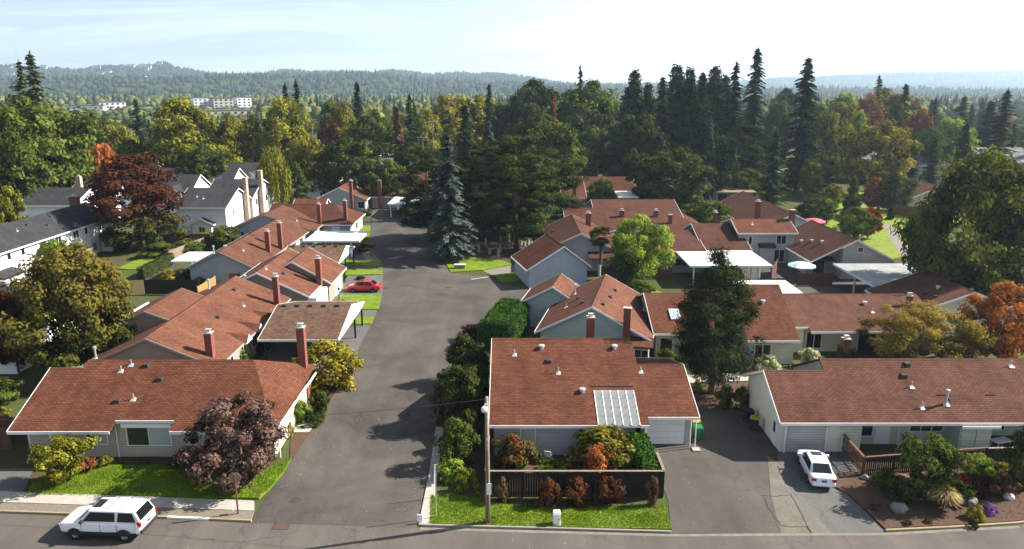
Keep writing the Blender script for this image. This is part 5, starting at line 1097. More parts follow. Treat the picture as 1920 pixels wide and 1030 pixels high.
# white townhouses on the left
T = dict(roof='grey_roof', wall='white_siding', chim='brick')
h = WH('white_townhouse', 'long white two storey townhouse row with grey roof and shaded by the maroon tree', **T)
h.gable('y', 70, 121.5, -75.5, -66.9, -71.2, 7.5, 5.0, 5.0, base=0)
for y, z, n in [(92, 3.5, 2), (95.5, 3.7, 1), (98.4, 3.7, 1), (103, 3.7, 1), (106.5, 3.5, 2), (111, 3.6, 2), (113.8, 3.6, 1), (118.2, 3.5, 2)]: h.window('E', -67.4, y, .7 * n, z, z + 1.0, n)
for y in (97, 107.5, 115.5): h.window('E', -67.4, y, 1.2, .6, 1.8, 2)
for y0, y1 in ((91, 95.5), (106.2, 110.6), (117, 121)):
    k = MB(); k.hexa([(-67.3, y0, 2.35), (-65.4, y0, 2.0), (-65.4, y1, 2.0), (-67.3, y1, 2.35)], [(-67.3, y0, 2.75), (-65.3, y0, 2.2), (-65.3, y1, 2.2), (-67.3, y1, 2.75)]); k.build('porch_roof', h.roofm, h.t, uv=True); h.walls(-67.2, -65.6, y0 + .2, y1 - .2, 2.0)
h.chimney(-71.8, 99, 1.6, 1.2, 8.6); h.chimney(-71.6, 119, 1.5, 1.2, 8.8)
for x, y, k in [(-70.6, 92, 'box'), (-70.3, 98, 'box'), (-69.5, 101, 'pipe'), (-70, 104, 'box'), (-70.3, 110, 'box'), (-70.4, 113, 'box'), (-70.2, 116, 'box'), (-69, 95, 'pipe'), (-69, 107, 'box')]: h.vent(x, y, k)
finish(h, -71, 96)
h = WH('white_townhouse', 'white townhouse end wall lit by sun behind the golden maple', **T)
h.gable('x', -62, -46.0, 63.6, 77.5, 70.6, 7.2, 5.0, 5.0); h.chimney(-47.5, 78.2, 1.2, 1.0, 7.6)
for x in (-47.2, -48.6, -50): h.vent(x, 70.0, 'cap')
finish(h, -54, 70)
h = WH('white_townhouse', 'white two storey house with grey roof and little gabled bay', **T, )
h.gable('x', -60.9, -51.4, 130.3, 143.4, 137.2, 7.8, 5.1, 5.1)
h.gable('y', 129.2, 132, -58, -53.6, -55.8, 3.3, 2.2, 2.2); h.window('S', 129.55, -55.8, 1.0, .8, 1.7, 2); h.window('S', 130.8, -52.7, .7, .9, 1.8, 1); h.window('E', -51.75, 134.5, .5, 3.2, 4.3, 1)
h.gable('x', -60.9, -51.0, 143.2, 158, 150, 7.9, 5.1, 5.1); h.window('E', -51.35, 146, .9, 3.2, 4.4, 1); h.window('E', -51.35, 152, .9, 3.2, 4.4, 1)
h.chimney(-51.2, 140.2, .9, 1.2, 9.3, mat=M['tan_brick'], pot=False); h.chimney(-50.7, 147.5, .9, 1.2, 9.9, mat=M['tan_brick'], pot=False)
h.vent(-58, 134, 'pipe'); h.vent(-56.6, 133.4, 'pipe')
finish(h, -56, 143)
h = WH('white_townhouse', 'white house with dark grey roof left of the maroon tree', **T)
h.gable('x', -93, -81, 134, 146, 140.6, 7.4, 4.9, 4.9); h.gable('x', -90, -80, 146, 158, 152, 7.3, 5, 5); h.chimney(-86.4, 146, 1.1, 1.0, 8.9, mat=M['tan_brick']); h.chimney(-92.6, 143, 1.2, 1, 8.6)
finish(h, -87, 146)
for i, (x0, y0) in enumerate([(-75.5, 150), (-72, 163), (-68.5, 176)]):
    h = WH('white_townhouse', ['white gabled townhouse directly behind the maroon tree', 'middle white gabled townhouse of the staggered row', 'farthest white gabled townhouse of the staggered row'][i], **T)
    h.gable('x', x0 - 8, x0 + 9.5, y0, y0 + 11, y0 + 5.5, 8.2, 5.2, 5.2); h.gable('y', y0 - 2, y0 + 4, x0 + 3.4, x0 + 9.3, x0 + 6.3, 6.6, 4.2, 4.2); h.window('S', y0 - 1.65, x0 + 6.3, 1.4, 2.6, 3.9, 2); h.window('E', x0 + 9.15, y0 + 5, .9, 3, 4.2, 1)
    finish(h, x0, y0 + 5)
FAR = [  # x0,x1,y0,y1,ridge,eave,roof,wall,label
    (-53, -42, 172, 184, 7.6, 5, 'grey_roof', 'white_siding', 'white house with plain grey roof behind the weeping willow'),
    (-60, -46, 190, 202, 7.4, 5, 'grey_roof', 'pale_siding', 'grey roofed house under the street light left of the willow'),
    (-128, -108, 225, 240, 7.5, 4.8, 'tan_roof', 'beige_siding', 'brown roofed cream house behind the red and orange tree'),
    (-38, -24, 205, 218, 6.5, 3.2, 'pale_roof', 'beige_siding', 'pale grey roofed house with small dormers beyond the lane'),
    (-44, -34, 232, 243, 5.5, 3, 'white_siding', 'white_siding', 'small house with bleached white roof beyond the lane'),
    (-34, -20, 262, 273, 5, 3, 'pale_roof', 'beige_siding', 'long low pale roofed building beyond the utility poles'),
    (26, 42, 200, 212, 4.8, 3, 'tan_roof', 'beige_siding', 'low tan roofed house below the two great broadleaf trees'),
    (28, 44, 186, 197, 4.6, 2.8, 'grey_roof', 'white_siding', 'dark grey roofed house with white gable edge among trees'),
    (3, 14, 238, 250, 5, 3, 'pale_roof', 'beige_siding', 'pale roof glimpsed between the pines and great trees'),
    (98, 122, 205, 220, 8.4, 5, 'pale_roof', 'beige_siding', 'half timbered apartment block with grey roof and twin gables'),
    (124, 152, 212, 230, 8.8, 5.2, 'pale_roof', 'beige_siding', 'long grey roofed apartment block behind the cypress pair'),
    (148, 176, 195, 212, 8.0, 5, 'pale_roof', 'beige_siding', 'grey roofed apartment block beyond the great green tree'),
    (70, 82, 196, 206, 5, 3, 'pale_roof', 'white_siding', 'pale roofed building behind the park trees'),
    (60, 70, 262, 272, 8, 5, 'pale_roof', 'beige_siding', 'pale roof glimpsed behind the row of dark conifers'),
]
for (x0, x1, y0, y1, zr, ze, rf, wl, lab) in FAR:
    h = WH('distant_house', lab, roof=rf if rf != 'white_siding' else 'pale_roof', wall=wl)
    if rf == 'white_siding': h.roofm = M['metal_white']
    h.gable('x', x0, x1, y0, y1, (y0 + y1) / 2, zr, ze, ze)
    n = max(2, int((x1 - x0) / 4.5))
    for i in range(n): h.window('S', y0 + .5, x0 + (i + .5) * (x1 - x0) / n, 1.3, .9, 2.1, 2)
    if 'twin' in lab:
        for q in (x0 + 5, x0 + 12):
            h.gable('y', y0 - 1.2, y0 + 7, q - 3, q + 3, q, 7.6, 5.1, 5.1); h.window('S', y0 - .85, q, 1.4, 3.2, 4.6, 2)
            for w in (-1.4, 1.4): boxpart('timber', h.t, M['wood_dark'], q + w - .08, q + w + .08, y0 - .93, y0 - .86, 2.6, 5.4)
    if 'dormers' in lab:
        for q in (x0 + 5.5, x0 + 9.5): h.gable('y', y0 - .3, y0 + 4.5, q - 1.5, q + 1.5, q, 5.6, 4.4, 4.4, wall=True, base=3); 
    finish(h, (x0 + x1) / 2, (y0 + y1) / 2)
# white blocks far across the plain
for i, (pa, pb, base, top, D, lab) in enumerate([(365, 398, 209, 184, 900, 'cream four storey apartment building far across the plain'), (402, 438, 209, 185, 890, 'long pale apartment building with many windows far across the plain'), (446, 472, 207, 183, 930, 'grey and white apartment building at the end of the far row'),
                                            (128, 190, 216, 199, 800, 'long low white warehouse on the far plain'), (190, 234, 214, 192, 840, 'tall white industrial hall on the far plain'), (375, 470, 226, 208, 640, 'low grey industrial roofs in front of the far apartment buildings')]):
    x0, x1 = XatY(pa, 200, D), XatY(pb, 200, D); zt = max(6, ZatY(top, D)); t = thing('far_building', lab, 'building', ((x0 + x1) / 2, D, 0), R_(34) if i != 3 else R_(20)); w = (x1 - x0) / 2
    boxpart('wall', t, M['white_siding'] if i not in (1, 5) else M['pale_siding'], -w, w, 0, 22, 0, zt); boxpart('roof', t, M['pale_roof'], -w - .4, w + .4, -.4, 22.4, zt + .01, zt + .7)
    nf = max(1, int(zt / 3.4)); nc = max(3, int(2 * w / 5))
    for a in range(nf):
        for b in range(nc):
            cx = -w + (b + .5) * 2 * w / nc; boxpart('window', t, M['glass'], cx - 1.1, cx + 1.1, -.15, .1, a * 3.4 + 1, a * 3.4 + 2.5)
# houses on the distant ridge
_r = random.Random(5)
for i in range(34):
    px = _r.choice([_r.uniform(185, 325), _r.uniform(185, 325), _r.uniform(10, 90), _r.uniform(500, 760)]); Y = _r.uniform(3150, 4150); X = XatY(px, 150, Y); z = float(hillz(np.array([X]), np.array([Y]))[0])
    t = thing('hillside_house', 'tiny pale house among the trees of the distant ridge', 'house', (X, Y, z - 2), _r.uniform(-.4, .4), 'houses on the distant ridge'); w = _r.uniform(8, 17)
    boxpart('wall', t, M[_r.choice(['white_siding', 'beige_siding', 'pale_siding'])], -w, w, -6, 6, 0, 14 + _r.uniform(0, 5))
    MB().hexa([(-w - 1, -7, 19.1), (w + 1, -7, 19.1), (w + 1, 7, 19.1), (-w - 1, 7, 19.1)], [(-w - 1, -.2, 23), (w + 1, -.2, 23), (w + 1, .2, 23), (-w - 1, .2, 23)]).build('roof', M[_r.choice(['tan_roof', 'pale_roof'])], t)
# ------------------------------------------------------------------ carports
def carport(label, x0, x1, y0, y1, z, mat, posts, th=.22, edge='white_trim', tilt=0.0):
    t = thing('carport', label, 'carport', ((x0 + x1) / 2, (y0 + y1) / 2, 0)); a, b = (x1 - x0) / 2, (y1 - y0) / 2
    k = MB(); k.hexa([(-a, -b, z - th), (a, -b, z - th), (a, b, z - th + tilt), (-a, b, z - th + tilt)], [(-a, -b, z), (a, -b, z), (a, b, z + tilt), (-a, b, z + tilt)]); ro = k.build('roof', mat, t)
    for A in ((-a - .04, a + .04, -b - .05, -b, z - th - .02, z + .03), (-a - .05, -a, -b + .01, b - .01, z - th - .02, z + .03), (a, a + .05, -b + .01, b - .01, z - th - .02, z + .03)):
        if not tilt: boxpart('fascia', ro, M[edge], *A)
    for px_, py_ in posts: boxpart('post', t, M[edge], px_ - (x0 + x1) / 2 - .09, px_ - (x0 + x1) / 2 + .09, py_ - (y0 + y1) / 2 - .09, py_ - (y0 + y1) / 2 + .09, 0, z - th - .02)
    return t
carport('white flat metal carport beside the lane on white posts', -32.6, -24.0, 112.4, 120.6, 2.75, M['metal_white'], [(-25.4, 113), (-28.4, 113), (-31.3, 113), (-25.4, 120), (-31.3, 120)])
carport('small white flat carport at the end of the lane', -25.7, -20.0, 150, 160.3, 2.75, M['metal_white'], [(-25.2, 150.5), (-20.5, 150.5), (-25.2, 160)])
carport('wide white flat carport behind the black pine', 23.9, 34.9, 95.2, 104.8, 2.9, M['metal_white'], [(33.3, 98.8), (34.2, 98.8), (34.7, 99.3), (24.6, 96), (24.6, 104), (29.2, 96)])
carport('grey weathered flat carport beside the patio with the aqua umbrella', 43.9, 53.6, 86, 97.2, 2.75, M['metal_grey'], [(44.6, 86.6), (44.6, 92), (53, 86.6), (53, 96.6), (44.9, 86.7)])
carport('small white flat carport of the far red roofed home', 23.4, 27.7, 159.2, 169.6, 2.75, M['metal_white'], [(23.8, 159.8), (27.3, 159.8), (27.3, 169)])
def gabled_carport(label, x0, x1, y0, r, y1, ze, zr, post):
    h = WH('carport', label, roof='brown_roof', cat='carport'); h.gable('x', x0, x1, y0, y1, r, zr, ze, ze, wall=False)
    for x in (x0 + .3, x1 - .15):
        k = MB(); k.v += [(x, y0 + .7, ze - .1), (x, y1 - .7, ze - .1), (x, r, zr - .2), (x + .06, y0 + .7, ze - .1), (x + .06, y1 - .7, ze - .1), (x + .06, r, zr - .2)]; k.f += [(0, 2, 1), (3, 4, 5), (0, 1, 4, 3), (1, 2, 5, 4), (2, 0, 3, 5)]; k.m += [0] * 5
        k.build('gable_panel', M['white_trim'], h.t)
        boxpart('beam', h.t, M['white_trim'], x - .05, x + .1, y0 + .6, y1 - .6, ze - .36, ze - .12)
    for px_, py_ in post: boxpart('post', h.t, M['wood_dark'], px_ - .09, px_ + .09, py_ - .09, py_ + .09, 0, ze - .37)
    n = 5
    for i in range(n): h.vent(x0 + .8 + i * (x1 - x0 - 2.2) / (n - 1), r - .35, 'box')
    finish(h, (x0 + x1) / 2, r); return h
gabled_carport('brown shingled gable carport beside the golden bush', -24.4, -16.7, 66.4, 73.0, 79.4, 2.6, 4.15, [(-16.8, 74.4), (-16.9, 78.6), (-24, 67.2), (-24, 78.6), (-17.0, 67.2)])
gabled_carport('brown shingled gable carport beyond the red car', -32.4, -24.0, 98.6, 103.6, 109, 2.6, 3.9, [(-24.1, 102.9), (-24.1, 108.4), (-31.8, 99), (-31.8, 108.4)])
# ------------------------------------------------------------------ fences
def fence(label, p0, p1, h, mat, board=.15, gap=.012, single=False, cap=None, rail=True, z=0.0, post_every=2.4, capm=None, open_=0):
    p0, p1 = Vector(p0), Vector(p1); d = p1 - p0; L = d.length; rz = math.atan2(d.y, d.x)
    t = thing('fence', label, 'fence', (p0.x, p0.y, z), rz); n = max(2, int(L / (board + gap))); st = L / n; rng = random.Random(int(L * 100)); base = None; mm = M[mat]
    mb = MB()
    if single: me = [MB().box(0, st - gap, -.012, .012, .05, h - .02 * q).mesh('board', mm) for q in range(3)]
    for i in range(n):
        if single:
            o = link(bpy.data.objects.new('board', me[rng.randrange(3)]), t); o.location = (i * st, rng.uniform(-.006, .006), 0)
        else: mb.box(i * st, i * st + st - gap, -.012 + rng.uniform(-.006, .006), .012, .05, h - rng.uniform(0, .05))
    if not single: tag(mb.build('boards', mm, t), kind='stuff')
    for zz in (.35, h - .3): boxpart('rail', t, mm, 0, L, .02, .06, zz, zz + .09)
    k = max(1, round(L / post_every))
    for i in range(k + 1): boxpart('post', t, mm, i * L / k - .05, i * L / k + .05, .03, .13, 0, h + .06)
    if cap: boxpart('cap_rail', t, M[cap], -.06, L + .06, -.06, .12, h + .065, h + .105)
    return t
fence('dark brown board fence with pale cap rail behind the rose bushes', (-1.6, 42.75), (9.85, 42.75), 1.85, 'wood_dark', single=True, cap='wood_grey')
fence('dark board fence end returning beside the garage driveway', (9.9, 42.8), (9.9, 45.2), 1.85, 'wood_dark', single=True, cap='wood_grey')
fence('dark board fence return towards the lane side shrubs', (-1.7, 47.9), (-1.7, 42.85), 1.85, 'wood_dark', cap='wood_grey')
fence('reddish open slat deck railing beside the white sedan', G(1576, 846), G(1616, 893), 1.35, 'wood_red', board=.1, gap=.1, single=True, cap='wood_red')
fence('dark open slat deck fence along the mulched shrub bed', G(1618, 893), (33.5, 46.9), 1.35, 'wood_dark', board=.1, gap=.06, single=True, cap='wood_red')
fence('dark deck fence running on past the storage cupboard', (33.6, 46.9), (45, 47.4), 1.3, 'wood_dark', board=.1, gap=.06, cap='wood_grey')
fence('weathered grey board fence along the white townhouse row', (-66, 96.8), (-65.6, 112), 1.9, 'wood_grey')
fence('dark shaded board fence before the grey gable', (-47.6, 91.4), (-40.6, 91.4), 2.0, 'wood_dark')
fence('new golden wood fence behind the long red roof', (-39.4, 88.4), (-39.3, 93.8), 1.9, 'wood_gold')
fence('weathered fence climbing beside the hidden back lawn', (-52.4, 109), (-51.4, 119.6), 1.9, 'wood_grey')
fence('dark fence between back lawn and grey home', (-51.2, 119.8), (-46.8, 121.3), 1.9, 'wood_dark')
fence('ivy covered dark fence behind the back lawn', (-59.5, 116.4), (-52, 116.6), 1.8, 'wood_dark')
fence('reddish fence under the white two storey house', (-62, 123.4), (-52, 123.6), 1.7, 'wood_red')
fence('reddish fence and gate at the far left driveway', (-43, 52.8), (-36.6, 50.6), 1.8, 'wood_red')
fence('cedar panel fence left of the corner bungalow', (-41, 49.2), (-37, 49.2), 1.9, 'wood_red')
fence('dark cedar fence below the bright green maple', (12.5, 99.2), (22.5, 99.6), 1.8, 'wood_red')
fence('reddish cedar fence around the umbrella patio', (36.3, 99.0), (38.6, 103.5), 1.9, 'wood_red')
fence('vine grown dark fence before the umbrella patio', (38.6, 95.6), (43.4, 95.8), 1.8, 'wood_red')
fence('dark rail fence along the edge of the park', (54.3, 100), (54.8, 128), 1.2, 'wood_dark', board=.1, gap=.15)
fence('tall cedar board fence at the back of the park', (80.5, 153), (86, 144), 2.3, 'wood_red', board=.3, gap=.02)
fence('sunlit cedar board fence along the right park edge', (90, 138), (99, 132), 2.3, 'wood_gold', board=.3)
# upright logs round the bark bed
_r = random.Random(3)
for i, (x, y) in enumerate([(-6.6, 118.4), (-5.4, 116.2), (-3.6, 115.0), (-2.2, 113.9), (-1.9, 116.8), (1.5, 122.2), (2.1, 121.4), (2.7, 120.9), (3.2, 120.2), (3.6, 119.5), (-4.4, 120.4), (-2.0, 125.6), (-.6, 124.9), (.5, 124.0)]):
    hh = _r.uniform(.7, 1.5); k = MB(); k.tube([(0, 0, -.05), (.03, .02, hh * .6), (0, .03, hh)], [.24, .21, .2], 9); o = k.build('log_post', M['bark_pale'], loc=(x, y, .05)); tag(o, 'short upright weathered log in the round bark bed', 'log', 'upright logs of the bark bed')
# ------------------------------------------------------------------ pole, signs, boxes
t = thing('utility_pole', 'weathered wooden street light pole on the front lawn strip', 'utility pole', (G(915, 982)[0], G(915, 982)[1], .1))
MB().tube([(0, 0, -.1), (0, 0, 4), (-.02, 0, 8.3)], [.16, .135, .11], 12).build('pole', M['wood_pole'], t, smooth=True)
MB().tube([(0, -.1, 7.9), (-.1, -.35, 8.02), (-.12, -.7, 8.0)], .03, 6).build('arm', M['flash'], t)
MB().lathe([(.03, .0), (.16, -.02), (.2, -.14), (.17, -.3), (.02, -.34)], -.12, -.75, 8.02, 12).build('lamp_head', M['sign_white'], t, smooth=True)
boxpart('notice_plate', t, M['sign_white'], -.06, .22, -.2, -.165, 2.0, 2.75); boxpart('bolt_plate', t, M['flash'], -.05, .05, -.18, -.14, 5.5, 5.7)
MB().tube([(0.0, -.17, .1), (0.0, -.16, 5)], .025, 6).build('conduit', M['iron'], t)
x, y = G(447, 966); t = thing('stop_sign', 'octagonal street sign seen from behind on a rusty post', 'sign', (x, y, .1), R_(8))
boxpart('post', t, M['rust'], -.045, .045, -.045, .045, -.05, 2.75)
k = MB(); p_ = [(.38 * math.cos(math.pi / 8 + i * math.pi / 4), .38 * math.sin(math.pi / 8 + i * math.pi / 4)) for i in range(8)]; k.hexa([(a, .05, 2.45 + b) for a, b in p_], [(a, .075, 2.45 + b) for a, b in p_]); k.build('sign_plate', M['sign_back'], t)
k = MB(); k.box(-.3, -.27, -.12, .12, .25, .62); k.build('marker_plate', M['sign_white'], t)
x, y = G(784, 984); t = thing('street_name_post', 'small white marker panel on the kerb end of the lane', 'marker', (x + .1, y + .15, .1)); boxpart('panel', t, M['sign_white'], -.16, .16, -.03, .03, .0, .5); boxpart('stake', t, M['iron'], -.02, .02, .035, .06, -.05, .45)
x, y = G(818, 972); t = thing('sign_post', 'thin leaning grey metal post on the lawn edge of the lane', 'post', (x, y, .1)); MB().tube([(0, 0, -.05), (0, .02, 1.6), (.02, .05, 3.1)], .03, 6).build('post', M['flash'], t)
x, y = G(814, 935); t = thing('sign_post', 'thin white metal stake between lawn and lane shrubs', 'post', (x, y, .1)); MB().tube([(0, 0, -.05), (.02, .02, 1.0), (.1, .1, 2.3)], .03, 6).build('post', M['sign_white'], t)
x, y = G(1044, 990); t = thing('utility_box', 'pale green utility pedestal on the lawn strip', 'utility box', (x, y + .3, .1))
k = MB(); k.box(-.21, .21, -.2, .2, -.05, .72); o = k.build('cabinet', M['sign_white'], t); bv = o.modifiers.new('b', 'BEVEL'); bv.width = .03; bv.segments = 2
MB().hexa([(-.24, -.23, .73), (.24, -.23, .73), (.24, .23, .73), (-.24, .23, .73)], [(-.19, -.16, .86), (.19, -.16, .86), (.19, .16, .86), (-.19, .16, .86)]).build('lid', M['cream_plastic'] if 'cream_plastic' in M else M['sign_white'], t)
boxpart('plinth', t, M['concrete'], -.27, .27, -.26, .26, -.06, .04); boxpart('latch', t, M['iron'], .1, .16, -.215, -.2, .35, .45)
for i, (px, py, w, lab) in enumerate([(527, 988, .5, 'rusty storm drain grate in the street by the lane mouth'), (723, 540, .45, 'small storm drain grate in the lane beside the red car'), (842, 539, .45, 'storm drain grate in the middle of the lane')]):
    x, y = G(px, py); t = thing('drain_grate', lab, 'drain', (x, y, .012)); k = MB(); k.box(-w, w, -.3, .3, -.05, .004); k.build('frame', M['iron'], t)
    for j in range(6): boxpart('bar', t, M['rust'], -w + .08, w - .08, -.24 + j * .09, -.2 + j * .09, .004, .014)
x, y = G(554, 938); o = MB().lathe([(.02, .012), (.33, .012), (.36, .008)], n=20).build('manhole_cover', M['iron'], loc=(x, y, .004)); tag(o, 'round iron manhole cover at the mouth of the lane', 'manhole')
x, y = G(862, 505)
t = thing('utility_box', 'low grey green utility vault on the island lawn edge', 'utility box', (x, y + .3, .1)); o = boxpart('cabinet', t, M['sign_back'], -.8, .8, -.4, .4, -.05, .5); boxpart('lid', t, M['pale_siding'], -.84, .84, -.44, .44, .51, .58)
# post lamps in front of the row homes
for i, (px, py) in enumerate([(637, 573), (697, 432)]):
    x, y = G(px, py); t = thing('garden_lamp', ['black garden lamp post beside the red car drive', 'black garden lamp post near the end of the lane'][i], 'lamp post', (x, y, .02)); MB().tube([(0, 0, -.05), (0, 0, 1.9)], .05, 6).build('post', M['iron'], t); MB().lathe([(.04, 1.9), (.14, 1.95), (.17, 2.2), (.02, 2.35)], n=8).build('lantern', M['iron'], t)
# distant poles and street lights
for i, (px, Y, top, lab) in enumerate([(585, 210, 224, 'far street light pole with curved arms left of the grey roofs'), (811, 215, 228, 'tall wooden utility pole with crossarm beyond the spruce'), (792, 190, 258, 'shorter wooden utility pole before the pale roofs'), (265, 640, 171, 'thin far street light above the warehouse')]):
    x = XatY(px, 240, Y); hgt = ZatY(top, Y); t = thing('utility_pole', lab, 'utility pole', (x, Y, 0)); MB().tube([(0, 0, -.1), (0, 0, hgt)], [.17, .1], 7).build('pole', M['wood_pole'], t)
    boxpart('crossarm', t, M['wood_pole'], -1.2, 1.2, -.08, .08, hgt - .7, hgt - .5)
    for s in (-1, 1): MB().tube([(0, 0, hgt - .1), (s * .8, 0, hgt + .1), (s * 1.5, 0, hgt - .1)], .06, 5).build('arm', M['flash'], t)
for i, (px, Y, top, bot) in enumerate([(297, 4300, 70, 114), (33, 4300, 70, 118), (742, 4300, 96, 126), (934, 4300, 106, 132)]):
    x = XatY(px, 120, Y); z = float(hillz(np.array([x]), np.array([float(Y)]))[0]); zt = ZatY(top, Y); k = MB()
    for a in range(3): k.tube([(4 * math.cos(a * 2.09), 4 * math.sin(a * 2.09), -5), (1.2 * math.cos(a * 2.09), 1.2 * math.sin(a * 2.09), zt - z)], [1.0, .5], 4)
    for q in range(14): zz = (zt - z) * q / 14; r = 4 - 2.8 * q / 14; k.tube([(r, 0, zz), (-r * .5, r * .87, zz + 6), (-r * .5, -r * .87, zz + 12)], .4, 4)
    o = k.build('radio_mast', M['flash'], loc=(x, Y, z)); tag(o, ['tall thin lattice radio mast on the pointed distant hilltop', 'thin lattice radio mast behind the tall cedar', 'short lattice mast on the rounded distant hill', 'smallest lattice mast where the ridge slopes down'][i], 'mast', 'radio masts on the ridge')
# bins
def bin_(label, x, y, body, lid, rz=0.0):
    t = thing('wheeled_bin', label, 'bin', (x, y, .008), rz); k = MB(); k.hexa([(-.22, -.24, .06), (.22, -.24, .06), (.22, .24, .06), (-.22, .24, .06)], [(-.29, -.32, .98), (.29, -.32, .98), (.29, .34, .98), (-.29, .34, .98)]); o = k.build('body', M[body], t)
    k = MB(); k.hexa([(-.32, -.36, .985), (.32, -.36, .985), (.32, .36, .985), (-.32, .36, .985)], [(-.28, -.3, 1.07), (.28, -.3, 1.07), (.28, .36, 1.1), (-.28, .36, 1.1)]); k.build('lid', M[lid], t)
    for s in (-1, 1): MB().lathe([(.02, -.03), (.12, -.03), (.12, .03), (.02, .03)], s * .24, .3, .125, 12, 'y').build('wheel', M['black_rubber'], t)
    MB().tube([(-.25, .4, .95), (.25, .4, .95)], .02, 6).build('handle', M[body], t)
x, y = G(1307, 815); bin_('green wheeled bin at the corner of the white garage', 14.2, 51.0, 'green_bin', 'green_bin'); bin_('second green wheeled bin with pale top tucked behind the garage corner', 14.3, 52.1, 'green_bin', 'yellow_lid')
bin_('dark wheeled bin with yellow lid against the cream stucco wall', 19.0, 52.6, 'dark_plastic', 'yellow_lid', 1.2); bin_('dark grey wheeled bin beside the yellow lidded one', 19.0, 54.0, 'dark_plastic', 'dark_plastic', 1.6)
# boulders
def boulder(label, px, py, w, hh, mat, seed):
    rng = np.random.default_rng(seed); x, y = G(px, py); import bmesh
    bm = bmesh.new(); bmesh.ops.create_icosphere(bm, subdivisions=3, radius=1)
    for v in bm.verts:
        n = vnoise(np.array([v.co.x * 2 + 9 + v.co.z]), np.array([v.co.y * 2 + 9 - v.co.z]), .9, seed)[0]; v.co *= .75 + .5 * n; v.co.x *= w; v.co.y *= w * .75; v.co.z *= hh
    me = bpy.data.meshes.new('boulder'); bm.to_mesh(me); bm.free(); me.materials.append(M[mat]); o = link(bpy.data.objects.new('boulder', me)); o.location = (x, y + w * .4, .12 + hh * .45); tag(o, label, 'boulder')
boulder('rounded grey boulder on the mulch in the shade of the maple', 1687, 964, .5, .36, 'rock', 1); boulder('grey boulder behind the yellow flowers', 1822, 950, .5, .34, 'rock', 2); boulder('pale sunlit boulder on the mulch bed', 1893, 940, .42, .28, 'rock_pale', 3); boulder('small brown rock at the corner of the deck fence', 1622, 902, .25, .2, 'rock', 4)
# patio things
def table(label, x, y, rz=0.0, z=0.0):
    t = thing('patio_table', label, 'table', (x, y, z), rz); boxpart('tabletop', t, M['sign_white'], -.75, .75, -.4, .4, .7, .74)
    for a in (-.6, .6):
        for b in (-.3, .3): MB().tube([(a, b, 0), (a * .9, b * .9, .7)], .025, 6).build('leg', M['sign_white'], t)
table('white plastic patio table in the shaded recess', 36.2, 49.4, .3, .02)
def umbrella(label, x, y, r, zt, mats, mat2=None):
    t = thing('patio_umbrella', label, 'umbrella', (x, y, 0)); MB().tube([(0, 0, 0), (0, 0, zt + .15)], .03, 6).build('pole', M['flash'], t); MB().lathe([(.02, 0), (.3, 0), (.28, .08), (.05, .12)], n=12).build('base', M['iron'], t)
    for i in range(8):
        a, b = i * math.pi / 4, (i + 1) * math.pi / 4; P = lambda w, rr, z: (rr * math.cos(w), rr * math.sin(w), z); k = MB(); mid = (a + b) / 2
        k.face([P(a, r, zt - .55), P(mid, r * .95, zt - .6), P(b, r, zt - .55), P(b, r * .5, zt - .2), (0, 0, zt), P(a, r * .5, zt - .2)]); k.face([P(a, r, zt - .55), P(a, r, zt - .68), P(mid, r * .95, zt - .74), P(mid, r * .95, zt - .6)]); k.face([P(mid, r * .95, zt - .6), P(mid, r * .95, zt - .74), P(b, r, zt - .68), P(b, r, zt - .55)])
        k.build('canopy_panel', M[mats[i % len(mats)]], t)
        MB().tube([(0, 0, zt - .03), P(a, r, zt - .57)], .012, 4).build('rib', M['flash'], t)
umbrella('open aqua and white striped patio umbrella by the flat carports', 40.2, 98.6, 1.9, 2.7, ['aqua_cloth', 'cloth_white']); umbrella('open teal patio umbrella below the maroon tree', -62.6, 119.6, 1.5, 2.6, ['teal_cloth']); umbrella('open pink patio umbrella behind the long dark red roof', 56, 134, 2.2, 2.6, ['pink_cloth'])
def chair(label, x, y, rz, mat, z=.03):
    t = thing('patio_chair', label, 'chair', (x, y, z), rz); boxpart('seat', t, M[mat], -.24, .24, -.24, .24, .4, .44)
    MB().hexa([(-.24, .2, .44), (.24, .2, .44), (.24, .24, .44), (-.24, .24, .44)], [(-.22, .3, .92), (.22, .3, .92), (.22, .34, .92), (-.22, .34, .92)]).build('backrest', M[mat], t)
    for a in (-.21, .21):
        for b in (-.21, .21): MB().tube([(a * 1.1, b * 1.1, 0), (a, b, .4)], .018, 6).build('leg', M[mat], t)
        MB().tube([(a, -.22, .4), (a, -.22, .62), (a, .24, .64)], .018, 6).build('armrest', M[mat], t)
chair('white garden chair against the courtyard wall behind the dark fence', 2.6, 47.6, 2.9, 'sign_white'); chair('pale chair in the shaded patio recess beside the white table', 38.0, 49.8, 2.4, 'sign_white'); chair('dark wooden chair on the entry deck behind the slat fence', 29.6, 49.0, 2.2, 'wood_dark')
def grill(label, x, y):
    t = thing('kettle_grill', label, 'grill', (x, y, .03)); MB().lathe([(.02, .55), (.22, .6), (.32, .78), (.32, .8)], n=16).build('bowl', M['dark_plastic'], t, smooth=True); MB().lathe([(.33, .81), (.3, .95), (.16, 1.08), (.02, 1.1)], n=16).build('lid', M['green_bin'], t, smooth=True)
    for i in range(3): a = i * 2.094; MB().tube([(.34 * math.cos(a), .34 * math.sin(a), 0), (.2 * math.cos(a), .2 * math.sin(a), .62)], .015, 5).build('leg', M['flash'], t)
grill('green lidded kettle grill on the entry deck by the small maple', 28.9, 48.2); grill('green lidded kettle grill in the courtyard by the pale wall', 4.3, 47.7)
t = thing('fan_palm', 'fan palm with shaggy trunk beside the blue grey gable', 'tree', (12.5, 101.0, 0))
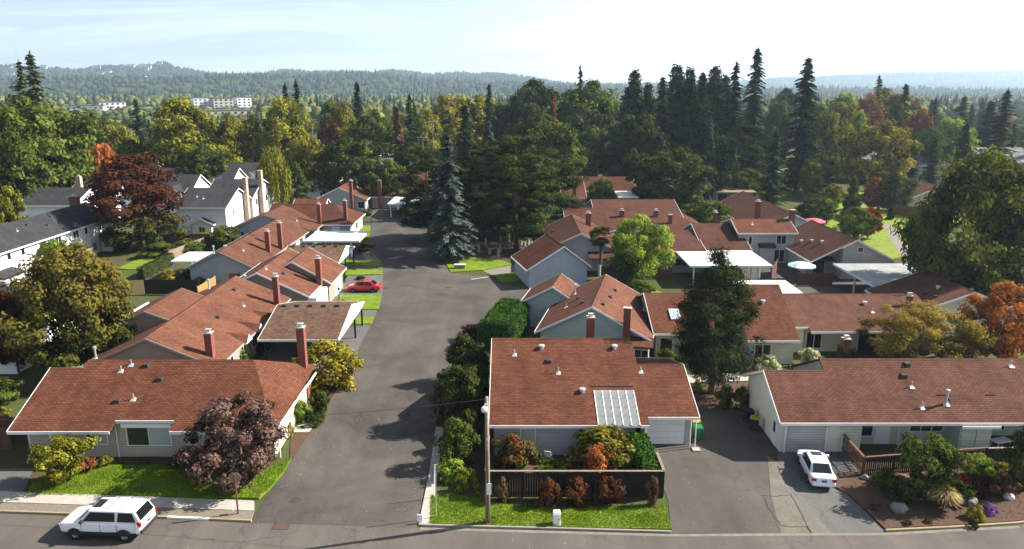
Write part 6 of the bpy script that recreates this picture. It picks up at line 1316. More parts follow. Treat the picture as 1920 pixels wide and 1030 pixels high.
MB().tube([(0, 0, -.1), (.1, 0, 2.2), (.05, 0, 5.6)], [.2, .2, .24], 9).build('trunk', M['bark'], t); MB().tube([(0, 0, .02), (.02, 0, 1.7)], .23, 9).build('trunk_wrap', M['sign_white'], t)
rng = np.random.default_rng(8); P_, T_, B_, tt = [], [], [], []
for i in range(80):
    a = rng.random() * 6.283; e = rng.uniform(-.9, 1.1); L = rng.uniform(.7, 1.15); c = np.array([np.cos(a) * np.cos(e), np.sin(a) * np.cos(e), np.sin(e)]); o_ = np.array([0, 0, 5.75]); s = o_ + c * L; side = unit(np.cross(c, [0, 0, 1.])); upv = np.cross(side, c)
    for q in np.linspace(-1.25, 1.25, 15):
        d = c * np.cos(q) + side * np.sin(q); d = unit(d + np.array([0, 0, -.18])); P_.append(s + d * .42); T_.append(d * .45); B_.append(np.cross(d, upv) * .06 + upv * .02); tt.append(.5 + rng.normal(0, .15))
o = link(bpy.data.objects.new('crown', cards('palm_fronds', np.array(P_), np.array(T_), np.array(B_), np.array(tt), LEAF['deep'])), t)

k = MB(); n = 24; a_, b_ = Vector((-1.62, 39.95, 8.2)), Vector((-62, 44.5, 8.6))
k.tube([a_.lerp(b_, i / n) - Vector((0, 0, 4 * 2.6 * (i / n) * (1 - i / n))) for i in range(n + 1)], .014, 4)
tag(k.build('service_wire', M['iron']), 'thin overhead service wire running from the lamp pole across the corner lawn', 'wire')
# ------------------------------------------------------------------ cars
def smoothstep(a, b, x): t = min(1, max(0, (x - a) / (b - a))); return t * t * (3 - 2 * t)
def car(name, label, x, y, rz, paint, spec, cat='car'):
    """x forward, y left. spec: half length/width, heights and stations"""
    L, Wd, zb, belt, roof = spec['L'] / 2, spec['W'] / 2, spec['zb'], spec['belt'], spec['roof']; hood, deck = spec['hood'], spec['deck']; rb, rt, ft, fb = spec['cab']; wr = spec['wr']; wx = spec['wheels']; wrad = spec['wheel']
    t = thing(name, label, cat, (x, y, 0), rz)
    # lower shell
    xs = [-L, -L + .04, -L + .18, -L + .45, rb - .05, rb + .25, 0, fb - .3, fb + .05, L - .55, L - .22, L - .06, L]
    def top(u):
        if u < rb: return deck - .03 * smoothstep(rb, -L, u) - (.16 if u <= -L + .001 else .05 if u < -L + .1 else 0)
        if u > fb: return hood[0] + (hood[1] - hood[0]) * ((u - fb) / (L - fb)) ** 1.3 - (.14 if u >= L - .001 else .04 if u > L - .1 else 0)
        return belt
    def half(u):
        e = min(1, (L - abs(u)) / .7); return Wd * (.80 + .20 * math.sqrt(max(0, 1 - (1 - e) ** 2)))
    rings = []; k = MB()
    for u in xs:
        w, zt = half(u), top(u); lo = zb + (.12 if abs(u) > L - .03 else 0); zm = lo + (zt - lo) * .55
        sec = [(0, lo), (w * .80, lo), (w * .955, lo + .06), (w * .985, lo + (zt - lo) * .3), (w, zm), (w * .985, zt - .10), (w * .94, zt - .02), (w * .80, zt + .012), (0, zt + .03)]
        full = [(a, b) for a, b in sec] + [(-a, b) for a, b in sec[-2:0:-1]]; rings.append(len(k.v)); k.v += [(u, a, b) for a, b in full]; nn = len(full)
    for i in range(len(xs) - 1):
        for j in range(nn): q = (j + 1) % nn; k.f.append((rings[i] + j, rings[i + 1] + j, rings[i + 1] + q, rings[i] + q)); k.m.append(0)
    k.f.append(tuple(rings[0] + j for j in range(nn))); k.f.append(tuple(rings[-1] + j for j in reversed(range(nn)))); k.m += [0, 0]
    body = k.build('body', paint, t, smooth=True); ss = body.modifiers.new('s', 'SUBSURF'); ss.levels = ss.render_levels = 2
    # cabin
    wb = Wd * .90; k = MB(); st = [(rb, belt - .04, wb * .93, wb * .93), (rt, roof - .03, wb * .95, wr), ((rt + ft) / 2, roof + .015, wb, wr * 1.01), (ft, roof - .02, wb * .97, wr * .98), (fb, belt - .04, wb * .9, wb * .9)]
    rr = []
    for (u, z, w0, w1) in st:
        zl = belt - .05; m_ = (w0 + w1) / 2
        sec = [(w0, zl), (w0 * .985 + .0, zl + (z - zl) * .12), (w0 + (w1 - w0) * .88, zl + (z - zl) * .86), (w1, z - .035 * (z > belt)), (w1 * .86, z), (0, z + .02 * (z > belt))]
        full = sec + [(-a, b) for a, b in sec[-2::-1]]; rr.append(len(k.v)); k.v += [(u, a, b) for a, b in full]; nn = len(full)
    for i in range(len(st) - 1):
        for j in range(nn - 1): k.f.append((rr[i] + j, rr[i + 1] + j, rr[i + 1] + j + 1, rr[i] + j + 1)); k.m.append(0)
    cab = k.build('cabin', paint, t, smooth=True); bv = cab.modifiers.new('b', 'BEVEL'); bv.width = .05; bv.segments = 3; bv.limit_method = 'ANGLE'; bv.angle_limit = R_(25)
    gl = M['car_glass']
    def quad(nm, pts, off, mat, par, th=.012):
        pts = [Vector(p) for p in pts]; n = (pts[1] - pts[0]).cross(pts[2] - pts[0]).normalized(); n = n if n.dot(off) > 0 else -n
        if (pts[1] - pts[0]).cross(pts[2] - pts[0]).dot(n) < 0: pts = pts[::-1]
        MB().hexa([p - n * .02 for p in pts], [p + n * th for p in pts]).build(nm, mat, par)
    zl = belt + .015; lerp = lambda a, b, f: a + (b - a) * f
    f0, f1 = .08, .88; z0, z1 = lerp(belt, roof, f0), lerp(belt, roof, f1)
    quad('windshield', [(lerp(fb, ft, f0), -wb * .84, z0), (lerp(fb, ft, f0), wb * .84, z0), (lerp(fb, ft, f1), wr * .86, z1), (lerp(fb, ft, f1), -wr * .86, z1)], Vector((1, 0, .5)), gl, t, .03)
    quad('rear_window', [(lerp(rb, rt, f0 + .04), wb * .80, lerp(belt, roof, f0 + .04)), (lerp(rb, rt, f0 + .04), -wb * .80, lerp(belt, roof, f0 + .04)), (lerp(rb, rt, f1), -wr * .84, z1), (lerp(rb, rt, f1), wr * .84, z1)], Vector((-1, 0, .5)), gl, t, .03)
    for s in (-1, 1):
        for (a0, a1, b0, b1) in spec['side']:   # bottom x0,x1, top x0,x1
            y0_, y1_ = s * lerp(wb, wr, .06), s * lerp(wb, wr, .86)
            quad('side_window', [(a0, y0_, lerp(belt, roof, .07)), (a1, y0_, lerp(belt, roof, .07)), (b1, y1_, lerp(belt, roof, .84)), (b0, y1_, lerp(belt, roof, .84))], Vector((0, s, 0)), gl, t, .022)
        # wheels in dark arches
        for u in wx:
            a = thing_part('wheel', t); a.location = (u, s * (Wd - .11), wrad)
            k = MB(); q = [(wrad * .62, -.105), (wrad * .96, -.105), (wrad, -.05), (wrad, .05), (wrad * .96, .105), (wrad * .62, .105)]; k.lathe(q, n=22, axis='y'); k.build('tyre', M['black_rubber'], a, smooth=True)
            k = MB(); k.lathe([(wrad * .62, s * .06), (wrad * .56, s * .085), (wrad * .5, s * .05), (.02, s * .05)], n=22, axis='y', m=0)
            for j in range(6):
                w_ = j * math.pi / 3; c_, s_ = math.cos(w_), math.sin(w_); pr = [(-.03, .03), (-.03, wrad * .56), (.03, wrad * .56), (.03, .03)]; k.face([(pa * c_ - pb * s_, s * .095, pa * s_ + pb * c_) for pa, pb in pr][::s])
            k.build('rim', M['alloy'], a)
            k = MB(); n = 14; rad = wrad * 1.16; yy = s * (half(u) + .006)
            ring = [(u + rad * math.cos(math.pi * j / n), yy, wrad + rad * math.sin(math.pi * j / n)) for j in range(n + 1)] + [(u - rad, yy, zb + .02), (u + rad, yy, zb + .02)]
            k.v += ring; k.f.append(tuple(range(len(ring)))[::s]); k.m.append(0); k.build('wheel_arch', M['dark_plastic'], t)
        # lamps, mirrors, handles
        boxpart('headlight', t, M['lamp_clear'], L - .28, L - .05, *sorted((s * Wd * .62, s * Wd * .88)), hood[1] - .2, hood[1] - .06)
        boxpart('tail_lamp', t, M['lamp_red'], -L - .005, -L + .2, *sorted((s * Wd * spec.get('tin', .58), s * Wd * .9)), spec['tail'][0], spec['tail'][1])
        o = boxpart('mirror', t, paint if not spec.get('darkmirror') else M['dark_plastic'], fb - .42, fb - .26, *sorted((s * Wd * .97, s * (Wd + .2))), belt + .0, belt + .16); bv = o.modifiers.new('b', 'BEVEL'); bv.width = .03; bv.segments = 2
        for u in spec['handles']: boxpart('door_handle', t, paint, u - .1, u + .1, *sorted((s * (half(u) - .02), s * (half(u) + .03))), belt - .16, belt - .12)
        for u in spec['seams']: boxpart('door_seam', t, M['dark_plastic'], u - .006, u + .006, *sorted((s * (half(u) - .05), s * (half(u) + .002))), zb + .14, belt - .12)
    boxpart('number_plate', t, M['plate'], -L - .02, -L + .03, -.16, .16, *spec['plate'])
    o = boxpart('rear_bumper', t, spec.get('bumper', paint), -L - .05, -L + .2, -Wd * .86, Wd * .86, zb + .08, zb + .34); bv = o.modifiers.new('b', 'BEVEL'); bv.width = .06; bv.segments = 3
    o = boxpart('front_bumper', t, spec.get('bumper', paint), L - .2, L + .04, -Wd * .84, Wd * .84, zb + .05, zb + .32); bv = o.modifiers.new('b', 'BEVEL'); bv.width = .06; bv.segments = 3
    boxpart('sunroof', t, gl, *spec['sunroof'], -wr * .55, wr * .55, roof + .012, roof + .04)
    boxpart('underbody', t, M['dark_plastic'], -L + .3, L - .3, -Wd * .78, Wd * .78, zb - .08, zb + .1)
    if spec.get('cladding'):
        for s in (-1, 1):
            boxpart('sill_cladding', t, M['dark_plastic'], wx[0] + wrad * 1.1, wx[1] - wrad * 1.1, *sorted((s * (Wd - .06), s * (Wd + .012))), zb + .0, zb + .2)
    if spec.get('rack'):
        for s in (-1, 1): MB().tube([(rt + .2, s * wr * .86, roof + .03), (rt + .3, s * wr * .86, roof + .09), (ft - .9, s * wr * .86, roof + .09), (ft - .8, s * wr * .86, roof + .03)], .022, 6).build('roof_rail', M['flash'], t)
        for u in (rt + .85, rt + 1.6): MB().tube([(u, -wr * .86, roof + .09), (u, wr * .86, roof + .09)], .02, 6).build('roof_bar', M['iron'], t)
    return t
def thing_part(name, parent):
    o = bpy.data.objects.new(name, None); o.empty_display_size = .1; return link(o, parent)
M['car_glass'] = glassmat('car_glass', (.008, .009, .010), .04)
SUV = dict(L=5.05, W=2.0, zb=.42, belt=1.22, roof=1.90, hood=(1.22, 1.05), deck=1.20, cab=(-2.52, -2.15, .62, 1.28), wr=.76, wheels=(-1.50, 1.50), wheel=.39, side=[(-2.25, -1.15, -2.02, -1.2), (-.98, .95, -1.0, .50)], tail=(.98, 1.26), tin=.76, plate=(.85, 1.0), handles=(-.75, .35), seams=(-.1, 1.05, -1.1), sunroof=(.05, .55), rack=True, cladding=True, bumper=M['dark_plastic'], darkmirror=True)
sx, sy = -24.3, 39.0
car('sport_utility_vehicle', 'white sport utility vehicle with roof rack parked by the yellow kerb', sx, sy, math.pi - R_(3.5), M['car_white'], SUV, 'car')
SED = dict(L=4.45, W=1.72, zb=.24, belt=.93, roof=1.46, hood=(.92, .74), deck=.98, cab=(-1.72, -1.02, .42, 1.20), wr=.60, wheels=(-1.30, 1.30), wheel=.31, side=[(-1.28, -.28, -.98, -.30), (-.20, .92, -.22, .36)], tail=(.66, .86), plate=(.62, .76), handles=(-.72, .25), seams=(-.25, .95, -1.05), sunroof=(-.1, .4))
a_, b_ = Vector(G(1544, 921)), Vector(G(1516, 845, .72)); d_ = (b_ - a_).normalized(); c_ = a_ + d_ * 2.25
car('sedan', 'white sedan parked nose towards the pale garage door', c_.x, c_.y, math.atan2(d_.y, d_.x), M['car_white'], SED)
RED = dict(SED); RED.update(L=4.5, W=1.75)
a_ = Vector(G(683, 549)); car('sedan', 'bright red car parked on the drive between two small lawns', a_.x - .2, a_.y + .85, math.pi - .03, M['car_red'], RED)
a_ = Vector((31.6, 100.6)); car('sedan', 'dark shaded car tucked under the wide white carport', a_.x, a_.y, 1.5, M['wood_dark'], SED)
# ------------------------------------------------------------------ foreground planting
def T_(key, px, py, top, wpx, leaf, name, label, group=None):
    """trunk foot at pixel px,py on the ground"""
    x, y = G(px, py); return plant(key, x, y, max(1., ZatY(top, y)), wpx * y / F / 2 * 1.03, leaf, name, label, 'tree', group)
T_('plum_a', 454, 903, 742, 186, 'plum', 'plum_tree', 'rounded plum coloured tree on the corner front lawn')
T_('small_a', 122, 908, 826, 120, 'yellowgreen', 'japanese_maple', 'small yellow green maple on the corner front lawn')
shrub_px('shrub_b', 620, 742, 640, 112, 'gold', 'golden leaved bush beside the brown carport and the lane'); shrub_px('shrub_a', 606, 665, 610, 40, 'yellowgreen', 'small olive bush at the foot of the carport post')
shrub_px('shrub_a', 563, 795, 748, 40, 'lime', 'light green hydrangea beside the corner bungalow'); shrub_px('shrub_a', 600, 782, 733, 40, 'green', 'dark green round shrub next to the light green hydrangea'); shrub_px('shrub_c', 590, 800, 770, 40, 'deep', 'low dark shrub in the mulch by the lane')
shrub_px('shrub_a', 165, 890, 860, 38, 'russet', 'russet low shrub under the bungalow window'); shrub_px('shrub_a', 200, 878, 856, 26, 'yellowgreen', 'clipped yellow green ball shrub under the bungalow window'); shrub_px('shrub_c', 330, 880, 858, 30, 'green', 'low green shrub at the edge of the shaded lawn'); shrub_px('shrub_a', 345, 868, 842, 38, 'redtip', 'reddish shrub against the bungalow wall'); shrub_px('shrub_c', 270, 872, 862, 22, 'brown', 'dry brown clump below the big bungalow window')
shrub_px('shrub_c', 540, 820, 785, 26, 'yellowgreen', 'yellow shrub at the bungalow corner by the walkway')
shrub_px('shrub_b', 10, 760, 710, 60, 'green', 'green climbing shrub by the fence at the far left'); shrub_px('shrub_a', 8, 795, 765, 30, 'yellowgreen', 'small yellow shrub by the cedar fence')
# right side of the lane
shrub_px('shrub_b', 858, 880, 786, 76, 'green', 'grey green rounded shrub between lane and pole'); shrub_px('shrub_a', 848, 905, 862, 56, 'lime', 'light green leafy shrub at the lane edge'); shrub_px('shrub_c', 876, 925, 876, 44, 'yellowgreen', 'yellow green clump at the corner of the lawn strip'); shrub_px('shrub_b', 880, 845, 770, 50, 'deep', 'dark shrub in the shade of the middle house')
T_('tallshrub', 868, 715, 620, 52, 'deep', 'evergreen_shrub', 'tall dark evergreen shrub beside the lane'); T_('tallshrub', 897, 725, 640, 44, 'deep', 'evergreen_shrub', 'narrow dark evergreen against the middle house'); T_('small_a', 868, 795, 690, 110, 'deep', 'evergreen_shrub', 'sprawling dark evergreen hanging over the lane edge')
shrub_px('shrub_b', 840, 800, 712, 60, 'brown', 'brown tinged shrub at the lane edge', 'shrub'); shrub_px('shrub_a', 905, 790, 730, 44, 'deep', 'low dark shrub by the house corner'); shrub_px('shrub_a', 882, 640, 610, 40, 'maroon', 'dark maroon shrub by the clipped hedge'); shrub_px('shrub_c', 872, 650, 628, 30, 'cream', 'pale dry flower clump by the lane')
hedge('hedge', 'clipped bright green hedge beside the pale green house', -2.6, 1.2, 70.5, 79.5, 2.9, rz=R_(-13), dens=160)
hedge('hedge', 'clipped dark hedge against the middle house wall', -3.4, -2.2, 55, 63.5, 2.6, 'deep', dens=110)
hedge('hedge', 'clipped green hedge between courtyard and garage driveway', 8.35, 9.75, 43.2, 48.2, 2.0, rz=0, dens=200)
# courtyard
shrub_px('shrub_a', 966, 893, 818, 92, 'redtip', 'rounded shrub turning red behind the dark fence'); shrub_px('shrub_b', 1132, 892, 806, 118, 'olive', 'arching yellow green shrub below the patio panels'); shrub_px('shrub_a', 1122, 908, 836, 62, 'orange', 'bright orange shrub behind the dark fence'); shrub_px('shrub_c', 1040, 893, 866, 66, 'lime', 'low light green shrub behind the dark fence'); shrub_px('shrub_a', 1178, 890, 838, 46, 'cream', 'pale variegated shrub beside the clipped hedge'); shrub_px('shrub_c', 922, 895, 855, 24, 'olive', 'small olive shrub at the fence corner')
for px, w, lab in [(1030, 48, 'rose bush with few red flowers before the dark fence'), (1077, 54, 'rose bush thick with red flowers before the dark fence'), (1140, 62, 'wide rose bush with scattered red flowers before the dark fence')]: shrub_px('shrub_a', px, 952, 898, w, 'rose', lab, 'rose_bush')
shrub_px('shrub_a', 940, 945, 896, 30, 'brown', 'dry brown shrub before the dark fence'); shrub_px('shrub_a', 1222, 950, 894, 26, 'brown', 'withered shrub at the driveway end of the dark fence'); shrub_px('shrub_c', 1000, 955, 938, 24, 'green', 'low green tuft at the foot of the dark fence')
# mulch bed on the right
T_('small_a', 1735, 935, 826, 142, 'green', 'small_maple', 'spreading green small maple on the mulch bed'); shrub_px('shrub_a', 1660, 925, 880, 46, 'green', 'low green shrub by the deck fence corner'); shrub_px('shrub_b', 1828, 905, 852, 52, 'lime', 'light green upright shrub by the deck fence'); shrub_px('shrub_a', 1868, 905, 868, 44, 'olive', 'olive shrub before the deck fence')
shrub_px('shrub_c', 1800, 930, 890, 34, 'red', 'small red leaved shrub on the mulch bed'); shrub_px('shrub_a', 1838, 938, 894, 62, 'maroon', 'dark maroon rounded shrub on the mulch bed'); shrub_px('grassclump', 1766, 965, 918, 62, 'straw', 'straw coloured ornamental grass clump on the mulch bed', 'ornamental_grass'); shrub_px('shrub_c', 1826, 978, 946, 34, 'gold', 'yellow flowering clump beside the kerb'); shrub_px('shrub_c', 1853, 968, 943, 30, 'mauve', 'mauve heather mound on the mulch bed'); shrub_px('shrub_c', 1825, 992, 975, 20, 'deep', 'tiny dark shrub at the kerb edge'); shrub_px('grassclump', 1690, 925, 895, 50, 'straw', 'pale tuft of grass under the small maple', 'ornamental_grass'); shrub_px('shrub_b', 1905, 925, 800, 56, 'deep', 'tall dark shrub at the end of the mulch bed')
for px, py, top, w, lf, lab in [(1790, 950, 905, 60, 'deep', 'dark green mound behind the straw grass clump'), (1690, 945, 905, 66, 'deep', 'dark low shrub in the shade of the small maple'), (1878, 935, 892, 52, 'brown', 'brown tinged shrub behind the pale boulder'), (1650, 912, 885, 40, 'green', 'low grey green shrub by the small brown rock'), (1850, 900, 862, 44, 'green', 'green shrub between the lime and olive ones')]: shrub_px('shrub_a', px, py, top, w, lf, lab)
for i, (px, py, w) in enumerate([(1640, 960, 26), (1700, 988, 22), (1740, 985, 18)]): shrub_px('shrub_c', px, py, py - 14, w, 'brown', ['low brown ground cover under the maple', 'low brown clump by the driveway end of the bed', 'low brown clump near the kerb'][i])
# round the black pine
T_('blackpine', 1332, 737, 460, 150, 'conifer', 'black_pine', 'dark bushy pine rising between the middle and right houses')
shrub_px('shrub_a', 1356, 768, 722, 38, 'green', 'round green shrub at the head of the driveway'); shrub_px('shrub_a', 1387, 770, 726, 36, 'green', 'second round green shrub against the stucco wall'); shrub_px('shrub_c', 1310, 728, 712, 24, 'lime', 'low lime shrub at the foot of the black pine'); shrub_px('shrub_c', 1395, 702, 678, 36, 'brown', 'brown rounded shrub behind the stucco gable'); shrub_px('shrub_c', 1437, 700, 666, 50, 'cream', 'cream variegated mound below the patio window'); shrub_px('shrub_a', 1517, 690, 654, 42, 'cream', 'cream flowering shrub beside the low chimney'); shrub_px('shrub_a', 1582, 684, 646, 40, 'deep', 'dark round shrub by the patio door'); shrub_px('shrub_a', 1250, 690, 655, 40, 'green', 'leafy shrub below the skylight roof'); shrub_px('shrub_a', 1210, 690, 668, 34, 'lime', 'light shrub beside the turned porch'); shrub_px('shrub_b', 1198, 562, 526, 52, 'green', 'glossy rhododendron behind the pale green house')
T_('cloudtree', 1722, 690, 572, 210, 'goldpuff', 'golden_tree', 'round golden tipped tree behind the right street house'); T_('maple_a', 1868, 690, 530, 118, 'orange', 'orange_maple', 'orange red maple at the right edge behind the roofs')
T_('maple_b', 1803, 575, 283, 218, 'great', 'great_tree', 'great dark green tree with sunlit right side'); T_('bg_a', 1890, 470, 330, 90, 'green', 'broadleaf_tree', 'green tree half hidden right of the great tree')
T_('maple_a', 1196, 533, 402, 112, 'lime', 'light_green_maple', 'fresh light green maple between the red roofs'); T_('small_a', 1172, 540, 475, 60, 'deep', 'small_tree', 'dark little tree under the light green maple')
# left gardens
T_('maple_b', 158, 700, 462, 206, 'goldtip', 'golden_maple', 'large golden tipped maple beside the taupe home'); T_('maple_a', 35, 700, 545, 90, 'maroon', 'maroon_tree', 'dark maroon tree at the left edge before the white end wall')
T_('oval_a', 262, 468, 281, 152, 'maroon_green', 'maroon_tree', 'tall maroon tree shading the white townhouse row')
T_('small_a', 110, 512, 452, 70, 'lime', 'small_tree', 'light green little tree against the white townhouse'); shrub_px('shrub_a', 150, 500, 470, 46, 'lime', 'lime shrub by the weathered fence'); shrub_px('shrub_b', 15, 540, 505, 60, 'green', 'green bush below the white porch roof')
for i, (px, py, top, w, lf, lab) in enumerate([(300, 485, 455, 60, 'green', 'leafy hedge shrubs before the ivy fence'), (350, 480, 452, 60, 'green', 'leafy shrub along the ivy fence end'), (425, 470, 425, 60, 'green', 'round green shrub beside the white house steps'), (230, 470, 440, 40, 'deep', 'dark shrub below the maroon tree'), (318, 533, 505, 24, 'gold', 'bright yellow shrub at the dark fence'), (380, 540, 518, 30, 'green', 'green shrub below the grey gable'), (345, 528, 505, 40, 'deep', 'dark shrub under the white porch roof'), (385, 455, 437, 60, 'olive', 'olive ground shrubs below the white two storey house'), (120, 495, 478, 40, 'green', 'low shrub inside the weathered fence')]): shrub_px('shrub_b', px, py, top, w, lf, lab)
hedge('hedge', 'row of clipped dark cypresses at the hidden back lawn', -52.4, -51.4, 99, 108.5, 1.7, 'deep', dens=90)
shrub_px('shrub_c', 690, 578, 560, 24, 'gold', 'yellow flowers by the red car drive') if False else None
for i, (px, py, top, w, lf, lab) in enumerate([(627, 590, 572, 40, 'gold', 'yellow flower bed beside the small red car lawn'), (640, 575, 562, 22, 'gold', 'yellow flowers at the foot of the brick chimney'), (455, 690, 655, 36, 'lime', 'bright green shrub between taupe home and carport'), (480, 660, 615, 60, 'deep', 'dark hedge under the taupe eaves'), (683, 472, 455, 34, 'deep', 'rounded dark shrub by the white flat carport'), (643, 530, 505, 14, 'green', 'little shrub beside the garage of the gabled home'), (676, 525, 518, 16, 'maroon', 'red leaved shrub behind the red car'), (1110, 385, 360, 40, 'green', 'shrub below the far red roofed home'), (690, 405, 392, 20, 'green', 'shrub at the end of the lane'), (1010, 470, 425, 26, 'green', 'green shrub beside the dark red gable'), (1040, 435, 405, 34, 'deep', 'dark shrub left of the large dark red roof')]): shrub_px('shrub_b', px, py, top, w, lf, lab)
# island trees
tree_px('spruce_a', 841, 110.5, 250, 112, 'blue', 'blue_spruce', 'tall silvery blue spruce on the island lawn', mid=400)
tree_px('pine_tall', 968, 119, 238, 150, 'pine', 'island_pine', 'tall dark pine with reddish trunk on the bark bed', mid=400); tree_px('pine_tall', 905, 128, 258, 150, 'conifer', 'island_pine', 'dark pine directly behind the blue spruce', mid=400); tree_px('pine_tall', 803, 126, 268, 118, 'conifer', 'island_pine', 'dark pine left of the blue spruce by the lane', mid=400); tree_px('pine_tall', 1015, 132, 270, 150, 'pine', 'island_pine', 'spreading pine at the right of the island group', mid=400); tree_px('spruce_a', 918, 150, 225, 70, 'blue', 'blue_spruce', 'second blue spruce top showing behind the island pines', mid=400); tree_px('pine_tall', 945, 146, 290, 130, 'conifer', 'island_pine', 'dense shadowed pine in the middle of the island group', mid=400)
tree_px('bg_a', 850, 152, 300, 90, 'deep', 'broadleaf_tree', 'dark broadleaf tree filling behind the blue spruce', mid=400)
tree_px('maple_a', 1128, 152, 332, 50, 'green', 'small_tree', 'round green tree before the far red roofed home', mid=380)
tree_px('bg_a', 1262, 152, 276, 128, 'deep', 'broadleaf_tree', 'dark round tree behind the large dark red roof', mid=380); tree_px('bg_c', 1330, 136, 378, 100, 'green', 'broadleaf_tree', 'low spreading tree beside the small chimney', mid=400); tree_px('bg_a', 1215, 165, 300, 70, 'deep', 'broadleaf_tree', 'dark tree left of the round one behind the roofs', mid=380)
# park
tree_px('cypress', 1598, 150, 328, 38, 'deep', 'cypress', 'narrow dark cypress standing on the park lawn', mid=380); tree_px('maple_a', 1602, 126, 388, 70, 'green', 'small_tree', 'green and red young tree by the park path', mid=430); tree_px('maple_a', 1630, 128, 388, 40, 'red', 'small_tree', 'red leaved young tree by the park path', mid=420); tree_px('cypress', 1648, 135, 395, 12, 'fir', 'cypress', 'tiny young conifer on the open park lawn', mid=415); tree_px('bg_c', 1525, 142, 372, 66, 'deep', 'broadleaf_tree', 'dark round tree beside the pink umbrella', mid=400); tree_px('maple_a', 1552, 143, 372, 34, 'lime', 'small_tree', 'lime young tree beside the dark round park tree', mid=400); tree_px('small_a', 1563, 158, 348, 40, 'olive', 'small_tree', 'olive young tree behind the park lawn', mid=370); tree_px('bg_c', 1640, 160, 333, 44, 'russet', 'broadleaf_tree', 'russet rounded tree left of the park fence', mid=360); tree_px('bg_a', 1680, 158, 325, 60, 'green', 'broadleaf_tree', 'green tree at the park fence', mid=360); tree_px('cypress', 1671, 147, 382, 18, 'deep', 'cypress', 'small round dark conifer at the park corner', mid=400)
tree_px('oval_a', 1520, 178, 296, 42, 'yellowgreen', 'broadleaf_tree', 'slim yellow green tree at the far end of the park', mid=340); tree_px('oval_a', 1545, 186, 290, 40, 'green', 'broadleaf_tree', 'slim green tree beside the yellow green one', mid=340); tree_px('bg_a', 1645, 180, 225, 120, 'olive', 'broadleaf_tree', 'large olive gold tree behind the park', mid=300)
tree_px('fir_b', 1448, 160, 245, 70, 'fir', 'fir_tree', 'bushy green fir behind the far red roofs', mid=330); tree_px('bg_a', 1400, 175, 315, 60, 'green', 'broadleaf_tree', 'grey green tree beside the bushy fir', mid=350); tree_px('pine_tall', 1395, 185, 225, 90, 'conifer', 'pine_tree', 'dark pine behind the grey green tree', mid=330)
# tall conifers
tree_px('fir_a', 1503, 190, 106, 96, 'conifer', 'fir_tree', 'tallest dark fir standing apart against the sky', mid=250); tree_px('fir_a', 1409, 225, 88, 74, 'conifer', 'fir_tree', 'tall dark fir rising behind the row of giants', mid=250)
for i, (px, top, w) in enumerate([(1186, 128, 80), (1212, 152, 64), (1238, 143, 74), (1264, 118, 86), (1288, 123, 70), (1311, 134, 78), (1334, 121, 84), (1353, 138, 64), (1372, 115, 78)]):
    tree_px(('sequoia', 'sequoia', 'fir_b')[i % 3] if i not in (2, 5) else 'fir_a', px, 196 + (i * 5 % 4) * 7, top, w, 'conifer', 'giant_conifer', ['first', 'second', 'third', 'fourth', 'fifth', 'sixth', 'seventh', 'eighth', 'ninth'][i] + ' giant dark conifer of the row, counted from the great broadleaf trees', 'row of giant dark conifers', mid=250)
tree_px('bg_a', 1002, 232, 148, 112, 'deep', 'great_tree', 'great dark broadleaf tree left of the red conifer', mid=200); tree_px('bg_a', 1102, 226, 150, 124, 'green', 'great_tree', 'great dark broadleaf tree right of the red conifer', mid=200); tree_px('bg_spire', 1037, 205, 172, 26, 'russet', 'red_conifer', 'narrow rust red dying conifer between the great trees', mid=210); tree_px('bg_fir2', 1087, 262, 122, 30, 'conifer', 'fir_tree', 'pointed fir top above the great broadleaf tree', mid=180)
tree_px('bg_a', 1022, 168, 213, 128, 'green', 'broadleaf_tree', 'broad green tree behind the island pines', mid=280); tree_px('bg_c', 1190, 190, 215, 130, 'deep', 'broadleaf_tree', 'dark spreading tree under the giant conifers', mid=280); tree_px('bg_a', 1330, 172, 240, 90, 'conifer', 'broadleaf_tree', 'very dark tree in the shade of the giant conifers', mid=300); tree_px('spruce_a', 1330, 168, 218, 40, 'blue', 'blue_spruce', 'slim bluish spruce before the dark giants', mid=280)
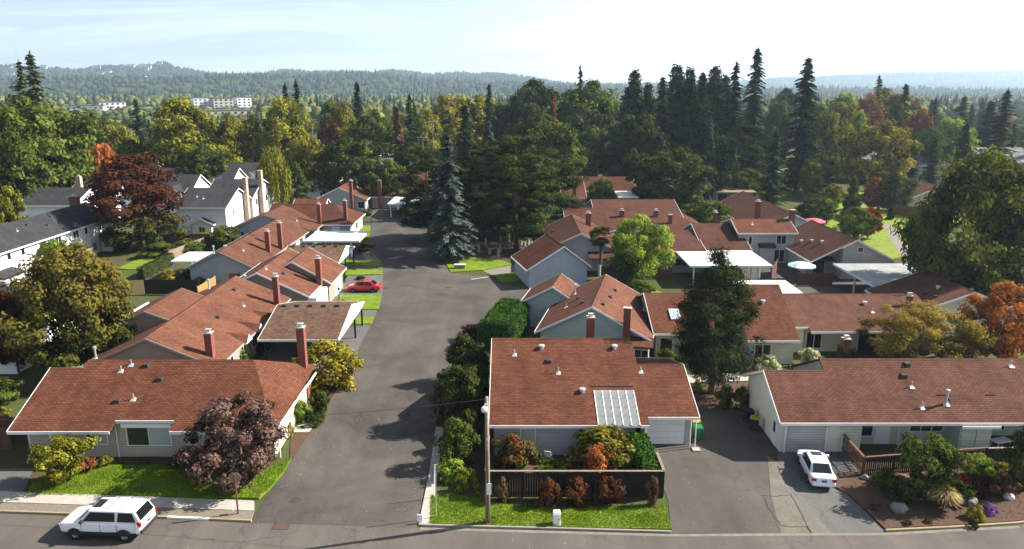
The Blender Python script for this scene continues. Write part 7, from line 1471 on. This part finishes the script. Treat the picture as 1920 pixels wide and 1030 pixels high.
# left distance
tree_px('cedar_a', 68, 190, 96, 120, 'cedar', 'cedar_tree', 'tall twin topped cedar at the left skyline', mid=180); tree_px('cedar_a', 45, 196, 112, 90, 'cedar', 'cedar_tree', 'second cedar leaning beside the tall one', mid=180)
for (px, Y, top, w, lf, k, lab) in [(60, 150, 178, 170, 'green', 'bg_a', 'huge green tree at the left edge behind the townhouses'), (15, 140, 190, 110, 'green', 'bg_b', 'tall green tree cut by the left edge'), (110, 158, 225, 110, 'green', 'bg_c', 'spreading green tree left of the red and orange tree'), (10, 112, 350, 60, 'yellowgreen', 'bg_c', 'yellow green tree at the left edge by the townhouse'),
    (190, 172, 270, 70, 'orange', 'bg_c', 'red and orange tree behind the maroon one'), (155, 168, 280, 60, 'yellowgreen', 'bg_c', 'yellow green tree beside the orange one'), (338, 190, 179, 116, 'yellowgreen', 'bg_b', 'tall yellow green tree rising left of centre'), (435, 195, 218, 74, 'olive', 'bg_a', 'yellow topped tree beside the tall yellow green one'), (385, 168, 270, 72, 'green', 'bg_a', 'grey green tree behind the white gables'), (535, 200, 178, 86, 'yellowgreen', 'bg_b', 'tall bright tree above the willow'), (515, 235, 195, 60, 'lime', 'bg_d', 'slim yellow tree left of the tall bright one'),
    (583, 176, 262, 96, 'olive', 'bg_c', 'gold tinged tree right of the willow'), (655, 172, 255, 116, 'deep', 'bg_a', 'dense dark tree before the pale roofs'), (728, 165, 298, 70, 'green', 'bg_c', 'green tree right of the dense dark one'), (553, 160, 300, 40, 'green', 'bg_d', 'slim green tree by the white house edge'), (620, 205, 232, 60, 'maroon', 'bg_c', 'maroon tree near the street light'), (700, 220, 205, 84, 'green', 'bg_a', 'round green tree in the middle distance'), (745, 215, 200, 36, 'brown', 'bg_spire', 'dying brown conifer in the middle distance'), (770, 225, 178, 50, 'fir', 'bg_fir2', 'dark fir with rounded crown in the middle distance'),
    (800, 232, 205, 60, 'yellowgreen', 'bg_a', 'pale yellow tree before the utility pole'), (872, 205, 196, 44, 'conifer', 'bg_spire', 'narrow black green cypress in the middle distance'), (917, 245, 158, 36, 'conifer', 'bg_fir', 'pointed dark fir among yellow trees'), (850, 262, 178, 120, 'olive', 'bg_c', 'long yellow tree mass behind the cypress'), (905, 268, 178, 90, 'yellowgreen', 'bg_a', 'yellow tree beside the pointed fir'), (945, 240, 190, 60, 'deep', 'bg_b', 'dark tree left of the great broadleaf'), (673, 262, 154, 40, 'conifer', 'bg_fir', 'dark fir above the middle trees'), (560, 290, 150, 40, 'conifer', 'bg_fir2', 'dark fir pair left of the middle trees'), (540, 285, 158, 34, 'conifer', 'bg_fir', 'dark pointed fir above the bright tree'), (262, 250, 186, 60, 'conifer', 'cedar_a', 'dark flat topped cedar left of the yellow green tree'), (175, 240, 215, 84, 'green', 'bg_a', 'grey green tree below the warehouses'), (225, 205, 235, 90, 'yellowgreen', 'bg_c', 'yellow tinged tree before the brown roofed house'), (150, 205, 240, 60, 'lime', 'bg_c', 'bright lime tree at the left beyond the townhouses'), (480, 232, 215, 60, 'deep', 'bg_a', 'dark green tree right of the yellow topped one'), (622, 245, 185, 50, 'green', 'bg_b', 'upright green tree in the middle distance'), (645, 232, 190, 50, 'olive', 'bg_a', 'feathery olive tree in the middle distance')]:
    tree_px(k, px, Y, top, w, lf, 'broadleaf_tree' if lf not in ('conifer', 'fir', 'brown') else 'conifer_tree', lab, mid=(top + 330) / 2)
tree_px('willow', 512, 156, 268, 62, 'yellowgreen', 'weeping_willow', 'weeping willow beside the white two storey house', mid=320)
# right distance
for (px, Y, top, w, lf, k, lab) in [(1580, 270, 170, 60, 'lime', 'bg_b', 'fresh green tree right of the tallest fir'), (1585, 245, 192, 90, 'olive', 'bg_c', 'dull gold tree behind the half timbered block'), (1620, 262, 180, 60, 'russet', 'bg_b', 'rusty tree behind the half timbered block'), (1562, 212, 212, 70, 'yellowgreen', 'bg_c', 'yellow green tree beside the half timbered block'), (1608, 225, 205, 36, 'lime', 'bg_d', 'slim lime tree above the grey roofs'), (1660, 300, 165, 100, 'olive', 'bg_a', 'wide grey gold tree in the right distance'), (1630, 330, 175, 36, 'red', 'bg_c', 'red tree patch in the right distance'), (1678, 238, 188, 40, 'deep', 'bg_b', 'dark upright tree in the right distance'), (1722, 228, 205, 60, 'russet', 'bg_c', 'brown red tree behind the cypress pair'), (1785, 215, 222, 90, 'lime', 'bg_c', 'bright lime rounded tree over the apartment roofs'), (1715, 192, 265, 30, 'deep', 'bg_spire', 'left one of the cypress pair'), (1752, 190, 258, 34, 'deep', 'bg_spire', 'right one of the cypress pair'), (1690, 245, 158, 50, 'conifer', 'bg_fir', 'dark fir behind the brown red tree'), (1800, 260, 180, 80, 'conifer', 'cedar_a', 'dark cedar behind the bright lime tree'), (1880, 200, 168, 80, 'conifer', 'fir_b', 'large dark fir at the right edge'), (1850, 235, 190, 70, 'conifer', 'bg_fir', 'dark fir left of the right edge fir'), (1640, 410, 142, 40, 'conifer', 'bg_fir2', 'pair of tall dark firs above the right distance'), (1470, 330, 165, 60, 'deep', 'bg_a', 'dark tree between the two tall firs'), (1455, 250, 190, 60, 'green', 'bg_c', 'green tree at the foot of the tall firs'), (1530, 250, 190, 60, 'green', 'bg_b', 'green tree right behind the tallest fir')]:
    tree_px(k, px, Y, top, w, lf, 'broadleaf_tree' if lf not in ('conifer',) else 'conifer_tree', lab, mid=(top + 300) / 2)
# the rest of the neighbourhood canopy: individual trees filling between
TAKEN = [(o.location.x, o.location.y) for o in bpy.data.objects if o.parent is None and o.get('category') in ('tree', 'house', 'building')]
_r = random.Random(12); ngen = 0
KINDS = [('bg_a', 'green', 'broadleaf_tree', 'green broadleaf tree in the canopy beyond the homes'), ('bg_c', 'olive', 'broadleaf_tree', 'yellowing broadleaf tree in the canopy beyond the homes'), ('bg_b', 'yellowgreen', 'broadleaf_tree', 'yellow green upright tree in the canopy beyond the homes'), ('bg_a', 'deep', 'broadleaf_tree', 'dark broadleaf tree in the canopy beyond the homes'), ('bg_fir', 'conifer', 'conifer_tree', 'dark pointed conifer in the canopy beyond the homes'), ('bg_fir2', 'fir', 'conifer_tree', 'loose green conifer in the canopy beyond the homes'), ('bg_c', 'russet', 'broadleaf_tree', 'russet autumn tree in the canopy beyond the homes')]
WGT = [5, 4, 4, 3.2, 2.2, 2.4, 1.2]
tries = 0
while ngen < 235 and tries < 6000:
    tries += 1
    Y = _r.uniform(185, 560); px = _r.uniform(-140, 2060); X = XatY(px, 200, Y)
    if abs(X) < 12 and Y < 200: continue
    if any((X - a) ** 2 + (Y - b) ** 2 < (7.5 if Y < 330 else 10) ** 2 for a, b in TAKEN): continue
    k, lf, nm, lab = _r.choices(KINDS, WGT)[0]; hh = _r.uniform(9, 15) if 'fir' not in k else _r.uniform(13, 23)
    if 120 < px < 500 and Y > 320: hh *= .62     # open view over the warehouses
    rr = hh * _r.uniform(.34, .5) if 'fir' not in k else hh * _r.uniform(.17, .22)
    lab = ('tall ' if hh > (12.5 if 'fir' not in k else 18.5) else 'low ') + lab.replace('in the canopy beyond the homes', 'just beyond the homes' if Y < 290 else 'in the middle canopy' if Y < 420 else 'at the far edge of the canopy')
    plant(k, X, Y, hh, rr, lf, nm, lab, 'tree', 'canopy trees beyond the homes'); TAKEN.append((X, Y)); ngen += 1
# and the wood beyond them as one mass
n = 6500; _t = _rg.uniform(-.70, .70, n); _Y = 520 + 1600 * _rg.random(n) ** 1.25; _X = np.tan(_t) * _Y
_px = 960 + F * _X / _Y; open_ = (_px > 110) & (_px < 500) & (_Y < 1000); n = len(_X); _low = np.where(open_, .42, 1.0); half = n * 28 // 100
lowtrees('far_conifer_wood', _X[:half], _Y[:half], np.full(half, -.5), _low[:half] * _rg.uniform(11, 21, half), _rg.uniform(3.4, 5.5, half), 'cone', 'dark conifers of the wood on the far plain', LEAF['farfir'], 2)
lowtrees('far_broadleaf_wood', _X[half:], _Y[half:], np.full(n - half, -.5), _low[half:] * _rg.uniform(8, 15, n - half), _rg.uniform(4, 7.5, n - half), 'round', 'green and gold broadleaf wood on the far plain', LEAF['farbroad'], 3)
# ------------------------------------------------------------------ haze
vm_ = bpy.data.materials.new('haze_air'); vm_.use_nodes = True; nt = vm_.node_tree; nt.nodes.clear()
pv = nt.nodes.new('ShaderNodeVolumePrincipled'); pv.inputs['Color'].default_value = (.62, .82, 1.0, 1); pv.inputs['Density'].default_value = 1.5e-4; pv.inputs['Anisotropy'].default_value = .35
mo = nt.nodes.new('ShaderNodeOutputMaterial'); nt.links.new(pv.outputs[0], mo.inputs['Volume'])
o = MB().box(-8800, 8800, -150, 9000, -6, 420).build('haze', vm_); tag(o, 'thin pale haze hanging over the whole valley', 'haze', kind='stuff')
